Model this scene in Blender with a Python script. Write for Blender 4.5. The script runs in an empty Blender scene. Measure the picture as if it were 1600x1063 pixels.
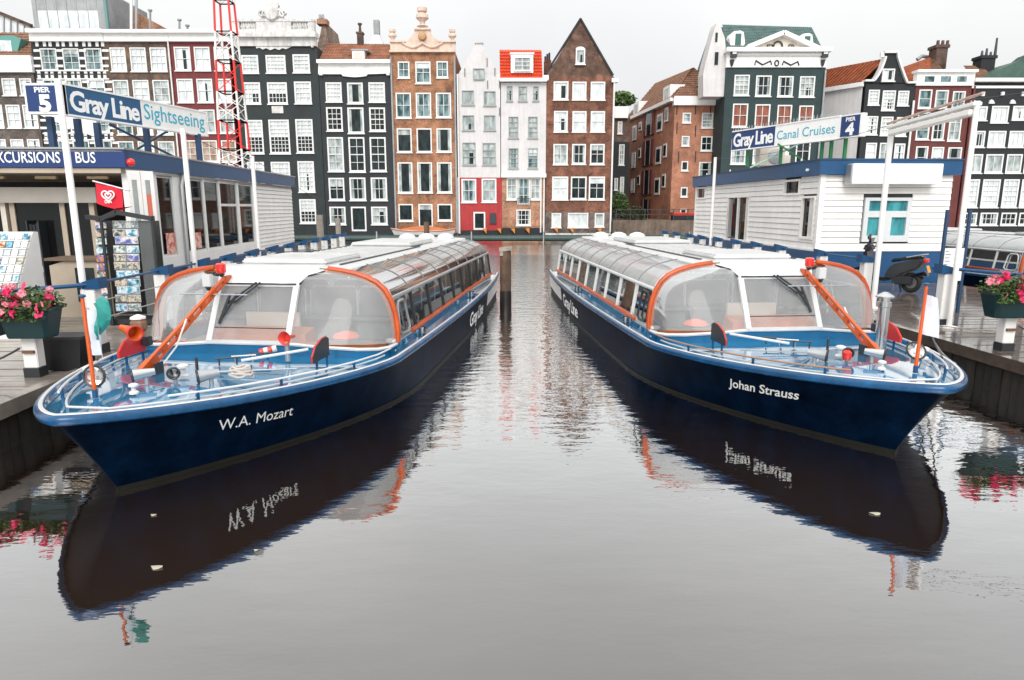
import bpy, bmesh, math, random
from mathutils import Vector, Matrix
random.seed(7)
R = math.radians
scene = bpy.context.scene
col = scene.collection

# ---------------------------------------------------------------- camera
F, PX, PY, HOR, CAMH = 1050.0, 800.0, 531.5, 325.0, 3.0
PITCH = math.atan((PY - HOR) / F)
cam_data = bpy.data.cameras.new('camera')
cam = bpy.data.objects.new('camera', cam_data); col.objects.link(cam)
cam.location = (0, 0, CAMH); cam.rotation_euler = (math.pi / 2 - PITCH, 0, 0)
cam_data.sensor_width = 36; cam_data.lens = F / 1600 * 36
cam_data.clip_start = 0.1; cam_data.clip_end = 2000
scene.camera = cam

# ---------------------------------------------------------------- sky, sun, exposure
SUN_EL, SUN_AZ = R(36), R(183)          # high sun behind thick cloud, behind the viewer
world = bpy.data.worlds.new('World'); scene.world = world; world.use_nodes = True
wn, wl = world.node_tree.nodes, world.node_tree.links
bg = wn['Background']
sky = wn.new('ShaderNodeTexSky'); sky.sky_type = 'NISHITA'; sky.sun_disc = False
sky.sun_elevation = SUN_EL; sky.sun_rotation = SUN_AZ; sky.dust_density = 6; sky.air_density = 1.5
hs = wn.new('ShaderNodeHueSaturation'); hs.inputs['Saturation'].default_value = 0.15; hs.inputs['Value'].default_value = 1.0
wl.new(sky.outputs[0], hs.inputs['Color'])
tc = wn.new('ShaderNodeTexCoord')
cl = wn.new('ShaderNodeTexNoise'); cl.inputs['Scale'].default_value = 2.2; cl.inputs['Detail'].default_value = 4; cl.inputs['Roughness'].default_value = .5
wl.new(tc.outputs['Generated'], cl.inputs['Vector'])
cr = wn.new('ShaderNodeValToRGB')
cr.color_ramp.elements[0].position = .3; cr.color_ramp.elements[0].color = (8.3, 8.45, 8.6, 1)
cr.color_ramp.elements[1].position = .72; cr.color_ramp.elements[1].color = (9.9, 9.9, 9.85, 1)
wl.new(cl.outputs[0], cr.inputs[0])
mx = wn.new('ShaderNodeMixRGB'); mx.inputs[0].default_value = 0.88
wl.new(hs.outputs[0], mx.inputs[1]); wl.new(cr.outputs[0], mx.inputs[2])
# an overcast sky grows brighter evenly from the horizon to overhead (the standard overcast sky)
sz = wn.new('ShaderNodeSeparateXYZ'); wl.new(tc.outputs['Generated'], sz.inputs[0])
mc = wn.new('ShaderNodeMath'); mc.operation = 'MAXIMUM'; mc.inputs[1].default_value = 0; wl.new(sz.outputs[2], mc.inputs[0])
ma_ = wn.new('ShaderNodeMath'); ma_.operation = 'MULTIPLY_ADD'; ma_.inputs[1].default_value = 1.2; ma_.inputs[2].default_value = 1; wl.new(mc.outputs[0], ma_.inputs[0])
vm = wn.new('ShaderNodeVectorMath'); vm.operation = 'SCALE'; wl.new(mx.outputs[0], vm.inputs[0]); wl.new(ma_.outputs[0], vm.inputs['Scale'])
wl.new(vm.outputs[0], bg.inputs['Color']); bg.inputs['Strength'].default_value = 0.0605
sd = bpy.data.lights.new('sun', 'SUN'); sd.energy = 1.5; sd.angle = R(35); sd.color = (1, .97, .93)
sun = bpy.data.objects.new('sun', sd); col.objects.link(sun)
sdir = Vector((math.sin(SUN_AZ) * math.cos(SUN_EL), math.cos(SUN_AZ) * math.cos(SUN_EL), math.sin(SUN_EL)))
sun.rotation_euler = sdir.to_track_quat('Z', 'Y').to_euler(); sun.location = (0, -10, 30)
vs = scene.view_settings
vs.view_transform = 'Standard'; vs.look = 'None'; vs.gamma = 1; vs.use_curve_mapping = False
vs.exposure = 0.55

# ---------------------------------------------------------------- measuring: a point of the photograph on a plane of the place
CP, SP = math.cos(PITCH), math.sin(PITCH)
def ray(px, py):
    a, b = (px - PX) / F, (PY - py) / F
    return Vector((a, CP + b * SP, -SP + b * CP))
def UY(px, py, Y):
    d = ray(px, py); t = Y / d.y
    return Vector((d.x * t, Y, CAMH + d.z * t))
def UZ(px, py, Z):
    d = ray(px, py); t = (Z - CAMH) / d.z
    return Vector((d.x * t, d.y * t, Z))

# ---------------------------------------------------------------- materials
MATS = {}
def s2l(c): return tuple(((x / 255) / 12.92 if x / 255 <= .04045 else ((x / 255 + .055) / 1.055) ** 2.4) for x in c)
def mat(name, color, rough=.6, spec=.5, metal=0, noise=None, bump=None, coat=0, streak=0, ior=None, rnd=0):
    """plain surface with blotchy wear: noise=(scale, amount), bump=(scale, strength), streak = vertical run-off stains"""
    if name in MATS: return MATS[name]
    m = bpy.data.materials.new(name); m.use_nodes = True
    n, l = m.node_tree.nodes, m.node_tree.links
    p = n['Principled BSDF']
    p.inputs['Roughness'].default_value = rough; p.inputs['Metallic'].default_value = metal
    p.inputs['Specular IOR Level'].default_value = spec
    if ior: p.inputs['IOR'].default_value = ior
    if coat: p.inputs['Coat Weight'].default_value = coat; p.inputs['Coat Roughness'].default_value = .04
    c = n.new('ShaderNodeRGB'); c.outputs[0].default_value = (*color, 1)
    out = c.outputs[0]
    t = n.new('ShaderNodeTexCoord')
    if noise:
        for k, (sc, am) in enumerate(((noise[0], noise[1]), (noise[0] * 5.3, noise[1] * .5))):
            nt = n.new('ShaderNodeTexNoise'); nt.inputs['Scale'].default_value = sc; nt.inputs['Detail'].default_value = 5
            nt.inputs['Roughness'].default_value = .6
            l.new(t.outputs['Object'], nt.inputs['Vector'])
            mr = n.new('ShaderNodeMapRange'); mr.inputs['From Min'].default_value = .28; mr.inputs['From Max'].default_value = .72
            mr.inputs['To Min'].default_value = 1 - am; mr.inputs['To Max'].default_value = 1 + am * .7
            l.new(nt.outputs[0], mr.inputs['Value'])
            mm = n.new('ShaderNodeMixRGB'); mm.blend_type = 'MULTIPLY'; mm.inputs[0].default_value = 1
            l.new(out, mm.inputs[1]); l.new(mr.outputs[0], mm.inputs[2]); out = mm.outputs[0]
    if streak:
        mp = n.new('ShaderNodeMapping'); mp.inputs['Scale'].default_value = (3, 3, .25)
        l.new(t.outputs['Object'], mp.inputs[0])
        nt = n.new('ShaderNodeTexNoise'); nt.inputs['Scale'].default_value = 1.3; nt.inputs['Detail'].default_value = 6
        l.new(mp.outputs[0], nt.inputs['Vector'])
        mr = n.new('ShaderNodeMapRange'); mr.inputs['From Min'].default_value = .4; mr.inputs['From Max'].default_value = .68
        mr.inputs['To Min'].default_value = 1; mr.inputs['To Max'].default_value = 1 - streak
        l.new(nt.outputs[0], mr.inputs['Value'])
        mm = n.new('ShaderNodeMixRGB'); mm.blend_type = 'MULTIPLY'; mm.inputs[0].default_value = 1
        l.new(out, mm.inputs[1]); l.new(mr.outputs[0], mm.inputs[2]); out = mm.outputs[0]
    if rnd:
        oi = n.new('ShaderNodeObjectInfo')
        mr = n.new('ShaderNodeMapRange'); mr.inputs['To Min'].default_value = 1 - rnd; mr.inputs['To Max'].default_value = 1 + rnd
        l.new(oi.outputs['Random'], mr.inputs['Value'])
        mm = n.new('ShaderNodeMixRGB'); mm.blend_type = 'MULTIPLY'; mm.inputs[0].default_value = 1
        l.new(out, mm.inputs[1]); l.new(mr.outputs[0], mm.inputs[2]); out = mm.outputs[0]
    l.new(out, p.inputs['Base Color'])
    if bump:
        nt = n.new('ShaderNodeTexNoise'); nt.inputs['Scale'].default_value = bump[0]; nt.inputs['Detail'].default_value = 4
        l.new(t.outputs['Object'], nt.inputs['Vector'])
        b = n.new('ShaderNodeBump'); b.inputs['Strength'].default_value = bump[1]; b.inputs['Distance'].default_value = .02
        l.new(nt.outputs[0], b.inputs['Height']); l.new(b.outputs[0], p.inputs['Normal'])
    MATS[name] = m
    return m

def brick_mat(name, c1, c2, mortar, patch=None, amount=.42):
    """brickwork seen from across the canal: courses too small to pick apart, worn in patches"""
    if name in MATS: return MATS[name]
    m = bpy.data.materials.new(name); m.use_nodes = True
    n, l = m.node_tree.nodes, m.node_tree.links
    p = n['Principled BSDF']; p.inputs['Roughness'].default_value = .85; p.inputs['Specular IOR Level'].default_value = .25
    t = n.new('ShaderNodeTexCoord'); sx = n.new('ShaderNodeSeparateXYZ'); cx = n.new('ShaderNodeCombineXYZ')
    l.new(t.outputs['Object'], sx.inputs[0])
    ad = n.new('ShaderNodeMath'); ad.operation = 'ADD'; l.new(sx.outputs[0], ad.inputs[0]); l.new(sx.outputs[1], ad.inputs[1])
    l.new(ad.outputs[0], cx.inputs[0]); l.new(sx.outputs[2], cx.inputs[1])
    b = n.new('ShaderNodeTexBrick'); b.inputs['Scale'].default_value = 1
    b.inputs['Brick Width'].default_value = .24; b.inputs['Row Height'].default_value = .085; b.inputs['Mortar Size'].default_value = .012
    b.inputs['Color1'].default_value = (*c1, 1); b.inputs['Color2'].default_value = (*c2, 1); b.inputs['Mortar'].default_value = (*mortar, 1)
    l.new(cx.outputs[0], b.inputs['Vector'])
    out = b.outputs[0]
    for sc, am in ((.35, amount), (1.6, amount * .95), (7, amount * .8)):
        nt = n.new('ShaderNodeTexNoise'); nt.inputs['Scale'].default_value = sc; nt.inputs['Detail'].default_value = 6
        l.new(t.outputs['Object'], nt.inputs['Vector'])
        mr = n.new('ShaderNodeMapRange'); mr.inputs['From Min'].default_value = .3; mr.inputs['From Max'].default_value = .7
        mr.inputs['To Min'].default_value = 1 - am; mr.inputs['To Max'].default_value = 1 + am * .8
        l.new(nt.outputs[0], mr.inputs['Value'])
        mm = n.new('ShaderNodeMixRGB'); mm.blend_type = 'MULTIPLY'; mm.inputs[0].default_value = 1
        l.new(out, mm.inputs[1]); l.new(mr.outputs[0], mm.inputs[2]); out = mm.outputs[0]
    if patch:
        nt = n.new('ShaderNodeTexNoise'); nt.inputs['Scale'].default_value = .9; nt.inputs['Detail'].default_value = 8; nt.inputs['Roughness'].default_value = .65
        l.new(t.outputs['Object'], nt.inputs['Vector'])
        mr = n.new('ShaderNodeMapRange'); mr.inputs['From Min'].default_value = .53; mr.inputs['From Max'].default_value = .68
        l.new(nt.outputs[0], mr.inputs['Value'])
        mm = n.new('ShaderNodeMixRGB'); l.new(mr.outputs[0], mm.inputs[0]); l.new(out, mm.inputs[1]); mm.inputs[2].default_value = (*patch, 1); out = mm.outputs[0]
    l.new(out, p.inputs['Base Color'])
    MATS[name] = m
    return m

def glass_mat(name, tint=(.9, .95, .95), haze=.12, hazecol=(.75, .76, .76), refl=1.6, rough=.03):
    """clear or slightly milky boat glazing"""
    m = bpy.data.materials.new(name); m.use_nodes = True
    n, l = m.node_tree.nodes, m.node_tree.links
    n.remove(n['Principled BSDF']); o = n['Material Output']
    tr = n.new('ShaderNodeBsdfTransparent'); tr.inputs[0].default_value = (*tint, 1)
    di = n.new('ShaderNodeBsdfDiffuse'); di.inputs[0].default_value = (*hazecol, 1)
    gl = n.new('ShaderNodeBsdfGlossy'); gl.inputs['Roughness'].default_value = rough
    m1 = n.new('ShaderNodeMixShader')
    t = n.new('ShaderNodeTexCoord'); nt = n.new('ShaderNodeTexNoise'); nt.inputs['Scale'].default_value = 2.5; nt.inputs['Detail'].default_value = 5
    l.new(t.outputs['Object'], nt.inputs['Vector'])
    mr = n.new('ShaderNodeMapRange'); mr.inputs['From Min'].default_value = .3; mr.inputs['From Max'].default_value = .7
    mr.inputs['To Min'].default_value = haze * .88; mr.inputs['To Max'].default_value = haze * 1.12
    l.new(nt.outputs[0], mr.inputs['Value']); l.new(mr.outputs[0], m1.inputs[0])
    l.new(tr.outputs[0], m1.inputs[1]); l.new(di.outputs[0], m1.inputs[2])
    fr = n.new('ShaderNodeFresnel'); fr.inputs['IOR'].default_value = 1.5
    mu = n.new('ShaderNodeMath'); mu.operation = 'MULTIPLY'; mu.inputs[1].default_value = refl; mu.use_clamp = True
    l.new(fr.outputs[0], mu.inputs[0])
    m2 = n.new('ShaderNodeMixShader'); l.new(mu.outputs[0], m2.inputs[0]); l.new(m1.outputs[0], m2.inputs[1]); l.new(gl.outputs[0], m2.inputs[2])
    l.new(m2.outputs[0], o.inputs[0])
    MATS[name] = m
    return m

def pane_mat(name, c_low, c_high, spec=.45):
    """house glass with curtains, dark rooms and pale sky reflections put into its colour; varies from pane to pane"""
    m = bpy.data.materials.new(name); m.use_nodes = True
    n, l = m.node_tree.nodes, m.node_tree.links
    p = n['Principled BSDF']; p.inputs['Roughness'].default_value = .08; p.inputs['Specular IOR Level'].default_value = spec
    t = n.new('ShaderNodeTexCoord'); oi = n.new('ShaderNodeObjectInfo')
    mp = n.new('ShaderNodeMapping'); mp.inputs['Scale'].default_value = (1.6, 1.6, .7)
    ad = n.new('ShaderNodeVectorMath'); ad.operation = 'ADD'
    l.new(t.outputs['Object'], ad.inputs[0])
    cm = n.new('ShaderNodeCombineXYZ'); ml = n.new('ShaderNodeMath'); ml.operation = 'MULTIPLY'; ml.inputs[1].default_value = 50
    l.new(oi.outputs['Random'], ml.inputs[0]); l.new(ml.outputs[0], cm.inputs[0]); l.new(cm.outputs[0], ad.inputs[1])
    l.new(ad.outputs[0], mp.inputs[0])
    nt = n.new('ShaderNodeTexNoise'); nt.inputs['Scale'].default_value = 1.6; nt.inputs['Detail'].default_value = 3
    l.new(mp.outputs[0], nt.inputs['Vector'])
    r = n.new('ShaderNodeValToRGB'); r.color_ramp.elements[0].position = .36; r.color_ramp.elements[1].position = .64
    r.color_ramp.elements[0].color = (*c_low, 1); r.color_ramp.elements[1].color = (*c_high, 1)
    l.new(nt.outputs[0], r.inputs[0]); l.new(r.outputs[0], p.inputs['Base Color'])
    MATS[name] = m
    return m

def print_mat(name, stops, scale=4):
    """a printed picture: patches of colour"""
    m = bpy.data.materials.new(name); m.use_nodes = True
    n, l = m.node_tree.nodes, m.node_tree.links
    p = n['Principled BSDF']; p.inputs['Roughness'].default_value = .35
    t = n.new('ShaderNodeTexCoord'); oi = n.new('ShaderNodeObjectInfo')
    ad = n.new('ShaderNodeVectorMath'); ad.operation = 'ADD'; l.new(t.outputs['Object'], ad.inputs[0])
    cm = n.new('ShaderNodeCombineXYZ'); ml = n.new('ShaderNodeMath'); ml.operation = 'MULTIPLY'; ml.inputs[1].default_value = 90
    l.new(oi.outputs['Random'], ml.inputs[0]); l.new(ml.outputs[0], cm.inputs[0]); l.new(cm.outputs[0], ad.inputs[1])
    nt = n.new('ShaderNodeTexNoise'); nt.inputs['Scale'].default_value = scale; nt.inputs['Detail'].default_value = 3; nt.inputs['Distortion'].default_value = .6
    l.new(ad.outputs[0], nt.inputs['Vector'])
    r = n.new('ShaderNodeValToRGB'); e = r.color_ramp.elements
    e[0].position = .3; e[0].color = (*stops[0], 1); e[1].position = .7; e[1].color = (*stops[-1], 1)
    for i, s in enumerate(stops[1:-1]):
        k = e.new(.3 + .4 * (i + 1) / (len(stops) - 1)); k.color = (*s, 1)
    l.new(nt.outputs[0], r.inputs[0]); l.new(r.outputs[0], p.inputs['Base Color'])
    MATS[name] = m
    return m

white = mat('white_paint', (.84, .83, .81), .45, noise=(1.5, .06), streak=.05)
cream = mat('cream_paint', (.66, .60, .52), .6, noise=(1.5, .10), streak=.15)
white_wall = mat('white_plaster', (.62, .60, .595), .8, noise=(.5, .10), streak=.10)
frame_w = mat('window_white', (.70, .70, .685), .45, noise=(3, .08))
stone_w = mat('carved_stone_white', (.66, .65, .63), .8, noise=(2.2, .25), streak=.25)
stone_c = mat('carved_stone_cream', (.72, .55, .45), .8, noise=(2.2, .18), streak=.2)
dk_green = mat('dark_green_facade', (.015, .023, .025), .7, noise=(.8, .35), streak=.15)
dk_grey = mat('charcoal_facade', (.016, .021, .026), .7, noise=(.8, .35), streak=.15)
black_f = mat('black_facade', (.010, .013, .016), .7, noise=(.8, .4), streak=.12)
teal_f = mat('teal_green_facade', (.013, .036, .038), .65, noise=(.8, .3), streak=.15)
brick_or = brick_mat('orange_brown_brick', (.36, .155, .075), (.28, .11, .055), (.34, .22, .15), patch=(.40, .2, .11))
brick_or2 = brick_mat('pale_brown_brick', (.40, .19, .11), (.34, .155, .09), (.42, .28, .2))
brick_br = brick_mat('brown_brick', (.20, .075, .043), (.145, .055, .034), (.17, .11, .085), patch=(.30, .13, .085))
brick_br_top = brick_mat('brown_grey_brick', (.135, .072, .052), (.105, .055, .04), (.14, .1, .08), patch=(.26, .14, .10))
brick_ware = brick_mat('warehouse_brick', (.42, .16, .085), (.35, .125, .068), (.36, .24, .18), amount=.25)
brick_dkb = brick_mat('dark_brown_brick', (.105, .066, .052), (.085, .05, .04), (.13, .1, .085), patch=(.18, .11, .08))
brick_gr = brick_mat('grey_brown_brick', (.125, .10, .088), (.10, .08, .07), (.15, .13, .12))
brick_cast = brick_mat('brown_patched_brick', (.13, .085, .06), (.10, .062, .045), (.14, .11, .09), patch=(.20, .12, .07))
red_f = mat('oxblood_facade', (.15, .022, .022), .7, noise=(.9, .25), streak=.15)
red_f2 = mat('dark_red_facade', (.125, .026, .022), .7, noise=(.9, .25), streak=.15)
red_base = mat('bright_red_plaster', (.40, .022, .024), .6, noise=(1.1, .25), streak=.2)
black_base = mat('tarred_plinth', (.02, .022, .026), .8, noise=(1.5, .3))
tile_red = mat('bright_red_tiles', (.62, .075, .028), .5, noise=(2.5, .22), bump=(6, .3))
tile_or = mat('orange_tiles', (.40, .12, .05), .75, noise=(1.6, .3), streak=.2)
tile_br = mat('brown_tiles', (.27, .14, .085), .8, noise=(1.8, .4), streak=.25)
tile_gn = mat('grey_green_tiles', (.10, .17, .16), .6, noise=(1.6, .3))
tile_dg = mat('dark_green_tiles', (.045, .095, .075), .6, noise=(1.6, .3))
lead = mat('lead_grey', (.34, .35, .36), .6, noise=(1.2, .2), streak=.2)
P_D = pane_mat('pane_dark', (.003, .007, .008), (.020, .036, .038))
P_T = pane_mat('pane_teal', (.02, .055, .06), (.20, .30, .31))
P_M = pane_mat('pane_grey', (.20, .24, .24), (.50, .55, .54))
P_L = pane_mat('pane_curtain', (.50, .55, .56), (.72, .76, .76))
P_B = pane_mat('pane_brown_curtain', (.13, .045, .03), (.30, .10, .06))
P_W = pane_mat('pane_wooden_shutter', (.26, .17, .12), (.46, .36, .30))
PK = {'d': P_D, 't': P_T, 'm': P_M, 'l': P_L, 'b': P_B, 'w': P_W}

navy = mat('navy_hull', (.0012, .0085, .026), .4, .03, noise=(2.6, .5), streak=.35, bump=(1.4, .25))
blue = mat('deck_blue', (.026, .21, .40), .05, .8, coat=1.0, noise=(1.5, .12), ior=1.7)
MATS['deck_blue'].node_tree.nodes['Principled BSDF'].inputs['Coat IOR'].default_value = 2.3     # standing rainwater on gloss paint
coamblue = mat('coaming_blue', (.012, .125, .27), .2, .4, noise=(1.5, .15))
rubblue = mat('rail_blue', (.006, .072, .185), .25, .4, coat=.15, noise=(3.5, .4))
cblue = mat('cabin_blue', (.008, .068, .175), .35, .5, noise=(1.0, .15))
signblue = mat('sign_navy', (.009, .036, .15), .35, noise=(1, .1))
signteal = mat('sign_blue', (.012, .085, .20), .35, noise=(1, .1))
letter_w = mat('lettering_white', (.82, .83, .82), .5)
letter_t = mat('lettering_turquoise', (.03, .38, .52), .5)
orange = mat('orange_varnish', (.62, .095, .010), .35, .4, coat=.1, noise=(3, .2))
orange_w = mat('orange_wood', (.55, .17, .06), .4, noise=(4, .25))
orange_d = mat('redwood_hoop', (.50, .075, .010), .4, .4, coat=.1, noise=(3, .25))
boatwhite = mat('boat_white', (.66, .665, .66), .3, .5, noise=(1.6, .06), streak=.06)
darkmetal = mat('dark_metal', (.025, .028, .032), .4, .5)
chrome = mat('polished_steel', (.62, .62, .62), .18, metal=1)
greymetal = mat('grey_alloy', (.42, .43, .44), .35, metal=.6, noise=(3, .1))
redp = mat('signal_red', (.62, .028, .016), .3, .5, coat=.3)
redlamp = mat('red_lamp_glass', (.75, .02, .01), .15, .6, coat=.5)
plank = mat('weathered_planks', (.27, .235, .20), .3, .7, coat=.35, noise=(1.2, .35), streak=0, bump=(7, .4), rnd=.25)
plank_r = mat('wet_planks', (.15, .115, .095), .12, .8, coat=.6, noise=(1.2, .35), bump=(5, .3), rnd=.3)
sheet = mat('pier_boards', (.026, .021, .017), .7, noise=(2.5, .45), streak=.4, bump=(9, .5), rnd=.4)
wood_pile = mat('pile_wood', (.14, .085, .055), .8, noise=(3, .45), streak=.4, bump=(10, .6))
wood_grey = mat('grey_pile_wood', (.34, .30, .26), .8, noise=(3, .3), streak=.3, bump=(10, .4))
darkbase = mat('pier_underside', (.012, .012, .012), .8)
green_pl = mat('dark_green_plastic', (.008, .034, .038), .35, noise=(2, .2))
board_w = mat('white_boards', (.84, .82, .79), .55, noise=(1.2, .08), streak=.05, rnd=.035)
beige = mat('beige_panel', (.44, .37, .29), .6, noise=(1, .12))
greyshut = mat('grey_shutter', (.40, .37, .33), .6, noise=(1, .1))
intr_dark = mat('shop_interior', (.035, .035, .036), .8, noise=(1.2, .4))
shelf_mat = mat('shelf_wood', (.16, .11, .075), .7, noise=(2, .3))
seat_mat = mat('seat_vinyl', (.16, .17, .175), .5, noise=(3, .1))
pink = mat('petunia_pink', (.72, .03, .13), .6, rnd=.35)
pink2 = mat('petunia_pale', (.80, .25, .32), .6, rnd=.2)
leafm = mat('petunia_leaf', (.07, .13, .025), .55, noise=(9, .5), rnd=.2)
leafd = mat('bush_leaf', (.035, .06, .018), .6, noise=(5, .6))
pipe_gn = mat('green_boom_pipe', (.028, .062, .056), .45, noise=(1.5, .3), streak=.3)
quay = mat('quay_stone', (.17, .125, .095), .85, noise=(1.6, .4), streak=.35, bump=(4, .5))
crane_r = mat('mast_red', (.72, .022, .016), .45)
crane_w = mat('mast_white', (.78, .76, .74), .5)
greensteel = mat('green_steel', (.01, .16, .05), .5)
bluesteel = mat('blue_steel', (.012, .045, .11), .5)
flagred = mat('pennant_red', (.66, .012, .035), .7)
clear_pl = glass_mat('clear_plastic', (.8, .85, .85), .10, (.6, .63, .62), 1.2, .12)
boat_glass = glass_mat('boat_side_glass', (.80, .85, .85), .03, refl=1.3)
roof_glass = glass_mat('boat_roof_glass', (.74, .77, .77), .70, (.60, .61, .61), refl=1.2, rough=.08)
nose_glass = glass_mat('boat_front_glass', (.90, .92, .92), .24, (.84, .85, .85), refl=.45, rough=.06)
shop_glass = glass_mat('shop_glass', (.12, .22, .21), .01, refl=1.0)
postcards = [print_mat('postcard_sea', [s2l(c) for c in ((50, 110, 160), (225, 232, 232), (90, 160, 190), (30, 70, 80))], 9),
             print_mat('postcard_town', [s2l(c) for c in ((150, 70, 50), (220, 200, 170), (90, 120, 130), (40, 45, 60))], 11),
             print_mat('postcard_old', [s2l(c) for c in ((190, 205, 205), (80, 110, 110), (225, 228, 222), (110, 150, 160))], 10),
             print_mat('postcard_flag', [s2l(c) for c in ((190, 40, 40), (230, 225, 220), (50, 90, 170), (230, 140, 50))], 6)]
posterm = print_mat('ice_poster', [s2l(c) for c in ((215, 60, 50), (235, 210, 190), (200, 45, 40), (240, 220, 215))], 5)
water_m = None

# ---------------------------------------------------------------- mesh building
ORG = {}
class MB:
    def __init__(s): s.v = []; s.f = []
    def quad(s, a, b, c, d):
        k = len(s.v); s.v += [tuple(a), tuple(b), tuple(c), tuple(d)]; s.f.append((k, k + 1, k + 2, k + 3)); return s
    def poly(s, pts):
        k = len(s.v); s.v += [tuple(p) for p in pts]; s.f.append(tuple(range(k, k + len(pts)))); return s
    def box(s, x0, y0, z0, x1, y1, z1):
        k = len(s.v)
        s.v += [(x0, y0, z0), (x1, y0, z0), (x1, y1, z0), (x0, y1, z0), (x0, y0, z1), (x1, y0, z1), (x1, y1, z1), (x0, y1, z1)]
        s.f += [(k, k + 3, k + 2, k + 1), (k + 4, k + 5, k + 6, k + 7), (k, k + 1, k + 5, k + 4), (k + 1, k + 2, k + 6, k + 5), (k + 2, k + 3, k + 7, k + 6), (k + 3, k, k + 4, k + 7)]
        return s
    def obox(s, c, ax, ay, az):
        """box about centre c with half-axis vectors"""
        c, ax, ay, az = Vector(c), Vector(ax), Vector(ay), Vector(az); k = len(s.v)
        for z in (-1, 1):
            for (x, y) in ((-1, -1), (1, -1), (1, 1), (-1, 1)): s.v.append(tuple(c + ax * x + ay * y + az * z))
        s.f += [(k, k + 3, k + 2, k + 1), (k + 4, k + 5, k + 6, k + 7), (k, k + 1, k + 5, k + 4), (k + 1, k + 2, k + 6, k + 5), (k + 2, k + 3, k + 7, k + 6), (k + 3, k, k + 4, k + 7)]
        return s
    def bar(s, a, b, w, h=None, up=(0, 0, 1)):
        a, b = Vector(a), Vector(b); d = b - a; L = d.length
        if L < 1e-6: return s
        d /= L; up = Vector(up)
        if abs(d.dot(up)) > .98: up = Vector((0, 1, 0))
        sd = d.cross(up).normalized(); u2 = sd.cross(d)
        return s.obox((a + b) / 2, d * L / 2, sd * w / 2, u2 * (h or w) / 2)
    def tube(s, pts, r, n=8, cap=True, closed=False):
        pts = [Vector(p) for p in pts]; k = len(s.v); m = len(pts)
        rr = r if isinstance(r, (list, tuple)) else [r] * m
        prev = None
        for i, p in enumerate(pts):
            if closed: d = pts[(i + 1) % m] - pts[i - 1]
            else: d = pts[min(i + 1, m - 1)] - pts[max(i - 1, 0)]
            d.normalize()
            if prev is None:
                up = Vector((0, 0, 1)) if abs(d.z) < .9 else Vector((1, 0, 0))
                a = d.cross(up).normalized()
            else:
                a = (prev - d * prev.dot(d)).normalized()
            prev = a; b = d.cross(a)
            for j in range(n):
                t = 2 * math.pi * j / n
                s.v.append(tuple(p + (a * math.cos(t) + b * math.sin(t)) * rr[i]))
        for i in range(m if closed else m - 1):
            i2 = (i + 1) % m
            for j in range(n):
                s.f.append((k + i * n + j, k + i * n + (j + 1) % n, k + i2 * n + (j + 1) % n, k + i2 * n + j))
        if cap and not closed:
            s.f.append(tuple(k + j for j in range(n))[::-1]); s.f.append(tuple(k + (m - 1) * n + j for j in range(n)))
        return s
    def lathe(s, prof, c=(0, 0, 0), axis=(0, 0, 1), n=14):
        """prof: list of (radius, height) along axis"""
        c = Vector(c); d = Vector(axis).normalized()
        a = d.orthogonal().normalized(); b = d.cross(a); k = len(s.v)
        for (r, h) in prof:
            for j in range(n):
                t = 2 * math.pi * j / n
                s.v.append(tuple(c + d * h + (a * math.cos(t) + b * math.sin(t)) * max(r, .0005)))
        for i in range(len(prof) - 1):
            for j in range(n):
                s.f.append((k + i * n + j, k + i * n + (j + 1) % n, k + (i + 1) * n + (j + 1) % n, k + (i + 1) * n + j))
        s.f.append(tuple(k + j for j in range(n))[::-1]); s.f.append(tuple(k + (len(prof) - 1) * n + j for j in range(n)))
        return s
    def grid(s, rows):
        k = len(s.v); m = len(rows[0])
        for r in rows: s.v += [tuple(p) for p in r]
        for i in range(len(rows) - 1):
            for j in range(m - 1):
                s.f.append((k + i * m + j, k + i * m + j + 1, k + (i + 1) * m + j + 1, k + (i + 1) * m + j))
        return s
    def prism(s, poly, off):
        """polygon (3-D points) pushed along off"""
        off = Vector(off); k = len(s.v); m = len(poly)
        s.v += [tuple(p) for p in poly] + [tuple(Vector(p) + off) for p in poly]
        s.f.append(tuple(range(k, k + m))); s.f.append(tuple(range(k + 2 * m - 1, k + m - 1, -1)))
        for i in range(m): s.f.append((k + i, k + m + i, k + m + (i + 1) % m, k + (i + 1) % m))
        return s
    def mesh(s, name, off=None, bevel=0, smooth=False, recalc=True):
        me = bpy.data.meshes.new(name)
        vs_ = s.v if off is None else [(x - off[0], y - off[1], z - off[2]) for x, y, z in s.v]
        me.from_pydata(vs_, [], s.f)
        if recalc or bevel:
            bm = bmesh.new(); bm.from_mesh(me)
            if bevel:
                bmesh.ops.remove_doubles(bm, verts=bm.verts, dist=1e-5)
                bmesh.ops.bevel(bm, geom=[e for e in bm.edges], offset=bevel, segments=2, affect='EDGES', clamp_overlap=True)
            if recalc: bmesh.ops.recalc_face_normals(bm, faces=bm.faces)
            bm.to_mesh(me); bm.free()
        if smooth:
            me.polygons.foreach_set('use_smooth', [True] * len(me.polygons))
            try: me.set_sharp_from_angle(angle=R(40))
            except Exception: pass
        me.update()
        return me

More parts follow.
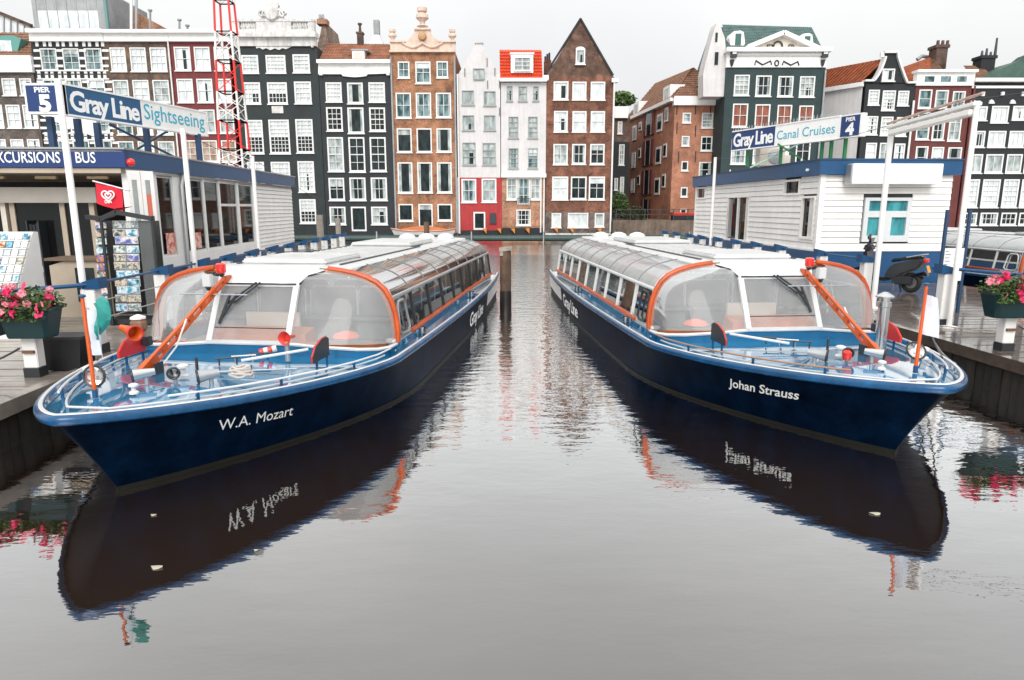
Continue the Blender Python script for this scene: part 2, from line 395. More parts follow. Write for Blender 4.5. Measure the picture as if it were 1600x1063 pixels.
def part(name, mb, m, parent, bevel=0, smooth=False, label=None, kind=None, recalc=True):
    off = ORG.get(parent.name)
    me = mb.mesh(name, off, bevel, smooth, recalc); me.materials.append(m)
    o = bpy.data.objects.new(name, me); col.objects.link(o); o.parent = parent
    ORG[o.name] = off if off is not None else (0, 0, 0)
    if label: o['label'] = label
    if kind: o['kind'] = kind
    return o
def child(name, me, parent, loc=(0, 0, 0), rot=(0, 0, 0), m=None, scale=None):
    """another piece that shares its mesh; loc in the coordinates the parent's parts are drawn in"""
    o = bpy.data.objects.new(name, me); col.objects.link(o); o.parent = parent
    off = ORG.get(parent.name, (0, 0, 0))
    o.location = Vector(loc) - Vector(off); o.rotation_euler = rot
    if scale: o.scale = scale
    if m: o.material_slots[0].link = 'OBJECT'; o.material_slots[0].material = m
    return o
def thing(name, label, cat, loc, rotz=0, group=None, world_coords=True):
    o = bpy.data.objects.new(name, None); col.objects.link(o); o.empty_display_size = .2
    o.location = loc; o.rotation_euler = (0, 0, rotz)
    o['label'] = label; o['category'] = cat
    if group: o['group'] = group
    ORG[o.name] = tuple(loc) if world_coords else (0, 0, 0)
    return o
def solo(name, mb, m, label, cat, group=None, bevel=0, smooth=False, kind=None, recalc=True):
    """a thing that is one mesh; its origin goes to the middle of its base"""
    xs = [p[0] for p in mb.v]; ys = [p[1] for p in mb.v]; zs = [p[2] for p in mb.v]
    off = ((min(xs) + max(xs)) / 2, (min(ys) + max(ys)) / 2, min(zs))
    me = mb.mesh(name, off, bevel, smooth, recalc); me.materials.append(m)
    o = bpy.data.objects.new(name, me); col.objects.link(o); o.location = off
    if kind: o['kind'] = kind
    if kind != 'structure':
        o['label'] = label; o['category'] = cat
    elif label: o['label'] = label
    if group: o['group'] = group
    ORG[o.name] = off
    return o

_tc = {}
def text_flat(body, size=1, bold=0, shear=0, spacing=1):
    key = (body, size, bold, shear, spacing)
    if key in _tc: return _tc[key]
    c = bpy.data.curves.new('lettering', 'FONT'); c.body = body; c.size = size; c.offset = bold; c.shear = shear
    c.space_character = spacing; c.resolution_u = 3
    o = bpy.data.objects.new('lettering', c); col.objects.link(o)
    dg = bpy.context.evaluated_depsgraph_get(); me = o.evaluated_get(dg).to_mesh()
    v = [(p.co.x, p.co.y) for p in me.vertices]; f = [tuple(q.vertices) for q in me.polygons]
    o.evaluated_get(dg).to_mesh_clear(); bpy.data.objects.remove(o); bpy.data.curves.remove(c)
    x0 = min(p[0] for p in v); y0 = min(p[1] for p in v)
    v = [(x - x0, y) for x, y in v]
    _tc[key] = (v, f, max(p[0] for p in v), max(p[1] for p in v))
    return _tc[key]
def text_on(parent, name, body, m, fn, width=None, height=1, bold=0, shear=0, spacing=1, base=0):
    """letters as thin solid shapes: fn(x, y, lift) maps letter coordinates to space"""
    v, f, w, h = text_flat(body, 1, bold, shear, spacing)
    sx = (width / w) if width else height / h; sy = height / h
    mb = MB(); k = 0
    mb.v = [tuple(fn(x * sx, y * sy + base, .004)) for x, y in v]; mb.f = list(f)
    return part(name, mb, m, parent, recalc=False)

# ================================================================ water, quay across the canal
YF = 62.0
def make_water():
    m = bpy.data.materials.new('canal_water'); m.use_nodes = True
    n, l = m.node_tree.nodes, m.node_tree.links
    n.remove(n['Principled BSDF']); o = n['Material Output']
    di = n.new('ShaderNodeBsdfDiffuse'); di.inputs[0].default_value = (.027, .0165, .0105, 1)
    gl = n.new('ShaderNodeBsdfGlossy'); gl.inputs[0].default_value = (.92, .93, .93, 1); gl.inputs['Roughness'].default_value = .015
    fr = n.new('ShaderNodeFresnel'); fr.inputs['IOR'].default_value = 1.33
    pw = n.new('ShaderNodeMath'); pw.operation = 'POWER'; pw.inputs[1].default_value = .79
    mu = n.new('ShaderNodeMath'); mu.operation = 'MULTIPLY'; mu.inputs[1].default_value = 3.4; mu.use_clamp = True
    l.new(fr.outputs[0], pw.inputs[0]); l.new(pw.outputs[0], mu.inputs[0])
    mx = n.new('ShaderNodeMixShader'); l.new(mu.outputs[0], mx.inputs[0]); l.new(di.outputs[0], mx.inputs[1]); l.new(gl.outputs[0], mx.inputs[2])
    l.new(mx.outputs[0], o.inputs[0])
    g = n.new('ShaderNodeNewGeometry'); sx = n.new('ShaderNodeSeparateXYZ'); l.new(g.outputs['Position'], sx.inputs[0])
    # the breeze ruffles the open canal; the basin between the piers lies nearly still
    am = n.new('ShaderNodeMapRange'); am.inputs['From Min'].default_value = 6; am.inputs['From Max'].default_value = 24
    am.inputs['To Min'].default_value = .065; am.inputs['To Max'].default_value = 1
    l.new(sx.outputs[1], am.inputs['Value'])
    mp = n.new('ShaderNodeMapping'); mp.inputs['Scale'].default_value = (1.0, 2.1, 1); l.new(g.outputs['Position'], mp.inputs[0])
    n1 = n.new('ShaderNodeTexNoise'); n1.inputs['Scale'].default_value = 2.4; n1.inputs['Detail'].default_value = 3; n1.inputs['Roughness'].default_value = .55
    n2 = n.new('ShaderNodeTexNoise'); n2.inputs['Scale'].default_value = .55; n2.inputs['Detail'].default_value = 2
    l.new(mp.outputs[0], n1.inputs['Vector']); l.new(mp.outputs[0], n2.inputs['Vector'])
    b1 = n.new('ShaderNodeBump'); b1.inputs['Distance'].default_value = .035
    b2 = n.new('ShaderNodeBump'); b2.inputs['Distance'].default_value = .05; b2.inputs['Strength'].default_value = .22
    l.new(am.outputs[0], b1.inputs['Strength']); l.new(n1.outputs[0], b1.inputs['Height'])
    l.new(n2.outputs[0], b2.inputs['Height']); l.new(b1.outputs[0], b2.inputs['Normal'])
    for x in (gl, fr): l.new(b2.outputs[0], x.inputs['Normal'])
    return m
water_m = make_water()
wt = MB(); wt.grid([[(x, y, 0) for x in (-300, -40, 0, 40, 300)] for y in (-120, 0, 30, 62, 500)])
solo('water', wt, water_m, None, None, kind='structure')
gd = MB(); gd.box(-300, YF + 14, -1, 300, 500, .55)
solo('ground', gd, quay, None, None, kind='structure')

# ================================================================ canal houses
C1, C2, C3, C4 = (0, 0, 3.995), (350, 0, 3.995), (350, 150, 3.995), (700, 0, 5.317)
C5, C6, C7, C8 = (700, 190, 5.317), (950, 20, 3.995), (1250, 20, 4.563), (1250, 150, 4.563)
def at(c, x, y, Y=YF): return UY(c[0] + x / c[2], c[1] + y / c[2], Y)
def rect(c, x0, y0, x1, y1, Y=YF):
    a, b = at(c, x0, (y0 + y1) / 2, Y), at(c, x1, (y0 + y1) / 2, Y)
    t, d = at(c, (x0 + x1) / 2, y0, Y), at(c, (x0 + x1) / 2, y1, Y)
    return a.x, d.z, b.x, t.z

WR = random.Random(21)
def window(root, r, nx, ny, kind, Y=YF, fm=None, fw=.10, sill=True, mw=.042, name='window', proud=.02):
    x0, z0, x1, z1 = r; fm = fm or frame_w
    y0, y1 = Y - proud, Y + .12
    f = MB()
    f.box(x0, y0, z0, x0 + fw, y1, z1).box(x1 - fw, y0, z0, x1, y1, z1)
    f.box(x0 + fw, y0, z1 - fw, x1 - fw, y1, z1).box(x0 + fw, y0, z0, x1 - fw, y1, z0 + fw * 1.15)
    ix0, ix1, iz0, iz1 = x0 + fw, x1 - fw, z0 + fw * 1.15, z1 - fw
    split = .5 if kind == 'u' else None
    for i in range(1, nx):
        x = ix0 + (ix1 - ix0) * i / nx; f.box(x - mw / 2, y0 + .035, iz0, x + mw / 2, y1 - .01, iz1)
    for j in range(1, ny):
        z = iz0 + (iz1 - iz0) * j / ny; w = mw * (1.9 if (ny >= 4 and j == ny // 2) else 1.0)
        f.box(ix0, y0 + .030, z - w / 2, ix1, y1 - .012, z + w / 2)
    w = part(name, f, fm, root)
    yp = Y + .09
    def pane(a, b, c, d, k):
        part('pane', MB().box(a, yp, b, c, yp + .02, d), PK[k], w)
    if kind == 'u':
        zm = (iz0 + iz1) / 2
        pane(ix0, iz0, ix1, zm, 'd'); pane(ix0, zm, ix1, iz1, 'l')
    elif nx * ny > 1 and (ix1 - ix0) / nx > .52 and (iz1 - iz0) / ny > .52:
        for i in range(nx):
            for j in range(ny):
                pane(ix0 + (ix1 - ix0) * i / nx, iz0 + (iz1 - iz0) * j / ny, ix0 + (ix1 - ix0) * (i + 1) / nx, iz0 + (iz1 - iz0) * (j + 1) / ny, kind)
    else:
        pane(ix0, iz0, ix1, iz1, kind)
    rq = WR.random()
    if kind in 'dt' and (ix1 - ix0) > .7:
        if rq < .38:
            cw = (ix1 - ix0) * WR.uniform(.14, .26)
            part('curtain', MB().box(ix0, yp - .014, iz0, ix0 + cw, yp - .004, iz1), P_M, w); part('curtain', MB().box(ix1 - cw, yp - .014, iz0, ix1, yp - .004, iz1), P_M, w)
        elif rq < .6:
            part('blind', MB().box(ix0, yp - .014, iz1 - (iz1 - iz0) * WR.uniform(.2, .5), ix1, yp - .004, iz1), P_L if WR.random() < .6 else P_M, w)
    elif kind in 'ml' and rq < .3:
        part('dark_gap', MB().box(ix0 + (ix1 - ix0) * .5, yp - .014, iz0, ix0 + (ix1 - ix0) * WR.uniform(.62, .95), yp - .004, iz0 + (iz1 - iz0) * WR.uniform(.4, .95)), P_D, w)
    if sill:
        part('sill', MB().box(x0 - .06, Y - .13, z0 - .09, x1 + .06, Y + .05, z0 - .002), fm, w)
    return w

def holed_wall(x0, z0, x1, z1, holes, Y, depth=.22):
    xs = sorted({x0, x1, *[min(max(h[0], x0), x1) for h in holes], *[min(max(h[2], x0), x1) for h in holes]})
    zs = sorted({z0, z1, *[min(max(h[1], z0), z1) for h in holes], *[min(max(h[3], z0), z1) for h in holes]})
    mb = MB()
    for i in range(len(xs) - 1):
        for j in range(len(zs) - 1):
            cx, cz = (xs[i] + xs[i + 1]) / 2, (zs[j] + zs[j + 1]) / 2
            if any(h[0] < cx < h[2] and h[1] < cz < h[3] for h in holes): continue
            mb.quad((xs[i], Y, zs[j]), (xs[i + 1], Y, zs[j]), (xs[i + 1], Y, zs[j + 1]), (xs[i], Y, zs[j + 1]))
    for a, b, c, d in holes:
        Y2 = Y + depth
        mb.quad((a, Y, b), (c, Y, b), (c, Y2, b), (a, Y2, b)).quad((a, Y, d), (c, Y, d), (c, Y2, d), (a, Y2, d))
        mb.quad((a, Y, b), (a, Y2, b), (a, Y2, d), (a, Y, d)).quad((c, Y, b), (c, Y2, b), (c, Y2, d), (c, Y, d))
    return mb

def house(name, label, crop, xl, xr, yref, ytop, wm, wins, depth=10, zb=.0, Y=YF, fm=None, fw=.10, top_z=None, sides=None):
    """wins: (x0, y0, x1, y1, nx, ny, kind[, crop]) measured on the elevation"""
    A, B = at(crop, xl, yref, Y), at(crop, xr, yref, Y)
    ztop = top_z if top_z is not None else at(crop, (xl + xr) / 2, ytop, Y).z
    root = thing(name, label, 'house', ((A.x + B.x) / 2, Y, 0))
    rs = []
    for w in wins:
        c = w[7] if len(w) > 7 else crop
        r = rect(c, *w[:4], Y)
        rs.append((max(r[0], A.x + .06), max(r[1], .25), min(r[2], B.x - .06), min(r[3], ztop - .05)))
    mb = holed_wall(A.x, zb, B.x, ztop, rs, Y)
    Y2 = Y + depth
    mb.quad((A.x, Y, zb), (A.x, Y2, zb), (A.x, Y2, ztop), (A.x, Y, ztop)).quad((B.x, Y, zb), (B.x, Y2, zb), (B.x, Y2, ztop), (B.x, Y, ztop))
    mb.quad((A.x, Y2, zb), (B.x, Y2, zb), (B.x, Y2, ztop), (A.x, Y2, ztop)).quad((A.x, Y, ztop), (B.x, Y, ztop), (B.x, Y2, ztop), (A.x, Y2, ztop))
    part('wall', mb, wm, root, recalc=False)
    for w, r in zip(wins, rs):
        if r[2] - r[0] < .2: continue
        window(root, r, w[4], w[5], w[6], Y, fm, fw, name='door' if len(w) > 8 and w[8] == 'door' else 'window', sill=not (len(w) > 8 and w[8] == 'door'))
    return root, A.x, B.x, ztop

def slab(root, name, m, c, x0, y0, x1, y1, fr=.1, bk=.3, Y=YF, bevel=0, kind=None):
    r = rect(c, x0, y0, x1, y1, Y)
    return part(name, MB().box(r[0], Y - fr, r[1], r[2], Y + bk, r[3]), m, root, bevel=bevel, kind=kind)
def cut(root, name, m, c, pts, fr=.05, bk=.4, Y=YF, parent=None):
    P = [at(c, x, y, Y) for x, y in pts]; P = [(p.x, Y - fr, p.z) for p in P]
    return part(name, MB().prism(P, (0, fr + bk, 0)), m, parent or root)

def tile_sheet(p00, p10, p01, p11, nc, nr, amp=.05, lap=.045):
    """overlapping wavy courses; p00-p10 is the eave, p01-p11 the ridge"""
    p00, p10, p01, p11 = map(Vector, (p00, p10, p01, p11))
    nrm = (p10 - p00).cross(p01 - p00).normalized()
    if nrm.z < 0: nrm = -nrm
    mb = MB(); sub = 4
    for r in range(nr):
        rows = []
        for (t, h) in ((r / nr, lap * 1.6), ((r + 1.12) / nr, .005)):
            t = min(t, 1.0); a, b = p00.lerp(p01, t), p10.lerp(p11, t)
            rows.append([a.lerp(b, i / (nc * sub)) + nrm * (h + amp * .5 * (1 + math.sin(2 * math.pi * i / sub))) for i in range(nc * sub + 1)])
        low = [q - nrm * (lap * 1.5) for q in rows[0]]
        mb.grid([low, rows[0], rows[1]])
    return mb
def tiles(root, name, m, *a, **k):
    return part(name, tile_sheet(*a, **k), m, root, kind='stuff', recalc=False)
def v3(p, dy=0): return Vector((p.x, p.y + dy, p.z))

# ---- far left: grey-brown house with dormer
W = []
for (y0, y1, xs) in ((490, 597, ((-95, -12), (15, 100), (125, 200))), (655, 800, ((-65, 20), (42, 130), (147, 235))), (870, 985, ((-40, 42), (70, 152), (175, 252))), (1060, 1200, ((-20, 60), (92, 172), (195, 272)))):
    for a, b in xs: W.append((a, y0, b, y1, 2, 3, 'l'))
h, xa, xb, zt = house('canal_house', 'grey-brown brick house with a small tiled roof at the far left edge', C1, -330, 268, 900, 455, brick_gr, W, fw=.1)
slab(h, 'cornice', white, C1, -400, 352, 212, 455, .35, .4)
e0, e1 = at(C1, -400, 350), at(C1, 200, 350); r0, r1 = at(C1, -400, 205, YF + 3), at(C1, 192, 205, YF + 3)
tiles(h, 'roof', tile_br, e0, e1, r0, r1, 26, 9)
part('roof_body', MB().prism([(e0.x, YF, e0.z), (e0.x, YF + 3, r0.z - .1), (e0.x, YF + 6, e0.z)], (e1.x - e0.x, 0, 0)), tile_br, h)
d = cut(h, 'dormer', mat('dormer_green', (.10, .28, .25), .5), C1, [(-40, 345), (75, 345), (104, 232), (50, 212), (-40, 215)], -.5, 2.0)
slab(h, 'window', P_L, C1, -25, 245, 48, 335, -.46, .55)

# ---- glasshouse and grey roof block behind
g = thing('rooftop_glasshouse', 'pale glass roof lantern behind the far left house', 'roof lantern', at(C1, 60, 200, YF + 9) * 1)
P = [at(C1, x, y, YF + 9) for x, y in ((-80, 330), (150, 330), (195, 160), (0, 85), (-80, 50))]
part('glazing', MB().prism([(p.x, p.y, p.z) for p in P], (0, 5, 0)), P_L, g)
for i in range(6):
    a, b = at(C1, -60 + i * 42, 205, YF + 8.95), at(C1, -60 + i * 42, 62 + i * 18 + 6, YF + 8.95)
    part('glazing_bar', MB().bar(a, b, .09), lead, g)
b_ = MB(); a0, a1 = at(C1, -85, 48, YF + 8.9), at(C1, 198, 162, YF + 8.9); b_.bar(a0, a1, .3, .3); part('ridge_trim', b_, brick_dkb, g)

# ---- black house with white blocks
W = []
for (y0, y1, dx, k) in ((303, 440, 0, 't'), (498, 640, 20, 't'), (690, 825, 42, 't'), (878, 1020, 66, 't'), (1070, 1230, 85, 't')):
    for a, b in ((255, 357), (394, 496), (530, 638)): W.append((a + dx, y0, b + dx, y1, 2, 3, k))
h, xa, xb, zt = house('canal_house', 'black house with rows of white blocks below a grey glazed roof storey', C1, 274, 706, 900, 262, black_f, W, fm=frame_w, fw=.09)
bl = MB()
for (yy, sh) in ((270, 0), (448, 12), (470, 14), (648, 32), (668, 34), (835, 56), (858, 58), (1030, 78), (1050, 80)):
    for i in range(11):
        c = at(C1, 232 + sh + i * 41 + (6 if i % 2 else 0), yy + 6)
        bl.box(c.x - .13, YF - .05, c.z - .2, c.x + .13, YF + .02, c.z + .2)
for (y0, y1, dx) in ((303, 440, 0), (498, 640, 20), (690, 825, 42), (878, 1020, 66)):
    for fx in (215, 357, 498, 640):
        for k in range(3):
            c = at(C1, fx + dx + 18, y0 + 14 + k * 48); bl.box(c.x - .3, YF - .045, c.z - .1, c.x + .3, YF + .02, c.z + .1)
part('white_blocks', bl, frame_w, h, kind='stuff')
for yy, sh in ((438, 12), (490, 18), (642, 30), (830, 54), (870, 60)): slab(h, 'string_course', frame_w, C1, 215 + sh, yy, 668 + sh * .8, yy + 8, .06, .1)
slab(h, 'cornice', white, C1, 190, 192, 660, 215, .7, .4); slab(h, 'frieze', white, C1, 196, 215, 655, 262, .3, .4)
g = thing('roof_storey', 'grey metal roof storey with a row of tall glass panes on the black house', 'roof storey', at(C1, 430, 195, YF + 2))
r = rect(C1, 203, -60, 668, 200, YF + 2)
part('wall', MB().box(r[0], YF + 2, r[1], r[2], YF + 9, r[3]), lead, g)
for i in range(6): slab(g, 'pane', P_L, C1, 245 + i * 63, 68, 303 + i * 63, 190, .06, .02, Y=YF + 2)
for i in range(8): slab(g, 'panel_seam', greymetal, C1, 218 + i * 63, -50, 222 + i * 63, 66, .05, .02, Y=YF + 2)
slab(g, 'corner_post', mat('teal_steel', (.12, .24, .23), .5), C1, 656, -60, 672, 192, .15, .1, Y=YF + 2)

# ---- patched brown house, dark red house
W = []
for (y0, y1, dx, n) in ((297, 447, 0, 3), (500, 642, 18, 2), (690, 842, 38, 2), (883, 1020, 52, 2), (1070, 1230, 65, 2)):
    for a, b in ((690, 787), (814, 914), (939, 1040)): W.append((a + dx, y0, b + dx, y1, 3 if n == 3 else 2, 3, 'l' if n == 3 else random.choice('lmt')))
h, xa, xb, zt = house('canal_house', 'patched brown brick house with arched white windows beside the dark red house', C1, 708, 1102, 900, 262, brick_cast, W)
slab(h, 'cornice', white, C1, 662, 196, 1062, 216, .7, .4); slab(h, 'frieze', white, C1, 658, 216, 1060, 263, .3, .4)
for w in W[:6]:
    r = rect(C1, *w[:4]); cx, zz, hw = (r[0] + r[2]) / 2, r[3], (r[2] - r[0]) / 2 + .12
    part('arch_lintel', MB().prism([(cx - hw, YF - .03, zz), (cx + hw, YF - .03, zz), (cx + hw * .9, YF - .03, zz + .22), (cx, YF - .03, zz + .34), (cx - hw * .9, YF - .03, zz + .22)], (0, .12, 0)), brick_dkb, h)
g = cut(h, 'roof', brick_or2, C1, [(672, 192), (668, -20), (690, -5), (1050, 188)], -4, 5)
for x, y in ((820, 40), (850, 45)):
    p, q = at(C1, x, 192, YF + 3.5), at(C1, x, y - 60, YF + 3.5)
    part('chimney_pipe', MB().tube([p, q], .13, 8), greymetal if x == 850 else white, h)
for x, y in ((937, 70), (1120, 130), (1170, 165)):
    p, q = at(C1, x, 192, YF + 3), at(C1, x, y, YF + 3); part('vent_pipe', MB().tube([p, q], .1, 8).tube([q, q + Vector((0, 0, .12))], .2, 8), lead, h)

W = []
for (y0, y1, dx, nx, ny, k) in ((293, 442, 0, 2, 2, 'l'), (493, 641, 17, 2, 2, 'l'), (685, 832, 32, 2, 2, 'm'), (877, 1012, 46, 2, 3, 'w'), (1070, 1230, 58, 2, 3, 'l')):
    for a, b in ((1090, 1190), (1214, 1312), (1338, 1432)): W.append((a + dx, y0, b + dx, y1, nx, ny, k))
h, xa, xb, zt = house('canal_house', 'narrow dark red house with white windows behind the lattice mast', C1, 1103, 1476, 900, 262, red_f, W)
slab(h, 'cornice', white, C1, 1064, 196, 1448, 216, .7, .4); slab(h, 'frieze', white, C1, 1062, 216, 1446, 263, .3, .4)
p, q = at(C1, 1052, 250), at(C1, 1110, 960); part('downpipe', MB().tube([(p.x, YF - .15, p.z), (p.x, YF - .15, q.z - 2)], .07, 8), frame_w, h)

# ---- dark green house with balustrade and crest
W = [(110, 345, 215, 458, 4, 4, 'l'), (262, 345, 385, 457, 5, 4, 'l'), (430, 340, 535, 455, 4, 4, 'l'),
     (122, 515, 228, 650, 4, 4, 'l'), (272, 515, 395, 650, 5, 4, 'u'), (440, 510, 545, 648, 4, 4, 'l'),
     (135, 750, 245, 960, 4, 8, 'u'), (283, 748, 410, 960, 5, 8, 'u'), (450, 745, 557, 955, 4, 8, 'u'),
     (150, 412, 255, 600, 4, 6, 'l', C3), (297, 412, 415, 600, 5, 6, 'l', C3), (463, 408, 565, 600, 4, 6, 'l', C3),
     (160, 645, 265, 795, 4, 6, 'u', C3), (310, 645, 420, 795, 4, 6, 'u', C3), (473, 645, 575, 795, 4, 6, 'u', C3)]
h, xa, xb, zt = house('canal_house', 'tall dark green house with white balustrade and carved crest', C2, 82, 598, 640, 292, dk_green, W, fw=.13)
slab(h, 'cornice', stone_w, C2, 44, 222, 584, 240, .6, .4); slab(h, 'frieze', stone_w, C2, 56, 240, 577, 291, .2, .3)
slab(h, 'attic_ledge', stone_w, C2, 46, 206, 580, 222, .5, .5)
slab(h, 'balustrade_top', stone_w, C2, 48, 126, 568, 140, .3, .3); slab(h, 'balustrade_base', stone_w, C2, 50, 190, 570, 206, .3, .3)
for a, b in ((50, 102), (205, 425), (530, 568)): slab(h, 'pier_block', stone_w, C2, a, 140, b, 190, .25, .25)
for i in range(6): 
    for base in (114, 436):
        p = at(C2, base + i * 16, 190); q = at(C2, base + i * 16, 140); H_ = q.z - p.z
        part('baluster', MB().lathe([(.09, 0), (.07, H_ * .15), (.15, H_ * .4), (.06, H_ * .75), (.1, H_)], (p.x, YF, p.z), n=8), stone_w, h, smooth=True)
cr_ = [(195, 128), (235, 122), (240, 100), (222, 85), (232, 68), (250, 75), (255, 60), (275, 62), (268, 45), (285, 25), (300, 32), (305, 15), (318, 28), (335, 20), (345, 35), (338, 58), (355, 55), (365, 75), (385, 70), (388, 90), (370, 100), (375, 122), (425, 128)]
cut(h, 'crest', stone_w, C2, cr_, .2, .2)
c = at(C2, 305, 92); part('shield', MB().lathe([(.02, .32), (.5, .3), (.62, .15), (.62, 0)], (c.x, YF - .2, c.z), axis=(0, -1, 0), n=16), stone_w, h, smooth=True)
for dx in (-62, -40, 44, 66):
    c = at(C2, 305 + dx, 88 + abs(dx) * .1); part('scroll', MB().tube([c + Vector((.35 * math.cos(t) * (1 - t / 9), -.3, .35 * math.sin(t) * (1 - t / 9))) for t in [i * .6 for i in range(12)]], .09, 6), stone_w, h, smooth=True)
cut(h, 'lace_trim', stone_w, C2, [(200, 290), (205, 305), (225, 300), (245, 312), (265, 303), (290, 316), (320, 304), (345, 316), (365, 303), (390, 310), (410, 300), (428, 290)], .12, .1)
slab(h, 'plaque', stone_w, C2, 300, 664, 371, 708, .08, .1)
for x in (78, 548): slab(h, 'bracket', stone_w, C2, x, 286, x + 12, 300, .25, .1)
g = thing('side_gable', 'narrow brown brick gable end with chimney above the dark green house', 'gable', at(C2, 610, 300, YF + 4))
P = [at(C2, x, y, YF + 4) for x, y in ((585, 420), (585, 270), (600, 215), (612, 150), (625, 130), (640, 200), (655, 275), (645, 330), (628, 420))]
part('wall', MB().prism([tuple(p) for p in P], (0, 5, 0)), brick_mat('gable_brick', (.24, .17, .13), (.19, .13, .1), (.24, .19, .16)), g)
P = [at(C2, x, y, YF + 3.7) for x, y in ((578, 150), (578, 118), (640, 118), (640, 150))]
part('chimney', MB().prism([tuple(p) for p in P], (0, 1, 0)), brick_or2, g)
for x in (600, 618): 
    p = at(C2, x, 118, YF + 4); part('chimney_pot', MB().lathe([(.14, 0), (.11, .35)], p, n=8), lead, g)

# ---- charcoal house with tiled roof and dormer
W = [(635, 515, 735, 637, 4, 4, 'l'), (770, 517, 868, 648, 1, 1, 'd'), (903, 515, 1005, 638, 4, 4, 'l'),
     (640, 670, 740, 818, 3, 4, 'd'), (773, 672, 873, 833, 1, 1, 'd'), (908, 672, 1007, 820, 3, 4, 'd'),
     (647, 258, 747, 472, 2, 4, 'm', C3), (780, 258, 880, 475, 2, 4, 'd', C3), (912, 258, 1012, 472, 2, 4, 'd', C3),
     (655, 512, 752, 652, 2, 2, 'd', C3), (785, 510, 885, 652, 2, 2, 'd', C3), (918, 510, 1018, 652, 2, 2, 'd', C3),
     (660, 692, 760, 803, 2, 2, 'd', C3), (795, 692, 888, 845, 1, 1, 'd', C3, 'door'), (920, 692, 1020, 803, 2, 2, 'm', C3)]
h, xa, xb, zt = house('canal_house', 'charcoal house with scalloped white cornice and old tiled roof', C2, 604, 1046, 700, 470, dk_grey, W, fw=.13)
slab(h, 'cornice', white, C2, 588, 380, 1042, 402, .6, .3)
cut(h, 'frieze', white, C2, [(592, 402), (1038, 402), (1038, 462), (900, 466), (890, 478), (860, 482), (820, 485), (780, 482), (745, 478), (735, 466), (592, 466)], .2, .25)
for x in (600, 1018): slab(h, 'bracket', white, C2, x, 455, x + 18, 474, .35, .1)
for x in (725, 870): slab(h, 'roof_hook', white, C2, x, 392, x + 28, 404, .7, .1)
e0, e1, r0, r1 = at(C2, 592, 382, YF), at(C2, 1040, 382, YF), at(C2, 640, 275, YF + 4), at(C2, 1036, 278, YF + 4)
tiles(h, 'roof', mat('mixed_tiles', (.34, .145, .08), .8, noise=(.9, .5), streak=.2), e0, e1, r0, r1, 26, 11)
part('roof_body', MB().prism([(e0.x, YF + .1, e0.z - .1), (e0.x, YF + 4, r0.z - .15), (e0.x, YF + 8, e0.z)], (e1.x - e0.x, 0, 0)), tile_br, h)
d = slab(h, 'dormer', white, C2, 795, 310, 872, 382, -.3, 3); slab(h, 'dormer_roof', lead, C2, 788, 303, 896, 312, -.2, 3); slab(h, 'dormer_shutter', cream, C2, 808, 324, 860, 376, -.26, -.2 + .5)
p, q = at(C2, 853, 280, YF + 4), at(C2, 853, 215, YF + 4)
part('chimney', MB().box(p.x - .25, YF + 3.7, p.z, p.x + .25, YF + 4.3, q.z).box(p.x - .32, YF + 3.63, q.z, p.x + .32, YF + 4.37, q.z + .15).lathe([(.14, 0), (.1, .6), (.2, .65), (.2, .8)], (p.x, YF + 4, q.z + .15), n=8), brick_dkb, h)
g = thing('spire_roof', 'pale grey pyramid roof rising behind the tiled roof', 'roof', at(C2, 940, 275, YF + 14))
a, b, t = at(C2, 865, 275, YF + 14), at(C2, 1020, 275, YF + 14), at(C2, 938, 165, YF + 14)
cy = YF + 14 + (b.x - a.x) / 2
mb = MB(); base = [(a.x, YF + 14, a.z - 1), (b.x, YF + 14, a.z - 1), (b.x, YF + 14 + b.x - a.x, a.z - 1), (a.x, YF + 14 + b.x - a.x, a.z - 1)]; ap = ((a.x + b.x) / 2, cy, t.z)
for i in range(4): mb.poly([base[i], base[(i + 1) % 4], ap])
part('roof', mb, mat('pale_slate', (.55, .57, .59), .7, noise=(1, .1)), g)
part('cap', MB().box(ap[0] - .3, cy - .3, ap[2] - .5, ap[0] + .3, cy + .3, ap[2] + .9), lead, g)

# ---- orange-brown house with scrolled cream gable
W = [(1085, 385, 1158, 488, 2, 2, 't'), (1195, 385, 1290, 522, 2, 2, 't'), (1327, 383, 1398, 487, 2, 2, 't'),
     (1073, 580, 1168, 738, 2, 2, 't'), (1198, 580, 1293, 735, 2, 2, 't'), (1323, 580, 1418, 735, 2, 2, 't'),
     (1080, 802, 1172, 952, 1, 1, 'd'), (1203, 802, 1297, 952, 1, 1, 'd'), (1327, 802, 1420, 950, 1, 1, 'd'),
     (1085, 415, 1178, 607, 1, 1, 'd', C3), (1208, 415, 1300, 605, 1, 1, 'd', C3), (1330, 415, 1422, 605, 1, 1, 'd', C3),
     (1090, 675, 1180, 782, 1, 1, 'd', C3), (1215, 675, 1303, 820, 1, 1, 'd', C3, 'door'), (1333, 675, 1423, 780, 1, 1, 'd', C3)]
h, xa, xb, zt = house('canal_house', 'orange-brown brick house with scrolled cream neck gable', C2, 1046, 1450, 700, 328, brick_or, W, fw=.11)
gp = [(1040, 326), (1040, 265), (1130, 262), (1150, 250), (1170, 232), (1183, 212), (1190, 188), (1200, 185), (1215, 165), (1262, 165), (1278, 185), (1286, 188), (1294, 212), (1308, 232), (1330, 250), (1350, 262), (1440, 265), (1440, 326)]
cut(h, 'gable', stone_c, C2, gp, .12, .5)
slab(h, 'gable_ledge', stone_c, C2, 1036, 318, 1445, 330, .35, .1); slab(h, 'gable_coping', stone_c, C2, 1036, 258, 1135, 268, .3, .55); slab(h, 'gable_coping', stone_c, C2, 1345, 258, 1444, 268, .3, .55)
slab(h, 'gable_cap', stone_c, C2, 1190, 180, 1288, 190, .3, .55)
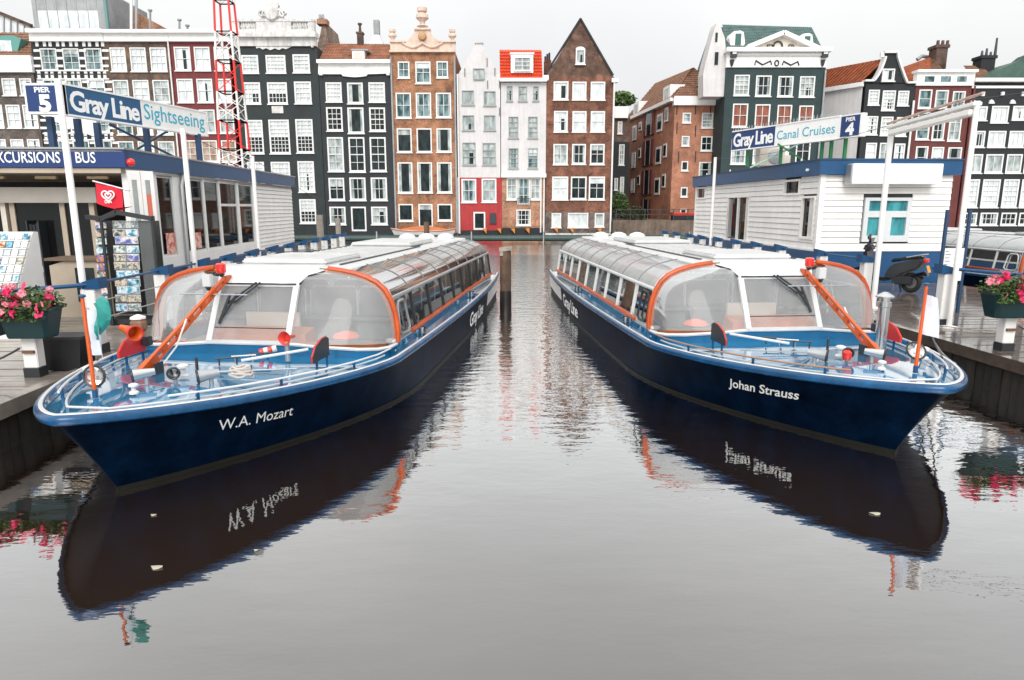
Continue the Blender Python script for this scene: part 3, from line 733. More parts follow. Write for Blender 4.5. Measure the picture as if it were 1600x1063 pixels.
for x, yb, hh in ((1238, 165, 1.0), (1052, 260, .65), (1425, 260, .65)):
    p = at(C2, x, yb); part('urn', MB().lathe([(.28, 0), (.12, .12), (.14, .25), (.36, .45), (.3, .6), (.16, .7), (.22, .78), (.22, .9)], (0, 0, 0), n=10) if False else MB().lathe([(r_ * hh, z_ * hh) for r_, z_ in ((.5, 0), (.2, .18), (.24, .4), (.55, .65), (.5, .95), (.26, 1.1), (.42, 1.2), (.42, 1.5))], (p.x, YF + .1, p.z), n=10), stone_c, h, smooth=True)
c = at(C2, 1240, 232); part('carved_head', MB().lathe([(.02, .35), (.28, .3), (.36, .15), (.36, 0)], (c.x, YF - .12, c.z), axis=(0, -1, 0), n=12), mat('gilt', (.45, .26, .12), .5), h, smooth=True)
for sx in (-1, 1):
    c = at(C2, 1240 + sx * 62, 268)
    part('festoon', MB().tube([c + Vector((sx * (.9 - 1.8 * t), -.2, .35 * math.cos(t * 3.1) * sx * 0 - .4 * math.sin(t * 3.1))) for t in [i / 9 for i in range(10)]], .1, 6), stone_c, h, smooth=True)
part('roof', MB().prism([(xa + .1, YF + .5, zt), ((xa + xb) / 2, YF + .5, zt + .85), (xb - .1, YF + .5, zt)], (0, 9, 0)), tile_br, h)
p, q = at(C2, 1048, 380), at(C2, 1450, 380)
part('downpipe', MB().tube([(xb - .08, YF - .12, zt - .4), (xb - .08, YF - .12, .8)], .08, 8), lead, h)
part('downpipe', MB().tube([(xa + .1, YF - .12, zt - .4), (xa + .1, YF - .12, .8)], .08, 8), lead, h)
for x in (1085, 1208, 1330):
    for i in range(1): pass
slab(h, 'plinth', black_base, C3, 1050, 858, 1455, 885, .12, .1)

# ---- white house with bright red ground floor
W = [(115, 752, 217, 872, 2, 1, 'm'), (297, 758, 397, 878, 2, 1, 'm'), (120, 958, 218, 1083, 2, 1, 'm'), (298, 958, 395, 1083, 2, 1, 'm'),
     (120, 175, 230, 360, 2, 3, 'm', C5), (287, 178, 397, 360, 2, 3, 'm', C5)]
dgf = mat('grey_window_paint', (.30, .32, .31), .5)
h, xa, xb, zt = house('canal_house', 'white spout-gabled house with bright red ground floor', C4, 88, 434, 850, 612, white_wall, W, fw=.06, zb=at(C5, 250, 466).z, fm=dgf)
cut(h, 'gable', white_wall, C4, [(92, 613), (95, 600), (150, 510), (185, 450), (213, 400), (228, 378), (228, 357), (288, 357), (288, 378), (305, 410), (345, 480), (385, 545), (432, 610), (432, 613)], 0, .5)
slab(h, 'gable_cap', stone_w, C4, 223, 353, 293, 363, .1, .55)
window(h, rect(C4, 210, 572, 303, 665), 2, 1, 'm', Y=YF - .15, fm=dgf, fw=.06, sill=False)
part('roof', MB().prism([(xa + .1, YF + .5, zt), ((xa + xb) / 2, YF + .5, at(C4, 258, 380).z), (xb - .1, YF + .5, zt)], (0, 9, 0)), tile_br, h)
zr = at(C5, 250, 466).z
W2 = [(112, 478, 235, 672, 2, 2, 't'), (280, 475, 402, 670, 2, 2, 'm'), (212, 752, 310, 900, 1, 1, 'd')]
rs = [rect(C5, *w[:4]) for w in W2]
xl_, xr_ = at(C5, 100, 700).x, at(C5, 446, 700).x
rw = part('red_ground_floor', holed_wall(xl_, 0, xr_, zr - .002, rs, YF).box(xl_, YF + .3, 0, xr_, YF + 9, zr - .01), red_base, h, recalc=False)
for i, (w, r) in enumerate(zip(W2, rs)): window(h, r, w[4], w[5], w[6], fw=.13, name='door' if i == 2 else 'window', sill=i < 2)
slab(h, 'notice_box', darkmetal, C5, 348, 762, 400, 850, .15, .05); slab(h, 'plinth', black_base, C5, 98, 905, 446, 945, .12, .1)
for x in (82, 92): 
    p = at(C5, x, 500); part('downpipe', MB().tube([(p.x, YF - .15, at(C4, 80, 620).z if x == 92 else zr), (p.x, YF - .15, .7)], .07, 8), frame_w if x == 92 else lead, h)
for (x, y) in ((325, 520), (390, 600), (140, 605), (330, 705), (428, 700), (428, 930)):
    p = at(C4, x, y); part('wall_anchor', MB().bar((p.x, YF - .05, p.z - .35), (p.x, YF - .05, p.z + .35), .05), dk_grey, h)

# ---- white house with red tiled mansard
W = [(487, 715, 537, 840, 1, 2, 'm'), (585, 718, 657, 840, 2, 2, 'm'), (706, 718, 754, 838, 1, 2, 'm'), (503, 970, 585, 1147, 2, 4, 'm'), (665, 970, 745, 1147, 2, 4, 'm'),
     (503, 222, 585, 388, 2, 4, 't', C5), (665, 222, 745, 388, 2, 4, 't', C5)]
h, xa, xb, zt = house('canal_house', 'white house with bright red tiled mansard roof over a brick ground floor', C4, 440, 818, 850, 690, white_wall, W, fw=.06, zb=at(C5, 600, 455).z, fm=dgf)
slab(h, 'cornice', white, C4, 430, 657, 822, 684, .5, .3)
m0, m1, m2, m3 = at(C4, 432, 657, YF), at(C4, 786, 657, YF), at(C4, 428, 418, YF + 1.6), at(C4, 776, 420, YF + 1.6)
tiles(h, 'mansard', tile_red, m0, m1, m2, m3, 16, 9, amp=.09, lap=.07)
part('roof_body', MB().prism([(m0.x, YF + .15, m0.z), (m0.x, YF + 1.75, m2.z - .05), (m0.x, YF + 8, m2.z - .05), (m0.x, YF + 8, m0.z)], (m1.x - m0.x - .1, 0, 0)), tile_red, h)
d = slab(h, 'dormer', white, C4, 522, 450, 708, 606, .05, 1.6)
slab(h, 'dormer_trim', white, C4, 514, 440, 716, 454, .15, 1.7)
window(h, rect(C4, 548, 476, 690, 596, YF - .05), 2, 3, 'm', Y=YF - .2, fw=.1, sill=False)
slab(h, 'roof_hatch', white, C4, 595, 378, 745, 418, -3, 4); slab(h, 'chimney', stone_w, C4, 442, 368, 500, 414, -3, 4)
for i in range(3): slab(h, 'chimney_pot', darkmetal, C4, 458 + i * 14, 388, 467 + i * 14, 410, -2.95, 3)
slab(h, 'moulding', white, C5, 443, 434, 815, 466, .35, .2)
zr = at(C5, 600, 456).z
W2 = [(487, 470, 572, 650, 2, 3, 'm'), (576, 470, 680, 690, 2, 3, 't'), (684, 470, 767, 650, 2, 3, 'm'), (568, 732, 687, 863, 3, 3, 'd')]
rs = [rect(C5, *w[:4]) for w in W2]
xl_, xr_ = at(C5, 448, 700).x, at(C5, 800, 700).x
part('brick_ground_floor', holed_wall(xl_, 0, xr_, zr - .01, rs, YF + .01).box(xl_, YF + .3, 0, xr_, YF + 9, zr - .02), brick_or2, h, recalc=False)
for i, (w, r) in enumerate(zip(W2, rs)): window(h, r, w[4], w[5], w[6], fw=.1, name='french_door' if i == 1 else 'window', sill=i != 1)
rr = rect(C5, 572, 640, 684, 690); rl = MB()
for i in range(9): rl.bar((rr[0] + (rr[2] - rr[0]) * i / 8, YF - .25, rr[1]), (rr[0] + (rr[2] - rr[0]) * i / 8, YF - .25, rr[3]), .03)
rl.bar((rr[0], YF - .25, rr[3]), (rr[2], YF - .25, rr[3]), .05); part('balcony_rail', rl, darkmetal, h)
slab(h, 'plinth', black_base, C5, 448, 885, 800, 945, .12, .1)
for x in (771, 797): 
    p = at(C5, x, 600); part('downpipe', MB().tube([(p.x, YF - .15, zr), (p.x, YF - .15, .8)], .07, 8), frame_w, h)

# ---- brown brick house with tall pointed gable
W = [(877, 677, 1000, 830, 2, 1, 'l'), (1033, 680, 1150, 830, 2, 1, 'l'), (1185, 680, 1305, 832, 2, 1, 'l'),
     (880, 923, 995, 1097, 2, 2, 'l'), (1033, 925, 1150, 1097, 2, 2, 'l'), (1185, 925, 1303, 1097, 2, 2, 'l'),
     (875, 187, 995, 358, 2, 2, 'm', C5), (1030, 187, 1145, 355, 2, 2, 'd', C5), (1180, 187, 1300, 357, 2, 2, 'd', C5),
     (865, 458, 998, 650, 2, 2, 'l', C5), (1020, 458, 1150, 648, 2, 2, 'd', C5), (1170, 458, 1302, 650, 2, 2, 'd', C5),
     (860, 760, 940, 880, 1, 1, 'l', C5), (995, 758, 1165, 880, 3, 1, 'l', C5), (1218, 760, 1298, 875, 1, 1, 'm', C5)]
h, xa, xb, zt = house('canal_house', 'brown brick house with tall pointed gable and one attic window', C4, 815, 1372, 1000, 640, brick_br, W, fw=.12)
ga = [(815, 640), (822, 606), (900, 500), (980, 362), (1040, 265), (1100, 160), (1160, 262), (1235, 390), (1305, 510), (1368, 622), (1372, 640)]
cut(h, 'gable', brick_br_top, C4, ga, 0, .5)
a, b = at(C4, 812, 612), at(C4, 1100, 156); part('gable_coping', MB().bar((a.x, YF + .2, a.z), (b.x, YF + .2, b.z), .7, .14), dk_grey, h)
a = at(C4, 1372, 628); part('gable_coping', MB().bar((a.x, YF + .2, a.z), (b.x, YF + .2, b.z), .7, .14), dk_grey, h)
r = rect(C4, 1060, 412, 1138, 537); window(h, r, 1, 1, 'm', Y=YF - .15, fw=.11)
c = at(C4, 1099, 412); part('window_arch', MB().prism([(c.x + .82 * math.cos(t) * (r[2] - r[0]) / 1.64, YF - .08, r[3] + .22 * math.sin(t)) for t in [math.pi * i / 8 for i in range(9)]], (0, .15, 0)), frame_w, h)
part('roof', MB().prism([(xa + .1, YF + .5, zt), ((xa + xb) / 2, YF + .5, at(C4, 1100, 175).z), (xb - .1, YF + .5, zt)], (0, 9, 0)), tile_br, h)
slab(h, 'gutter_end', white, C4, 785, 630, 835, 672, .3, .3); slab(h, 'gutter_end', white, C4, 1358, 655, 1412, 688, .3, .3)
r = rect(C5, 806, 752, 1352, 945)
part('stone_base', holed_wall(r[0], 0, r[2], r[3], [rect(C5, *w[:4]) for w in W[12:]], YF - .05, .05), brick_mat('base_brick', (.15, .115, .10), (.12, .09, .08), (.19, .16, .14), patch=(.3, .2, .13)), h, recalc=False)
for x in (1360,): 
    p = at(C5, x, 400); part('downpipe', MB().tube([(p.x, YF - .15, zt - .3), (p.x, YF - .15, .8)], .08, 8), frame_w, h)
slab(h, 'plinth', stone_w, C5, 806, 928, 1350, 945, .18, .1)
g = thing('chimney_stack', 'small cluster of chimney pots between red mansard and pointed gable', 'chimney', at(C4, 830, 600, YF + 4))
r = rect(C4, 800, 500, 858, 610, YF + 4); part('stack', MB().box(r[0], YF + 4, r[1], r[2], YF + 5, r[3]), brick_br, g)
for x, yy in ((808, 470), (825, 450), (842, 440)): 
    p, q = at(C4, x, 500, YF + 4.4), at(C4, x, yy, YF + 4.4); part('pot', MB().tube([p, q], .09, 8), darkmetal, g)

# ---- narrow dark house in the alley, quay wall
Y2 = YF + 9
W = [(1410, 0, 1448, 102, 2, 3, 'm'), (1420, 190, 1465, 362, 2, 4, 'm'), (1382, 470, 1412, 570, 1, 3, 'm'), (1428, 460, 1462, 602, 2, 3, 'm')]
h, xa, xb, zt = house('canal_house', 'narrow dark brick house in the gap beside the pointed gable', C5, 1365, 1500, 400, -40, brick_dkb, W, Y=Y2)
zz = at(C5, 1430, 170, Y2).z
part('tarred_ground_floor', holed_wall(xa, 0, xb, zz, [rect(C5, *w[:4], Y2) for w in W[1:]], Y2 - .03, .05), black_f, h, recalc=False)
slab(h, 'eaves', white, C6, 30, 588, 122, 660, .4, 1, Y=Y2)
qw = MB(); a, b = UY(958, 340, YF - .5), UY(1110, 340, YF - .5)
qw.box(a.x, YF - .5, -.5, b.x + 1, YF + 20, 1.9); solo('quay_wall', qw, quay, 'brown stone quay wall with railing beyond the right boat', 'quay wall')
rl = thing('quay_railing', 'dark iron railing on the stone quay between the brick houses', 'railing', (a.x + 2, YF - .3, 1.9))
for i in range(7):
    x = a.x + .3 + i * (b.x - a.x - 1) / 6; part('post', MB().bar((x, YF - .3, 1.9), (x, YF - .3, 2.9), .07), darkmetal, rl)
for z in (2.4, 2.85): part('rail', MB().bar((a.x + .2, YF - .3, z), (b.x - .7, YF - .3, z), .06), darkmetal, rl)

def leaf_blob(centre, rad, n, size, seed=0, zs=1.0):
    rnd = random.Random(seed); mb = MB()
    for i in range(n):
        while True:
            p = Vector((rnd.uniform(-1, 1), rnd.uniform(-1, 1), rnd.uniform(-1, 1)))
            if .25 < p.length < 1: break
        q = Vector((p.x * rad[0], p.y * rad[1], p.z * rad[2])) + Vector(centre)
        a = Vector((rnd.uniform(-1, 1), rnd.uniform(-1, 1), rnd.uniform(-.6, .6))).normalized() * size * rnd.uniform(.6, 1.3)
        b = a.cross(Vector((rnd.uniform(-1, 1), rnd.uniform(-1, 1), rnd.uniform(-1, 1)))).normalized() * size * .45
        mb.poly([q - a, q - a * .2 + b, q + a, q - a * .2 - b])
    return mb
for (px, py, rx, rz, lab, sd) in ((968, 318, .9, 1.1, 'leafy shrub against the pointed gable house on the quay', 1), (990, 335, 1.4, .8, 'low dark shrub on the quay beside the railing', 2)):
    c = UY(px, py, YF + 2); t = thing('quay_shrub', lab, 'shrub', (c.x, c.y, 1.9))
    part('foliage', leaf_blob(c, (rx, .8, rz), 420, .17, sd), leafm if sd == 1 else leafd, t, kind='stuff', recalc=False)
    for k in range(3): part('stem', MB().tube([(c.x + (k - 1) * .3, c.y, 1.85), (c.x + (k - 1) * .5, c.y + .1, c.z)], .05, 6), wood_pile, t)
c = UY(970, 156, YF + 30); t = thing('roof_tree', 'small green tree top showing over the alley roof', 'tree', (c.x, c.y, .5))
part('crown', leaf_blob(c, (2.0, 1.6, 1.0), 500, .35, 5), leafm, t, kind='stuff', recalc=False)
part('trunk', MB().tube([(c.x, c.y, .5), (c.x + .2, c.y, c.z * .6), (c.x, c.y, c.z)], [.35, .28, .1], 8), wood_pile, t)

# ---- brick warehouse on the corner
YL = YF + 3
fx0, fx1 = at(C6, 412, 700, YL).x, at(C6, 722, 700, YL).x
W = [(465, 625, 518, 688, 1, 2, 'm'), (585, 625, 655, 720, 2, 4, 'm'), (460, 770, 508, 832, 1, 1, 'm'), (580, 772, 650, 863, 2, 2, 'd'), (458, 927, 500, 987, 1, 1, 'd'), (567, 932, 650, 1030, 1, 2, 'd'),
     (454, 1090, 496, 1150, 1, 1, 'd'), (450, 1225, 490, 1275, 1, 1, 'd'), (565, 1100, 640, 1190, 1, 2, 'd')]
h, xa, xb, zt = house('warehouse', 'orange brick corner warehouse with hipped tile roof', C6, 412, 722, 700, 580, brick_ware, W, Y=YL, depth=1, fw=.1)
slab(h, 'cornice', white, C6, 408, 524, 720, 580, .35, .3, Y=YL)
# long side running back to the left
sA = Vector((xa, YL, 0)); zc = zt
p_far = at(C6, 118, 640, YL + 16); dirv = Vector((p_far.x - xa, 16, 0)); L_ = dirv.length; dirv.normalize(); nv = Vector((-dirv.y, dirv.x, 0))
ztop = at(C6, 412, 530, YL).z
side = part('side_wall', MB().quad(sA, sA + dirv * L_, sA + dirv * L_ + Vector((0, 0, ztop)), sA + Vector((0, 0, ztop))).quad(sA + dirv * L_, (xb, YL + 16, 0), (xb, YL + 16, ztop), sA + dirv * L_ + Vector((0, 0, ztop))).quad((xb, YL, 0), (xb, YL + 16, 0), (xb, YL + 16, ztop), (xb, YL, ztop)), brick_ware, h, recalc=False)
part('eaves', MB().bar(sA + Vector((-.2, 0, ztop - .15)), sA + dirv * L_ + Vector((-.2, 0, ztop - .15)), .5, .3), white, h)
ap = at(C6, 530, 345, YL + 4); apb = at(C6, 300, 440, YL + 15)
fl, frr = Vector((xa - .2, YL - .2, ztop)), Vector((xb + .2, YL - .2, ztop)); bl_ = sA + dirv * L_ + Vector((-.2, 0, ztop)); br_ = Vector((xb, YL + 16, ztop))
tiles(h, 'roof_front', tile_br, fl, frr, ap, ap + Vector((.05, 0, 0)), 20, 14)
tiles(h, 'roof_side', tile_br, bl_, fl, apb, ap, 40, 14)
part('roof_body', MB().poly([frr, br_, apb, ap]).poly([br_, bl_, apb]).poly([fl + Vector((0, .1, -.05)), frr + Vector((0, .1, -.05)), ap + Vector((0, .1, -.1))]).poly([bl_ + Vector((.1, 0, -.08)), fl + Vector((.1, 0, -.08)), ap + Vector((.1, 0, -.1)), apb + Vector((.1, 0, -.1))]), tile_br, h, recalc=False)
d = slab(h, 'dormer', white, C6, 590, 445, 656, 524, .1, 2, Y=YL); window(h, rect(C6, 600, 458, 646, 520, YL - .12), 2, 1, 'm', Y=YL - .26, fw=.07, sill=False)
c = at(C6, 622, 445, YL); part('dormer_roof', MB().prism([(c.x - .75, YL - .2, c.z), (c.x, YL - .2, c.z + .35), (c.x + .75, YL - .2, c.z)], (0, 2.4, 0)), white, h)
def on_side(s, z): return sA + dirv * (s * L_) + Vector((0, 0, z)) + nv * .03
zs_ = lambda f: f * ztop
for (s0, s1, f0, f1) in ((.10, .16, .855, .955), (.20, .30, .80, .93), (.10, .16, .60, .70), (.20, .30, .56, .69), (.10, .16, .38, .48), (.20, .30, .33, .46),
                         (.62, .68, .86, .93), (.74, .83, .80, .92), (.62, .68, .64, .72), (.74, .83, .57, .70), (.62, .68, .42, .50), (.74, .83, .36, .48)):
    p = [on_side(s0, zs_(f0)), on_side(s1, zs_(f0)), on_side(s1, zs_(f1)), on_side(s0, zs_(f1))]
    w = part('window', MB().prism(p, nv * .06), frame_w, h)
    c = sum(p, Vector()) / 4; q = [c + (x - c) * .72 + nv * .065 for x in p]; part('pane', MB().prism(q, nv * .01), P_D, w)
for k, (f0, f1) in enumerate(((.80, .985), (.57, .76), (.34, .53), (.12, .30))):
    p = [on_side(.40, zs_(f0)), on_side(.52, zs_(f0)), on_side(.52, zs_(f1)), on_side(.40, zs_(f1))]
    w = part('loading_door', MB().prism(p, nv * .06), frame_w, h); q = [p[0].lerp(p[1], .15) + nv * .07, p[0].lerp(p[1], .85) + nv * .07, p[3].lerp(p[2], .85) + nv * .07, p[3].lerp(p[2], .15) + nv * .07]
    part('door_leaf', MB().prism(q, nv * .02), P_D, w)
    for s0, s1 in ((.355, .40), (.52, .57)):
        q = [on_side(s0, zs_(f0)), on_side(s1, zs_(f0)), on_side(s1, zs_(f1)), on_side(s0, zs_(f1))]
        part('shutter', MB().prism(q, nv * .10), red_f, h)
for (s, y0) in ((.13, ztop - .1), (.75, ztop - .1)):
    b0 = on_side(s, y0) + nv * -.6
    dm = part('side_dormer', MB().obox(b0 + Vector((0, 0, .7)), dirv * 1.0, nv * .7, Vector((0, 0, .75))), white, h)
    part('pane', MB().obox(b0 + Vector((0, 0, .7)) + nv * .71, dirv * .55, nv * .02, Vector((0, 0, .5))), P_M, dm)
for (x, y) in ((545, 600), (640, 595), (690, 600), (430, 720), (545, 740), (690, 745), (545, 900), (690, 900), (440, 900), (540, 1060), (685, 1060), (430, 600)):
    p = at(C6, x, y, YL); part('wall_anchor', MB().bar((p.x, YL - .05, p.z - .5), (p.x, YL - .05, p.z + .5), .07), dk_grey, h)
part('downpipe', MB().tube([(xb - .1, YL - .12, ztop - .5), (xb - .1, YL - .12, 1)], .09, 8), lead, h)

# ---- teal house with pediment
W = [(787, 388, 882, 517, 3, 4, 'm'), (922, 392, 1018, 522, 2, 2, 'd'), (1060, 396, 1155, 525, 2, 2, 'd'), (1195, 397, 1290, 527, 3, 3, 'm'),
     (777, 568, 872, 715, 2, 2, 'b'), (917, 572, 1010, 718, 2, 2, 'b'), (1055, 576, 1145, 722, 2, 2, 'b'), (1190, 580, 1280, 725, 2, 2, 'b'),
     (768, 790, 860, 945, 3, 3, 't'), (905, 790, 995, 942, 3, 3, 'm'), (1040, 790, 1130, 942, 3, 3, 'l'), (1172, 790, 1262, 940, 2, 2, 'd'),
     (755, 1040, 850, 1200, 2, 3, 'd'), (892, 1040, 985, 1200, 2, 3, 'd')]
h, xa, xb, zt = house('canal_house', 'dark teal house with white pediment, frieze and green tiled roof', C6, 722, 1335, 650, 345, teal_f, W, fw=.11)
slab(h, 'frieze', white, C6, 738, 250, 1362, 343, .15, .3); slab(h, 'cornice', stone_c if False else white, C6, 728, 226, 1380, 252, .7, .4)
dn = MB()
for i in range(60):
    p = at(C6, 795 + i * 9, 262); dn.box(p.x - .07, YF - .32, p.z - .14, p.x + .07, YF - .1, p.z + .1)
part('dentils', dn, white, h, kind='stuff')
cut(h, 'tympanum', cream, C6, [(885, 228), (1085, 142), (1285, 236)], .1, .3)
a, b, t = at(C6, 862, 222), at(C6, 1312, 236), at(C6, 1085, 132)
for q in (a, b): part('pediment_edge', MB().bar((q.x, YF - .2, q.z), (t.x, YF - .2, t.z), .8, .36, up=(0, 0, 1)), white, h)
c = at(C6, 1056, 212); part('oculus', MB().tube([(c.x + .38 * math.cos(t_), YF - .16, c.z + .38 * math.sin(t_)) for t_ in [2 * math.pi * i / 16 for i in range(16)]], .07, 6, closed=True), darkmetal, h)
for (x0, x1, sk) in ((985, 1022, 8), (1125, 1160, -8)):
    P = [at(C6, x, y) for x, y in ((x0, 230), (x1, 230), (x1 - max(0, -sk), 204), (x0 + max(0, sk), 204))]
    P = [(p.x, YF - .14, p.z) for p in P]; part('carved_panel', MB().tube(P, .055, 5, closed=True), darkmetal, h)
    c = at(C6, (x0 + x1) / 2, 218); part('rosette', MB().lathe([(.09, 0), (.05, .05)], (c.x, YF - .11, c.z), axis=(0, -1, 0), n=8), darkmetal, h)
def stroke(pts, w=.07):
    P = [at(C6, x, y) for x, y in pts]; return MB().tube([(p.x, YF - .19, p.z) for p in P], w, 6)
part('swag_letter', stroke([(912, 328), (917, 302), (960, 328), (1010, 304), (1016, 328)]), darkmetal, h)
part('swag_letter', stroke([(1083, 330), (1090, 306), (1135, 330), (1180, 308), (1186, 332)]), darkmetal, h)
c = at(C6, 1048, 318); part('swag_letter', MB().tube([(c.x + .17 * math.cos(t_), YF - .19, c.z + .22 * math.sin(t_)) for t_ in [2 * math.pi * i / 14 for i in range(14)]], .06, 6, closed=True), darkmetal, h)
for x in (778, 1343):
    c = at(C6, x, 262); part('console', MB().box(c.x - .25, YF - .5, c.z - .3, c.x + .25, YF, c.z + .3), darkmetal, h); part('console_face', MB().box(c.x - .18, YF - .56, c.z - .05, c.x + .18, YF - .5, c.z + .25), white, h)
    c = at(C6, x - 10, 318); part('console_drop', MB().lathe([(.04, -.3), (.14, -.1), (.2, .25)], (c.x, YF - .25, c.z), n=8), darkmetal, h)
e0, e1, r0, r1 = at(C6, 736, 222, YF + .2), at(C6, 1340, 236, YF + .2), at(C6, 712, 76, YF + 5), at(C6, 1268, 92, YF + 5)
tiles(h, 'roof', tile_gn, e0, e1, r0, r1, 44, 15)
part('roof_body', MB().prism([(e0.x, YF + .4, e0.z - .2), (e0.x, YF + 5, r0.z - .2), (e0.x, YF + 9.6, e0.z - .2)], (e1.x - e0.x, 0, 0)), tile_gn, h)
for (x0, y0, x1, y1, s0, s1) in ((772, 100, 870, 200, 808, 845), (1208, 116, 1302, 212, 1245, 1280)):
    cut(h, 'dormer', white, C6, [(x0 + 6, y1), (x0, y0 + 45), (x0 + 28, y0 + 5), (x1 - 28, y0), (x1 - 8, y0 + 10), (x1, y1 - 20), (x1 - 8, y1)], -.6, 3)
    slab(h, 'dormer_shutter', mat('shutter_green', (.03, .10, .085), .5), C6, s0, y0 + 20, s1, y1 - 8, -.55, .8)
gw = cut(h, 'white_gable_wall', white_wall, C6, [(600, 520), (600, 380), (612, 320), (640, 215), (672, 90), (685, 58), (708, 75), (735, 150), (745, 240), (740, 520)], -.3, 2)
for (x0, y0, x1, y1) in ((676, 120, 690, 178), (672, 242, 694, 322)): slab(h, 'window', P_D, C6, x0, y0, x1, y1, -.25, .4)
slab(h, 'chimney', lead, C6, 1205, 66, 1282, 98, -4, 5)
part('downpipe', MB().tube([(xb - .06, YF - .12, zt - .2), (xb - .06, YF - .12, 2)], .08, 8), lead, h)

# ---- black neck-gabled house with long orange roof
W = [(487, 550, 565, 658, 3, 4, 'l'), (585, 555, 678, 697, 3, 5, 'l'), (697, 557, 775, 663, 3, 4, 'l'),
     (473, 738, 552, 870, 3, 4, 'l'), (575, 742, 660, 875, 3, 4, 'l'), (685, 745, 760, 880, 3, 4, 'l'),
     (467, 335, 543, 470, 1, 2, 'l', C8), (565, 335, 650, 470, 2, 2, 'm', C8), (670, 340, 745, 472, 1, 2, 'l', C8)]
h, xa, xb, zt = house('canal_house', 'black neck-gabled house with a long orange tiled roof running back', C7, 447, 800, 750, 500, black_f, W, fw=.11)
cut(h, 'gable', black_f, C7, [(455, 505), (458, 490), (520, 488), (545, 455), (570, 410), (590, 360), (603, 320), (607, 285), (690, 285), (692, 320), (705, 365), (720, 410), (738, 460), (757, 500), (815, 503), (815, 506)], 0, .5)
for P in ([(458, 486), (522, 486), (548, 452), (573, 405), (594, 352), (605, 315), (607, 280)], [(690, 280), (694, 320), (708, 365), (724, 412), (742, 462), (758, 500), (818, 500)]):
    Q = [at(C7, x, y) for x, y in P]
    mb = MB()
    for i in range(len(Q) - 1): mb.bar((Q[i].x, YF + .1, Q[i].z), (Q[i + 1].x, YF + .1, Q[i + 1].z), .7, .16)
    part('gable_edge', mb, frame_w, h)
slab(h, 'gable_cap', frame_w, C7, 600, 274, 697, 290, .2, .55)
window(h, rect(C7, 580, 402, 668, 490), 2, 1, 'l', Y=YF - .15, fw=.1)
sk = Vector((-7.0, 11, 0))
rt, el = at(C7, 600, 318), at(C7, 460, 488); er = at(C7, 812, 500)
tiles(h, 'roof_left', tile_or, el + Vector((0, .4, 0)) + sk, el + Vector((0, .4, 0)), rt + Vector((.5, .4, 0)) + sk, rt + Vector((.5, .4, 0)), 34, 20)
part('roof_right', MB().quad(er + Vector((0, .4, 0)), er + sk, rt + sk + Vector((.9, 0, 0)), rt + Vector((.9, .4, 0))), tile_or, h, recalc=False)
z0 = el.z
part('side_wall', MB().quad((el.x, YF + .2, 0), el + sk - Vector((0, 0, el.z)), el + sk, (el.x, YF + .2, el.z)), white_wall, h, recalc=False)
part('gutter', MB().bar(el + Vector((-.1, 0, -.25)), el + sk + Vector((-.1, 0, -.25)), .3, .35), white, h)
c = el + sk * .62 + Vector((.7, .3, .9)); part('roof_light', MB().obox(c, sk.normalized() * .35, Vector((.3, .1, .35)), Vector((-.2, -.2, .4)) * .3), white, h)
part('downpipe', MB().tube([(xb - .1, YF - .15, zt - 1.5), (xb - .1, YF - .15, 1)], .09, 8), frame_w, h)

# ---- dark red house with white attic band
W = [(845, 548, 938, 682, 1, 2, 't'), (963, 552, 1055, 683, 1, 2, 't'), (1085, 560, 1175, 690, 2, 2, 't'),
     (832, 118, 925, 312, 1, 3, 't', C8), (945, 120, 1032, 316, 2, 3, 'd', C8), (1060, 122, 1148, 322, 2, 3, 'm', C8),
     (820, 360, 908, 520, 1, 2, 'd', C8), (935, 365, 1020, 520, 2, 2, 't', C8), (1050, 367, 1148, 520, 1, 2, 'd', C8)]
h, xa, xb, zt = house('canal_house', 'dark red house with white attic band behind the lamp posts', C7, 802, 1200, 750, 520, red_f2, W, fw=.11)
slab(h, 'attic_band', white, C7, 825, 425, 1236, 522, .2, .4); slab(h, 'cornice', white, C7, 820, 412, 1246, 430, .5, .5)
for x0, x1 in ((880, 947), (994, 1064), (1110, 1178)): slab(h, 'attic_light', P_T, C7, x0, 457, x1, 496, .23, .1)
e0, e1, r0, r1 = at(C7, 720, 455, YF + .6), at(C7, 1000, 415, YF + .6), at(C7, 742, 388, YF + 5), at(C7, 940, 318, YF + 5)
tiles(h, 'roof', tile_or, at(C7, 740, 500, YF + 1), at(C7, 925, 480, YF + 1), at(C7, 720, 395, YF + 6), at(C7, 935, 316, YF + 6), 22, 14)
tiles(h, 'roof_hip', tile_br, at(C7, 925, 480, YF + 1), at(C7, 1040, 440, YF + 1.2), at(C7, 933, 316, YF + 6), at(C7, 945, 316, YF + 6), 10, 14)
r = rect(C7, 968, 248, 1048, 400, YF + 5); part('chimney', MB().box(r[0], YF + 5, r[1], r[2], YF + 6.2, r[3]).box(r[0] - .12, YF + 4.9, r[3] - .02, r[2] + .12, YF + 6.3, r[3] + .25), brick_dkb, h)
for i in range(3): part('chimney_pot', MB().lathe([(.16, 0), (.13, .5)], (r[0] + .4 + i * .45, YF + 5.6, r[3] + .25), n=8), brick_dkb, h)
part('roof_vent', MB().tube([at(C7, 835, 335, YF + 7), at(C7, 870, 310, YF + 7), at(C7, 905, 315, YF + 7), at(C7, 925, 330, YF + 7)], .18, 8), lead, h, smooth=True)

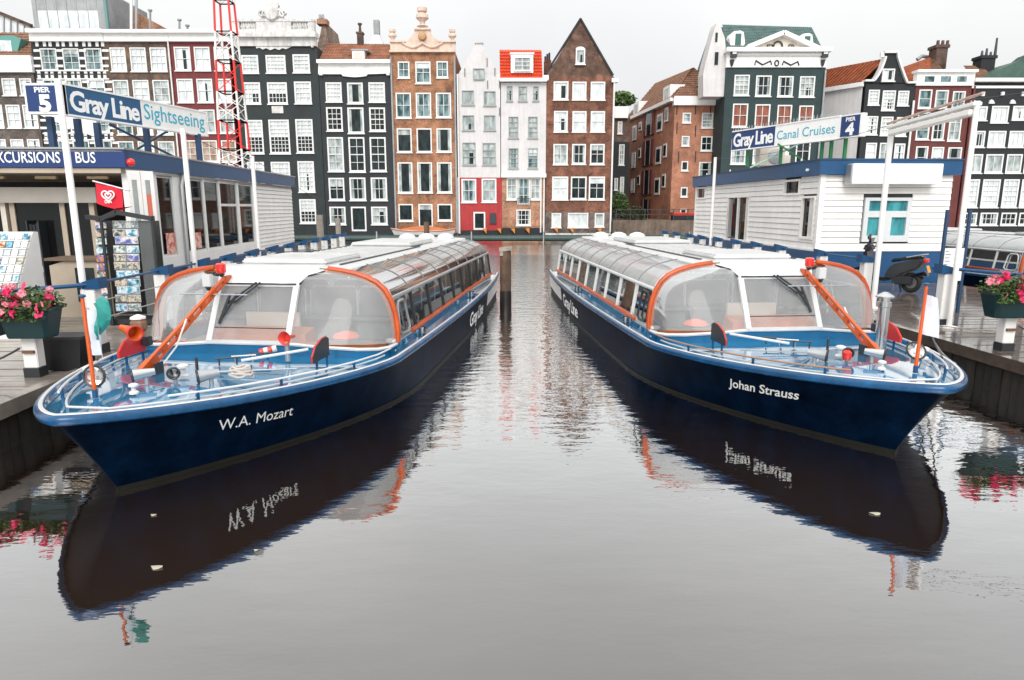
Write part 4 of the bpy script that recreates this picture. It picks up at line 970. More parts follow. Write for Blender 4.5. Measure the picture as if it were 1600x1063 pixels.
# ---- black house at the right edge
W = [(1237, 668, 1333, 768, 2, 1, 'l'), (1363, 665, 1485, 785, 3, 1, 'l'), (1515, 665, 1612, 765, 2, 1, 'l'), (1640, 662, 1760, 765, 2, 1, 'l')]
for (y0, y1, dx, nx, ny, k) in ((250, 366, -23, 3, 1, 'l'), (416, 550, -42, 2, 1, 'm'), (595, 795, -68, 3, 5, 'l'), (833, 922, -80, 3, 2, 'd')):
    for a, b in ((1238, 1340), (1363, 1488), (1512, 1622), (1640, 1760)): W.append((a + dx, y0, b + dx, y1, nx, ny, k, C8))
h, xa, xb, zt = house('canal_house', 'black house with white keystones and green roof at the right edge', C7, 1205, 1900, 750, 500, black_f, W, fw=.12)
slab(h, 'cornice', white, C7, 1228, 472, 1960, 497, .5, .4); slab(h, 'band', white, C7, 1222, 522, 1950, 540, .12, .2)
for x in (1300, 1440, 1586, 1720): slab(h, 'beam_end', frame_w, C7, x - 11, 566, x + 11, 596, .15, .1)
for x in (1232, 1361, 1512, 1660): cut(h, 'keystone', frame_w, C7, [(x - 20, 650), (x - 14, 628), (x, 620), (x + 14, 628), (x + 22, 650)], .12, .1)
tiles(h, 'roof', tile_dg, at(C7, 1395, 476, YF + .5), at(C7, 1980, 476, YF + .5), at(C7, 1600, 305, YF + 6), at(C7, 1990, 305, YF + 6), 30, 16)
tiles(h, 'roof_hip', tile_dg, at(C7, 1372, 470, YF + 6), at(C7, 1400, 476, YF + .6), at(C7, 1560, 322, YF + 8), at(C7, 1602, 306, YF + 6), 12, 16)
tiles(h, 'red_roof', tile_br, at(C7, 1230, 478, YF + .8), at(C7, 1395, 478, YF + .8), at(C7, 1160, 380, YF + 4), at(C7, 1285, 380, YF + 4), 14, 9)
r = rect(C7, 1288, 325, 1388, 450, YF + 3); part('chimney', MB().box(r[0], YF + 3, r[1], r[2], YF + 4.2, r[3]).box(r[0] - .1, YF + 2.9, r[3] - .01, r[2] + .1, YF + 4.3, r[3] + .25), black_f, h)
for i, hh in enumerate((.5, .7, .4, 1.6)): part('chimney_pot', MB().lathe([(.13, 0), (.08, hh)], (r[0] + .3 + i * .4, YF + 3.5, r[3] + .25), n=8), darkmetal, h)
part('keel_roof', MB().prism([(xa + .2, YF + .7, zt + .1), ((xa + xb) / 2, YF + .7, zt + 2.0), (xb, YF + .7, zt + .1)], (0, 9, 0)), tile_dg, h)
p = at(C8, 1085, 300); part('downpipe', MB().tube([(xa + .1, YF - .1, zt - .3), (xa + .1, YF - .1, 1)], .1, 8), red_f2, h)

# ---- lattice mast
YM = 48.0
def mast():
    t = thing('lattice_mast', 'red and white lattice crane mast in front of the dark red house', 'mast', (UY(358, 380, YM).x, YM + .8, 0))
    bands = [(-120, 0, 1), (0, 195, 0), (195, 375, 1), (375, 570, 0), (570, 750, 1), (750, 930, 0), (930, 1063, 1), (1063, 1300, 0), (1300, 1700, 1)]
    def ends(y):
        f_ = y / 930.0
        return at(C1, 1335 + 33 * f_, y, YM), at(C1, 1425 + 82 * f_, y, YM)
    for (y0, y1, wht) in bands:
        (a0, b0), (a1, b1) = ends(y0), ends(y1)
        mb = MB(); d0, d1 = b0.x - a0.x, b1.x - a1.x
        T = [Vector((a0.x, YM, a0.z)), Vector((b0.x, YM, b0.z)), Vector((b0.x, YM + d0, b0.z)), Vector((a0.x, YM + d0, a0.z))]
        B_ = [Vector((a1.x, YM, max(a1.z, 0))), Vector((b1.x, YM, max(a1.z, 0))), Vector((b1.x, YM + d1, max(a1.z, 0))), Vector((a1.x, YM + d1, max(a1.z, 0)))]
        for i in range(4):
            j = (i + 1) % 4
            mb.bar(T[i], B_[i], .11); mb.bar(T[i], T[j], .07); mb.bar(B_[i], B_[j], .07)
            mid_i, mid_j = T[i].lerp(B_[i], .5), T[j].lerp(B_[j], .5)
            if wht or y0 in (375, 750):
                if i % 2 == 0: mb.bar(T[i], mid_j, .045); mb.bar(mid_j, B_[i], .045)
                if wht: mb.bar(T[j], mid_i, .04); mb.bar(mid_i, B_[j], .04)
        part('section', mb, crane_w if wht else crane_r, t, label='white lattice section' if wht else 'red lattice section')
mast()

# ---- floating boom pipe along the far quay
bp = thing('boom_pipe', 'long dark green pipe floating along the foot of the houses', 'pipe', (UY(760, 372, YF - 3).x, YF - 3, 0))
xs = [UY(p, 372, YF - 3).x for p in (330, 440, 590, 737, 849, 960, 1075, 1190)]
for i in range(len(xs) - 1):
    part('pipe', MB().tube([(xs[i] + .06, YF - 3, .42), (xs[i + 1] - .06, YF - 3, .42)], .27, 12), pipe_gn, bp, smooth=True)
    part('collar', MB().tube([(xs[i + 1] - .05, YF - 3, .42), (xs[i + 1] + .05, YF - 3, .42)], .31, 12).box(xs[i + 1] - .05, YF - 3.4, -.3, xs[i + 1] + .05, YF - 3.3, 1.0), lead, bp)

for i, (x, y) in enumerate(((310, 905), (430, 905), (545, 905), (665, 905), (900, 900), (1030, 903), (1260, 905), (1485, 900))):
    c = at(C5, x, y, YF - .2)
    solo('mooring_bracket', MB().prism([(c.x - .25, YF - .45, c.z + .15), (c.x + .12, YF - .45, c.z + .2), (c.x + .12, YF - .45, c.z - .3)], (0, .3, 0)), mat('bracket_orange', (.55, .2, .03), .5), 'small orange waterline bracket ' + ['under the door of the red ground floor', 'at the right end of the red ground floor', 'under the left of the brick ground floor', 'under the window of the brick ground floor', 'left on the pointed gable house', 'in the middle of the pointed gable house', 'right on the pointed gable house', 'on the stone quay wall'][i], 'bracket', group='orange brackets along the far waterline')

# ================================================================ the two piers (a frame turned slightly to the left: x = sideways, y = along the pier)
PA_ = .046
def rotp(v): c, s = math.cos(PA_), math.sin(PA_); return Vector((v[0] * c - v[1] * s, v[0] * s + v[1] * c, v[2]))
def rayp(px, py):
    d = ray(px, py); c, s = math.cos(PA_), math.sin(PA_)
    return Vector((d.x * c + d.y * s, -d.x * s + d.y * c, d.z))
def PA(px, py, a): d = rayp(px, py); t = a / d.y; return Vector((d.x * t, a, CAMH + d.z * t))
def PL(px, py, l): d = rayp(px, py); t = l / d.x; return Vector((l, d.y * t, CAMH + d.z * t))
def PZ(px, py, z): d = rayp(px, py); t = (z - CAMH) / d.z; return Vector((d.x * t, d.y * t, z))
def pthing(name, label, cat, o, group=None):
    t = thing(name, label, cat, rotp(o), PA_, group); ORG[t.name] = tuple(o); return t
def psolo(*a, **k):
    o = solo(*a, **k); o.location = rotp(o.location); o.rotation_euler = (0, 0, PA_); return o

DZ = .6
LE, RE, LF, RF = -6.05, 8.57, -6.46, 9.5
def wedge_board(mb, p0, p1, z0, z1, n, t0=.03, t1=.008):
    """lap board from p0 to p1 (x, y), lower edge proud along n"""
    n = Vector((n[0], n[1], 0)); a, b = Vector((p0[0], p0[1], 0)), Vector((p1[0], p1[1], 0))
    k = len(mb.v)
    for q in (a, b):
        mb.v += [tuple(q + Vector((0, 0, z0))), tuple(q + n * t0 + Vector((0, 0, z0))), tuple(q + n * t1 + Vector((0, 0, z1))), tuple(q + Vector((0, 0, z1)))]
    mb.f += [(k, k + 1, k + 2, k + 3), (k + 7, k + 6, k + 5, k + 4), (k, k + 4, k + 5, k + 1), (k + 1, k + 5, k + 6, k + 2), (k + 2, k + 6, k + 7, k + 3), (k + 3, k + 7, k + 4, k)]

def pier(name_label, x0, x1, y0, y1, pm, facing):
    t = pthing('wooden_pier', name_label, 'pier', ((x0 + x1) / 2, (y0 + y1) / 2, 0))
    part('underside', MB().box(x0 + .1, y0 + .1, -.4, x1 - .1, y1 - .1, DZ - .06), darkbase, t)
    n = int((y1 - y0) / .15); mb = MB(); rnd = random.Random(3)
    for i in range(n):
        y = y0 + i * .15; dz = rnd.uniform(-.006, .006)
        mb.box(x0 + rnd.uniform(-.02, .02) * 0, y + .006, DZ - .05, x1, y + .144, DZ + dz)
    part('decking', mb, pm, t, kind='stuff', recalc=False)
    xe = x1 if facing > 0 else x0
    part('edge_beam', MB().box(xe - .09 + .05 * facing, y0, DZ - .16, xe + .09 + .05 * facing, y1, DZ + .035), pm, t)
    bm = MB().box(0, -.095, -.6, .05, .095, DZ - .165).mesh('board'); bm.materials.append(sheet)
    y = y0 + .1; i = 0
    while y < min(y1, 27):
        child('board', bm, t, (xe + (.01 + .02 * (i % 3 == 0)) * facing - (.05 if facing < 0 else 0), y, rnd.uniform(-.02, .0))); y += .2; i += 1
    return t
pier('weathered plank pier on the left under the ticket shop', -17, LE, 2.0, 34, plank, 1)
pier('wet plank pier on the right under the white cabin', RE, 15.2, 2.5, 37, plank_r, -1)

# ---- white posts with blue caps and rails
def fence(lat, ys, side, labelside, rails=True):
    words = ['nearest', 'second', 'third', 'fourth', 'fifth', 'sixth', 'seventh', 'eighth', 'ninth', 'tenth', 'eleventh', 'farthest']
    for i, y in enumerate(ys):
        t = pthing('fence_post', 'white fence post with blue cap on the %s, %s from the camera' % (labelside, words[i]), 'post', (lat, y, DZ), 'white posts with blue caps')
        part('post', MB().box(lat - .11, y - .11, DZ, lat + .11, y + .11, 1.69), white, t, bevel=.01)
        part('cap', MB().prism([(lat - .14 * side, y - .13, 1.69), (lat - .14 * side, y - .13, 1.79), (lat + .2 * side, y - .13, 1.88), (lat + .2 * side, y - .13, 1.69)], (0, .26, 0)), cblue, t)
        part('foot', MB().box(lat - .13, y - .13, DZ - .01, lat + .13, y + .13, DZ + .16), darkmetal, t)
    t = pthing('fence_rails', 'blue top tube and lower wires of the fence on the %s' % labelside, 'fence', (lat, ys[0], DZ))
    for a, b in zip(ys[:-1], ys[1:]):
        if labelside == 'right pier' and a == ys[0]: continue          # gangway opening by the scooter
        part('top_rail', MB().tube([(lat, a + .11, 1.76), (lat, b - .11, 1.76)], .024, 8), cblue, t, smooth=True)
        for z in (1.15, 1.45): part('wire', MB().tube([(lat, a + .11, z), (lat, b - .11, z)], .012, 6), greymetal, t)
LY = [11.4, 13.9, 15.8, 17.5, 19.3, 21.2, 23.1, 24.8, 26.6, 28.4, 30.2, 32]
RY = [13.3, 16.2, 18.4, 21.0, 22.9, 24.8, 26.7, 28.7, 30.4, 32.5, 34.5]
fence(LF, LY, 1, 'left pier'); fence(RF, RY, -1, 'right pier')
# near ends: posts that carry the flower boxes
def flower(parent, pos, s, rot, m):
    global BLOOM
    return child('blossom', BLOOM, parent, pos, rot, m, (s, s, s))
bm_ = MB()
for k in range(5):
    a = 2 * math.pi * k / 5
    c, s_ = math.cos(a), math.sin(a)
    def q(r_, o, z): return (r_ * c - o * s_, r_ * s_ + o * c, z)
    bm_.poly([(0, 0, -.012), q(.022, -.016, .006), q(.042, -.022, .012), q(.05, 0, .004), q(.042, .022, .012), q(.022, .016, .006)])
BLOOM = bm_.mesh('blossom', recalc=False); BLOOM.materials.append(pink)

def planter(lat, y, w, label, seed, ang=0, z=1.20):
    rnd = random.Random(seed)
    t = pthing('flower_planter', label, 'planter', (lat, y, z), 'petunia boxes on the fence')
    def ring(zz, sx, sy): return [(lat + sx * a, y + sy * b, zz) for a, b in ((-1, -.7), (-.85, -1), (.85, -1), (1, -.7), (1, .7), (.85, 1), (-.85, 1), (-1, .7))]
    h2 = w / 2; mb = MB(); R_ = [ring(z, h2 * .78, .15), ring(z + .02, h2 * .80, .16), ring(z + .38, h2 * .97, .23), ring(z + .40, h2 * 1.02, .26), ring(z + .43, h2 * 1.02, .26), ring(z + .43, h2 * .95, .22), ring(z + .34, h2 * .93, .21)]
    k = 8
    for r_ in R_: mb.v += r_
    for i in range(len(R_) - 1):
        for j in range(k): mb.f.append((i * k + j, i * k + (j + 1) % k, (i + 1) * k + (j + 1) % k, (i + 1) * k + j))
    mb.f.append(tuple(range(k))); mb.f.append(tuple(range((len(R_) - 1) * k, len(R_) * k)))
    part('box', mb, green_pl, t, bevel=0)
    lf = MB()
    for i in range(900):
        a = rnd.uniform(-1, 1); zz = z + .40 + rnd.uniform(0, .30) * (1 - abs(a) ** 3 * .6); yy = y + rnd.uniform(-.26, .24)
        if rnd.random() < .22: yy = y - .27 - rnd.uniform(0, .05); zz = z + .42 - rnd.uniform(-.05, .14)
        c = Vector((lat + a * h2 * 1.06, yy, zz)); u = Vector((rnd.uniform(-1, 1), rnd.uniform(-1, 1), rnd.uniform(-.4, .8))).normalized() * rnd.uniform(.025, .05)
        v = u.cross(Vector((rnd.uniform(-1, 1), rnd.uniform(-1, 1), 1))).normalized() * .022
        lf.poly([c - u, c - u * .1 + v, c + u, c - u * .1 - v])
    part('leaves', lf, leafm, t, kind='stuff', recalc=False)
    for i in range(34):
        a = rnd.uniform(-1, 1); zz = z + .46 + rnd.uniform(0, .30) * (1 - abs(a) ** 3 * .5); yy = y - rnd.uniform(.0, .3)
        if i % 4 == 0: yy = y - .32; zz = z + .40 + rnd.uniform(-.08, .08)
        flower(t, (lat + a * h2 * 1.05, yy, zz), rnd.uniform(1.0, 1.7), (R(-70) + rnd.uniform(-.5, .5), rnd.uniform(-.4, .4), rnd.uniform(0, 6)), pink if rnd.random() < .62 else pink2)
    return t
def carrier(lat, y, ztop, label):
    t = pthing('planter_post', label, 'post', (lat, y, DZ), 'posts under the flower boxes')
    part('post', MB().box(lat - .10, y - .08, DZ + .14, lat + .10, y + .1, ztop), white, t, bevel=.01)
    part('foot', MB().box(lat - .11, y - .095, DZ, lat + .11, y + .11, DZ + .14), darkmetal, t)
    part('latch', MB().box(lat - .08, y - .12, DZ + .36, lat + .08, y - .08, DZ + .40), mat('rusty_iron', (.16, .08, .05), .8), t)
# left pair
p = PZ(57, 588, DZ); carrier(p.x, p.y, 1.20, 'white square post under the left flower boxes')
planter(p.x + .10, p.y - .1, .72, 'green planter of pink petunias on the left pier nearer the boat', 11)
planter(p.x - .70, p.y - .0, .72, 'green planter of pink petunias cut by the left picture edge', 12)
p2 = PZ(1568, 548, DZ); carrier(p2.x, p2.y, 1.18, 'white square post under the right flower box')
planter(p2.x - .04, p2.y - .1, .95, 'green planter of pink petunias on the right pier nearer the boat', 13)
planter(p2.x + 1.1, p2.y - .1, .9, 'green planter of pink petunias cut by the right picture edge', 14)
for lat, y, lab in ((RF + 1.15, 12.3, 'blue-capped white post behind the right flower box'), ):
    t = pthing('fence_post', lab, 'post', (lat, y, DZ), 'white posts with blue caps')
    part('post', MB().box(lat - .11, y - .11, DZ, lat + .11, y + .11, 1.6), white, t); part('cap', MB().prism([(lat + .16, y - .2, 1.6), (lat + .16, y - .2, 1.74), (lat - .2, y - .2, 1.86), (lat - .2, y - .2, 1.6)], (0, .4, 0)), cblue, t)
t = pthing('fence_rails', 'blue tube running behind the right flower box', 'fence', (RF, 14, DZ))
part('top_rail', MB().tube([(RF + .1, 13.9, 1.76), (RF + 1.1, 12.35, 1.72), (RF + 3, 12.2, 1.72)], .035, 8), cblue, t, smooth=True)
t = pthing('fence_rails', 'blue tube running behind the left flower box', 'fence', (LF, 11.3, DZ))
part('top_rail', MB().tube([(LF, 11.3, 1.76), (LF - .9, 10.6, 1.74), (LF - 3, 10.4, 1.74)], .035, 8), cblue, t, smooth=True)

# ---- tall white poles along the fences, tube lamp on the right
def pole(px, y, lat, ztop, label, r=.055):
    t = pthing('white_pole', label, 'pole', (lat, y, DZ), 'tall white poles on the piers')
    part('shaft', MB().tube([(lat, y, DZ + .03), (lat, y, ztop)], r, 10), white, t, smooth=True)
    part('base_plate', MB().lathe([(.17, 0), (.17, .03), (.08, .05)], (lat, y, DZ), n=14), white, t)
p = PZ(143, 553, DZ); pole(143, p.y, p.x, 4.95, 'tall white pole in front of the left roof sign', .052)
pole(318, 15.6, LF - .02, 4.7, 'thin white pole before the shop windows')
pole(415, 20.1, LF - .02, 4.45, 'thin white pole before the far end of the shop')
pole(1365, 15.75, RF, 4.85, 'white pole at the far end of the tube lamp', .065)
pole(1490, 13.05, RF, 5.0, 'white pole at the near end of the tube lamp', .052)
pole(1140, 27.6, RF - .02, 5.0, 'thin white pole before the far end of the white cabin', .06)
t = pthing('tube_lamp', 'long white tube lamp slung between two white poles', 'lamp', (RF, 15, 4.6))
a, b = Vector((RF - .02, 13.0, 4.90)), Vector((RF - .02, 15.8, 4.78))
part('housing', MB().obox((a + b) / 2 + Vector((0, 0, .05)), (b - a) / 2, Vector((.09, 0, 0)), Vector((0, 0, .035))), white, t, bevel=.01)
part('diffuser', MB().obox((a + b) / 2 - Vector((0, 0, .09)), (b - a) * .47, Vector((.09, 0, 0)), Vector((0, 0, .06))), mat('lamp_plastic', (.85, .82, .78), .3), t, bevel=.02)
part('bracket_bar', MB().tube([a + Vector((0, -.1, .22)), b + Vector((0, .1, .14))], .03, 8), mat('rusty_white', (.5, .36, .3), .8, noise=(6, .4)), t)

# ================================================================ white cabin on the right pier
CX, CY0, CY1, CXR = 10.8, 21.4, 34.0, 15.1
t = pthing('white_cabin', 'white boarded pier cabin with blue fascia and blue skirt', 'cabin', ((CX + CXR) / 2, 27, DZ))
def PLr(x0, y0, x1, y1, lat):
    a, b = PL(x0, (y0 + y1) / 2, lat), PL(x1, (y0 + y1) / 2, lat); c, d = PL((x0 + x1) / 2, y0, lat), PL((x0 + x1) / 2, y1, lat)
    return (min(a.y, b.y), d.z, max(a.y, b.y), c.z)
def PAr(x0, y0, x1, y1, al):
    a, b = PA(x0, (y0 + y1) / 2, al), PA(x1, (y0 + y1) / 2, al); c, d = PA((x0 + x1) / 2, y0, al), PA((x0 + x1) / 2, y1, al)
    return (a.x, d.z, b.x, c.z)
sideW = [PLr(1090, 295, 1102, 309, CX), PLr(1137, 309, 1169, 374, CX), PLr(1227, 284, 1249, 302, CX), PLr(1253, 310, 1271, 371, CX)]
frontW = [PAr(1349, 309, 1420, 377, CY0)]
ZS, ZF0, ZF1 = 1.62, 4.03, 4.47
core = MB().box(CX + .06, CY0 + .06, DZ, CXR - .06, CY1 - .06, ZF0)
part('core', core, intr_dark, t)
part('skirt', MB().box(CX - .02, CY0 - .02, DZ, CXR + .02, CY1 + .02, ZS), cblue, t)
part('trim', MB().box(CX - .05, CY0 - .05, ZS, CXR + .05, CY1 + .05, ZS + .06), white, t)
rows = 12; hrow = (ZF0 - ZS - .06) / rows
def lay(holes, span, place_fn):
    for r_ in range(rows):
        z0 = ZS + .06 + r_ * hrow; z1 = z0 + hrow - .012
        cuts = [(h[0] - .06, h[2] + .06) for h in holes if h[1] - .06 < (z0 + z1) / 2 < h[3] + .06]
        segs = [span]
        for c0, c1 in cuts:
            ns = []
            for s0, s1 in segs:
                if c1 <= s0 or c0 >= s1: ns.append((s0, s1)); continue
                if c0 > s0: ns.append((s0, c0))
                if c1 < s1: ns.append((c1, s1))
            segs = ns
        for s0, s1 in segs: place_fn(s0, s1, z0, z1)
def side_board(s0, s1, z0, z1):
    mb = MB(); wedge_board(mb, (CX + .05, s0), (CX + .05, s1), z0, z1, (-1, 0), .06, .03); part('board', mb, board_w, t)
def front_board(s0, s1, z0, z1):
    mb = MB(); wedge_board(mb, (s0, CY0 + .05), (s1, CY0 + .05), z0, z1, (0, -1), .06, .03); part('board', mb, board_w, t)
lay(sideW, (CY0 + .12, CY1), side_board); lay(frontW, (CX + .12, CXR), front_board)
part('corner_board', MB().box(CX - .03, CY0 - .03, ZS + .06, CX + .13, CY0 + .12, ZF0), board_w, t)
part('far_corner_board', MB().box(CX - .03, CY1 - .1, ZS + .06, CX + .1, CY1 + .03, ZF0), board_w, t)
part('fascia', MB().box(CX - .16, CY0 - .16, ZF0, CXR + .16, CY1 + .16, ZF1), cblue, t)
part('roof_edge', MB().box(CX - .19, CY0 - .19, ZF1, CXR + .19, CY1 + .19, ZF1 + .05), bluesteel, t)
for i, (s0, z0, s1, z1) in enumerate(sideW):
    f = MB(); w_ = .07
    for (a0, b0, a1, b1) in ((s0 - w_, z0 - w_, s0, z1 + w_), (s1, z0 - w_, s1 + w_, z1 + w_), (s0, z1, s1, z1 + w_), (s0, z0 - w_, s1, z0)): f.box(CX - .04, a0, b0, CX + .08, a1, b1)
    if i == 1: m_ = (s0 + s1) / 2; f.box(CX - .03, m_ - .06, z0, CX + .07, m_ + .06, z1)
    w = part('window', f, board_w, t)
    part('pane', MB().box(CX + .05, s0, z0, CX + .06, s1, z1), shop_glass, w)
    part('room', MB().quad((CX + .062, s0, z0), (CX + .062, s1, z0), (CX + .062, s1, z1), (CX + .062, s0, z1)) if False else MB().box(CX + .0605, s0, z0, CX + .064, s1, z1), P_T if i in (2,) else P_D, w)
    if i == 1:
        q0 = Vector((CX + .0, s1 - .1, z0 + .05)); part('open_sash', MB().obox((CX - .12, (m_ + s1) / 2, (z0 + z1) / 2), (.12, .1, 0), (0, 0, (z1 - z0) / 2 - .06), (.01, -.01, 0)), frame_w, w)
    if i in (1, 3):
        for k in range(4): part('curtain', MB().tube([(CX + .045, s0 + .1 + k * .09, z0), (CX + .045, s0 + .12 + k * .08, z1)], .03, 6), mat('curtain_white', (.7, .68, .64), .8), w)
(s0, z0, s1, z1) = frontW[0]
f = MB(); w_ = .12
f.box(s0 - .02, CY0 - .06, z0 - .02, s0 + w_, CY0 + .08, z1).box(s1 - w_, CY0 - .06, z0 - .02, s1 + .02, CY0 + .08, z1).box(s0 + w_, CY0 - .06, z1 - .1, s1 - w_, CY0 + .08, z1).box(s0 + w_, CY0 - .06, z0 - .02, s1 - w_, CY0 + .08, z0 + .18)
zt_ = z1 - .42; mx_ = (s0 + s1) / 2
f.box(s0 + w_, CY0 - .05, zt_ - .2, s1 - w_, CY0 + .07, zt_).box(mx_ - .15, CY0 - .05, z0 + .18, mx_ + .15, CY0 + .07, zt_ - .2)
w = part('window', f, mat('pale_grey_paint', (.62, .65, .66), .5, noise=(2, .06)), t)
tq = pane_mat('pane_turquoise', (.01, .10, .13), (.06, .33, .36))
for (a0, b0, a1, b1) in ((s0 + w_, zt_, s1 - w_, z1 - .1), (s0 + w_, z0 + .18, mx_ - .15, zt_ - .2), (mx_ + .15, z0 + .18, s1 - w_, zt_ - .2)):
    part('pane', MB().box(a0, CY0 + .02, b0, a1, CY0 + .05, b1), tq, w)
r = PAr(1330, 256, 1470, 288, CY0 - .4)
part('sign_box', MB().box(r[0], CY0 - .5, r[1], r[2], CY0 - .05 + .0, r[3]), white, t, bevel=.015)
part('sign_box_end', MB().box(r[0] - .05, CY0 - .48, r[1] + .04, r[0] - .002, CY0 - .1, r[3] - .03), greymetal, t)
for y in (22.5, 26, 29, 32): part('roof_stud', MB().lathe([(.03, 0), (.03, .06), (.0, .08)], (CX - .17, y, ZF1 - .02 + .07), n=8), frame_w, t)
part('flood_lamp', MB().lathe([(.05, 0), (.05, .06), (.01, .09)], (CX - .16, CY0 + .6, 4.2), axis=(-1, 0, 0), n=8), frame_w, t)
ac = pthing('air_conditioner', 'white fan unit on the roof of the white cabin', 'air conditioner', (CX + .35, 25.3, ZF1 + .05))
r = PAr(1186, 248, 1226, 266, 25.2)
part('casing', MB().box(r[0], 25.2, ZF1 + .05, r[2], 25.6, ZF1 + .75), cream, ac, bevel=.02)
cxm = (r[0] + r[2]) / 2 + .1
part('fan_grille', MB().lathe([(.27, 0), (.27, .03), (.05, .05)], (cxm, 25.2, ZF1 + .4), axis=(0, -1, 0), n=18), greymetal, ac)
part('pipe_box', MB().box(r[2], 25.3, ZF1 + .05, r[2] + .25, 25.6, ZF1 + .45), cream, ac)

# ================================================================ ticket shop on the left pier
SX, SY0, SY1 = -8.2, 16.4, 30.3
t = pthing('ticket_shop', 'white ticket shop with navy fascia, open front and tall side windows', 'kiosk', (-11, 23, DZ))
z0f = PL(468, 295, SX).z; ZF0, ZF1 = 3.9, 4.3
part('roof', MB().box(-18, SY0 - .25, ZF1 - .05, SX + .1, SY1 + .1, ZF1 + .02), lead, t)
part('fascia_front', MB().box(-18, SY0 - .25, ZF0, SX + .14, SY0 - .05, ZF1), signblue, t)
part('fascia_side', MB().box(SX + .02, SY0 - .05, ZF0, SX + .14, SY1 + .12, ZF1), cblue, t)
part('roof_edge', MB().box(-18, SY0 - .28, ZF1, SX + .17, SY0 - .2, ZF1 + .04).box(SX + .1, SY0 - .2, ZF1, SX + .17, SY1 + .15, ZF1 + .04), greymetal, t)
part('soffit', MB().box(-18, SY0 - .2, ZF0 - .12, SX, SY1, ZF0 - .01), beige, t)
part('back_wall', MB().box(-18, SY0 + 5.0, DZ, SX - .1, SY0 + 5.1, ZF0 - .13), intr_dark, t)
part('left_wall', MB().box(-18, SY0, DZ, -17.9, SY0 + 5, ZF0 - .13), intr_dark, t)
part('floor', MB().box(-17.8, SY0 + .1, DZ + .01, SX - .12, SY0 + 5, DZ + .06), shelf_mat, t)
part('shutter', MB().box(-17.5, SY0 + .5, 3.12, -9.2, SY0 + .56, 3.48), greyshut, t)
for x in range(6): part('ceiling_lamp', MB().box(-16 + x * 1.25, SY0 + 1.2, ZF0 - .2, -15.5 + x * 1.25, SY0 + 1.3, ZF0 - .13), mat('lamp_warm', (.8, .6, .35), .4), t)
# front glazing
for k, px in enumerate((-40, 8, 22, 100, 146)):
    p = PA(px, 340, SY0 + .7); part('mullion', MB().box(p.x - .06, SY0 + .66, DZ + .1, p.x + .06, SY0 + .78, 3.12), beige if k != 1 else cream, t)
pa, pb, pc = PA(-40, 340, SY0 + .7).x, PA(22, 340, SY0 + .7).x, PA(146, 340, SY0 + .7).x
for a, b in ((pa + .06, PA(8, 340, SY0 + .7).x - .06), (pb + .06, PA(100, 340, SY0 + .7).x - .06), (PA(100, 340, SY0 + .7).x + .06, pc - .06)):
    part('shop_pane', MB().box(a, SY0 + .70, 1.5, b, SY0 + .72, 3.12), shop_glass, t)
# side: windows then boards
def sx_y(px, py=340): return PL(px, py, SX).y
ws = [(249, 273), (288, 320), (322, 344), (346, 372), (375, 396)]
zA, zB = 1.75, 3.82
cols_ = [SY0]
edges = [(sx_y(a), sx_y(b)) for a, b in ws]
part('side_sill', MB().box(SX - .1, SY0, 1.45, SX + .03, edges[-1][1] + .1, zA), white, t)
part('side_head', MB().box(SX - .1, SY0, zB, SX + .0, SY1, ZF0 - .005), white, t)
part('skirt', MB().box(SX - .12, SY0 + .05, DZ, SX + .015, SY1, 1.45), cblue, t)
prev = SY0
for i, (a, b) in enumerate(edges):
    part('window_post', MB().box(SX - .1, prev, zA, SX + .02, a, zB), white, t); prev = b
    w = part('side_window', MB().box(SX - .06, a, zA, SX - .0, a + .05, zB).box(SX - .06, b - .05, zA, SX - .0, b, zB).box(SX - .06, a, zA, SX, b, zA + .06).box(SX - .06, a, zB - .06, SX, b, zB), frame_w, t)
    if i >= 3: part('transom', MB().box(SX - .05, a, 3.05, SX - .002, b, 3.13), frame_w, w)
    part('pane', MB().box(SX - .04, a + .05, zA + .06, SX - .03, b - .05, zB - .06), shop_glass, w)
part('window_post', MB().box(SX - .1, prev, zA, SX + .02, prev + .12, zB), white, t)
y0b = prev + .12
part('side_core', MB().box(SX - .12, y0b, 1.45, SX - .03, SY1 - .02, zB), intr_dark, t)
nb = 16; hb = (zB - 1.45) / nb
for i in range(nb):
    mb = MB(); wedge_board(mb, (SX - .03, y0b), (SX - .03, SY1), 1.45 + i * hb, 1.45 + (i + 1) * hb - .012, (1, 0), .05, .02); part('board', mb, board_w, t)
part('end_wall', MB().box(-18, SY1 - .08, DZ, SX - .1, SY1, ZF0 - .13), white, t)
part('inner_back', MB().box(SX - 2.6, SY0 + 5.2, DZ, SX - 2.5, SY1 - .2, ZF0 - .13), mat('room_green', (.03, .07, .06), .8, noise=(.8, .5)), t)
part('downpipe', MB().tube([(SX + .09, sx_y(286), ZF1 - .1), (SX + .09, sx_y(286), 3.8), (SX + .09, sx_y(283), 3.6), (SX + .09, sx_y(283), DZ)], .055, 8), greymetal, t, smooth=True)
part('alarm_lamp', MB().lathe([(.09, 0), (.09, .05), (.05, .1), (.01, .12)], PA(205, 254, SY0 - .25), axis=(0, -1, 0), n=12), redlamp, t, smooth=True)
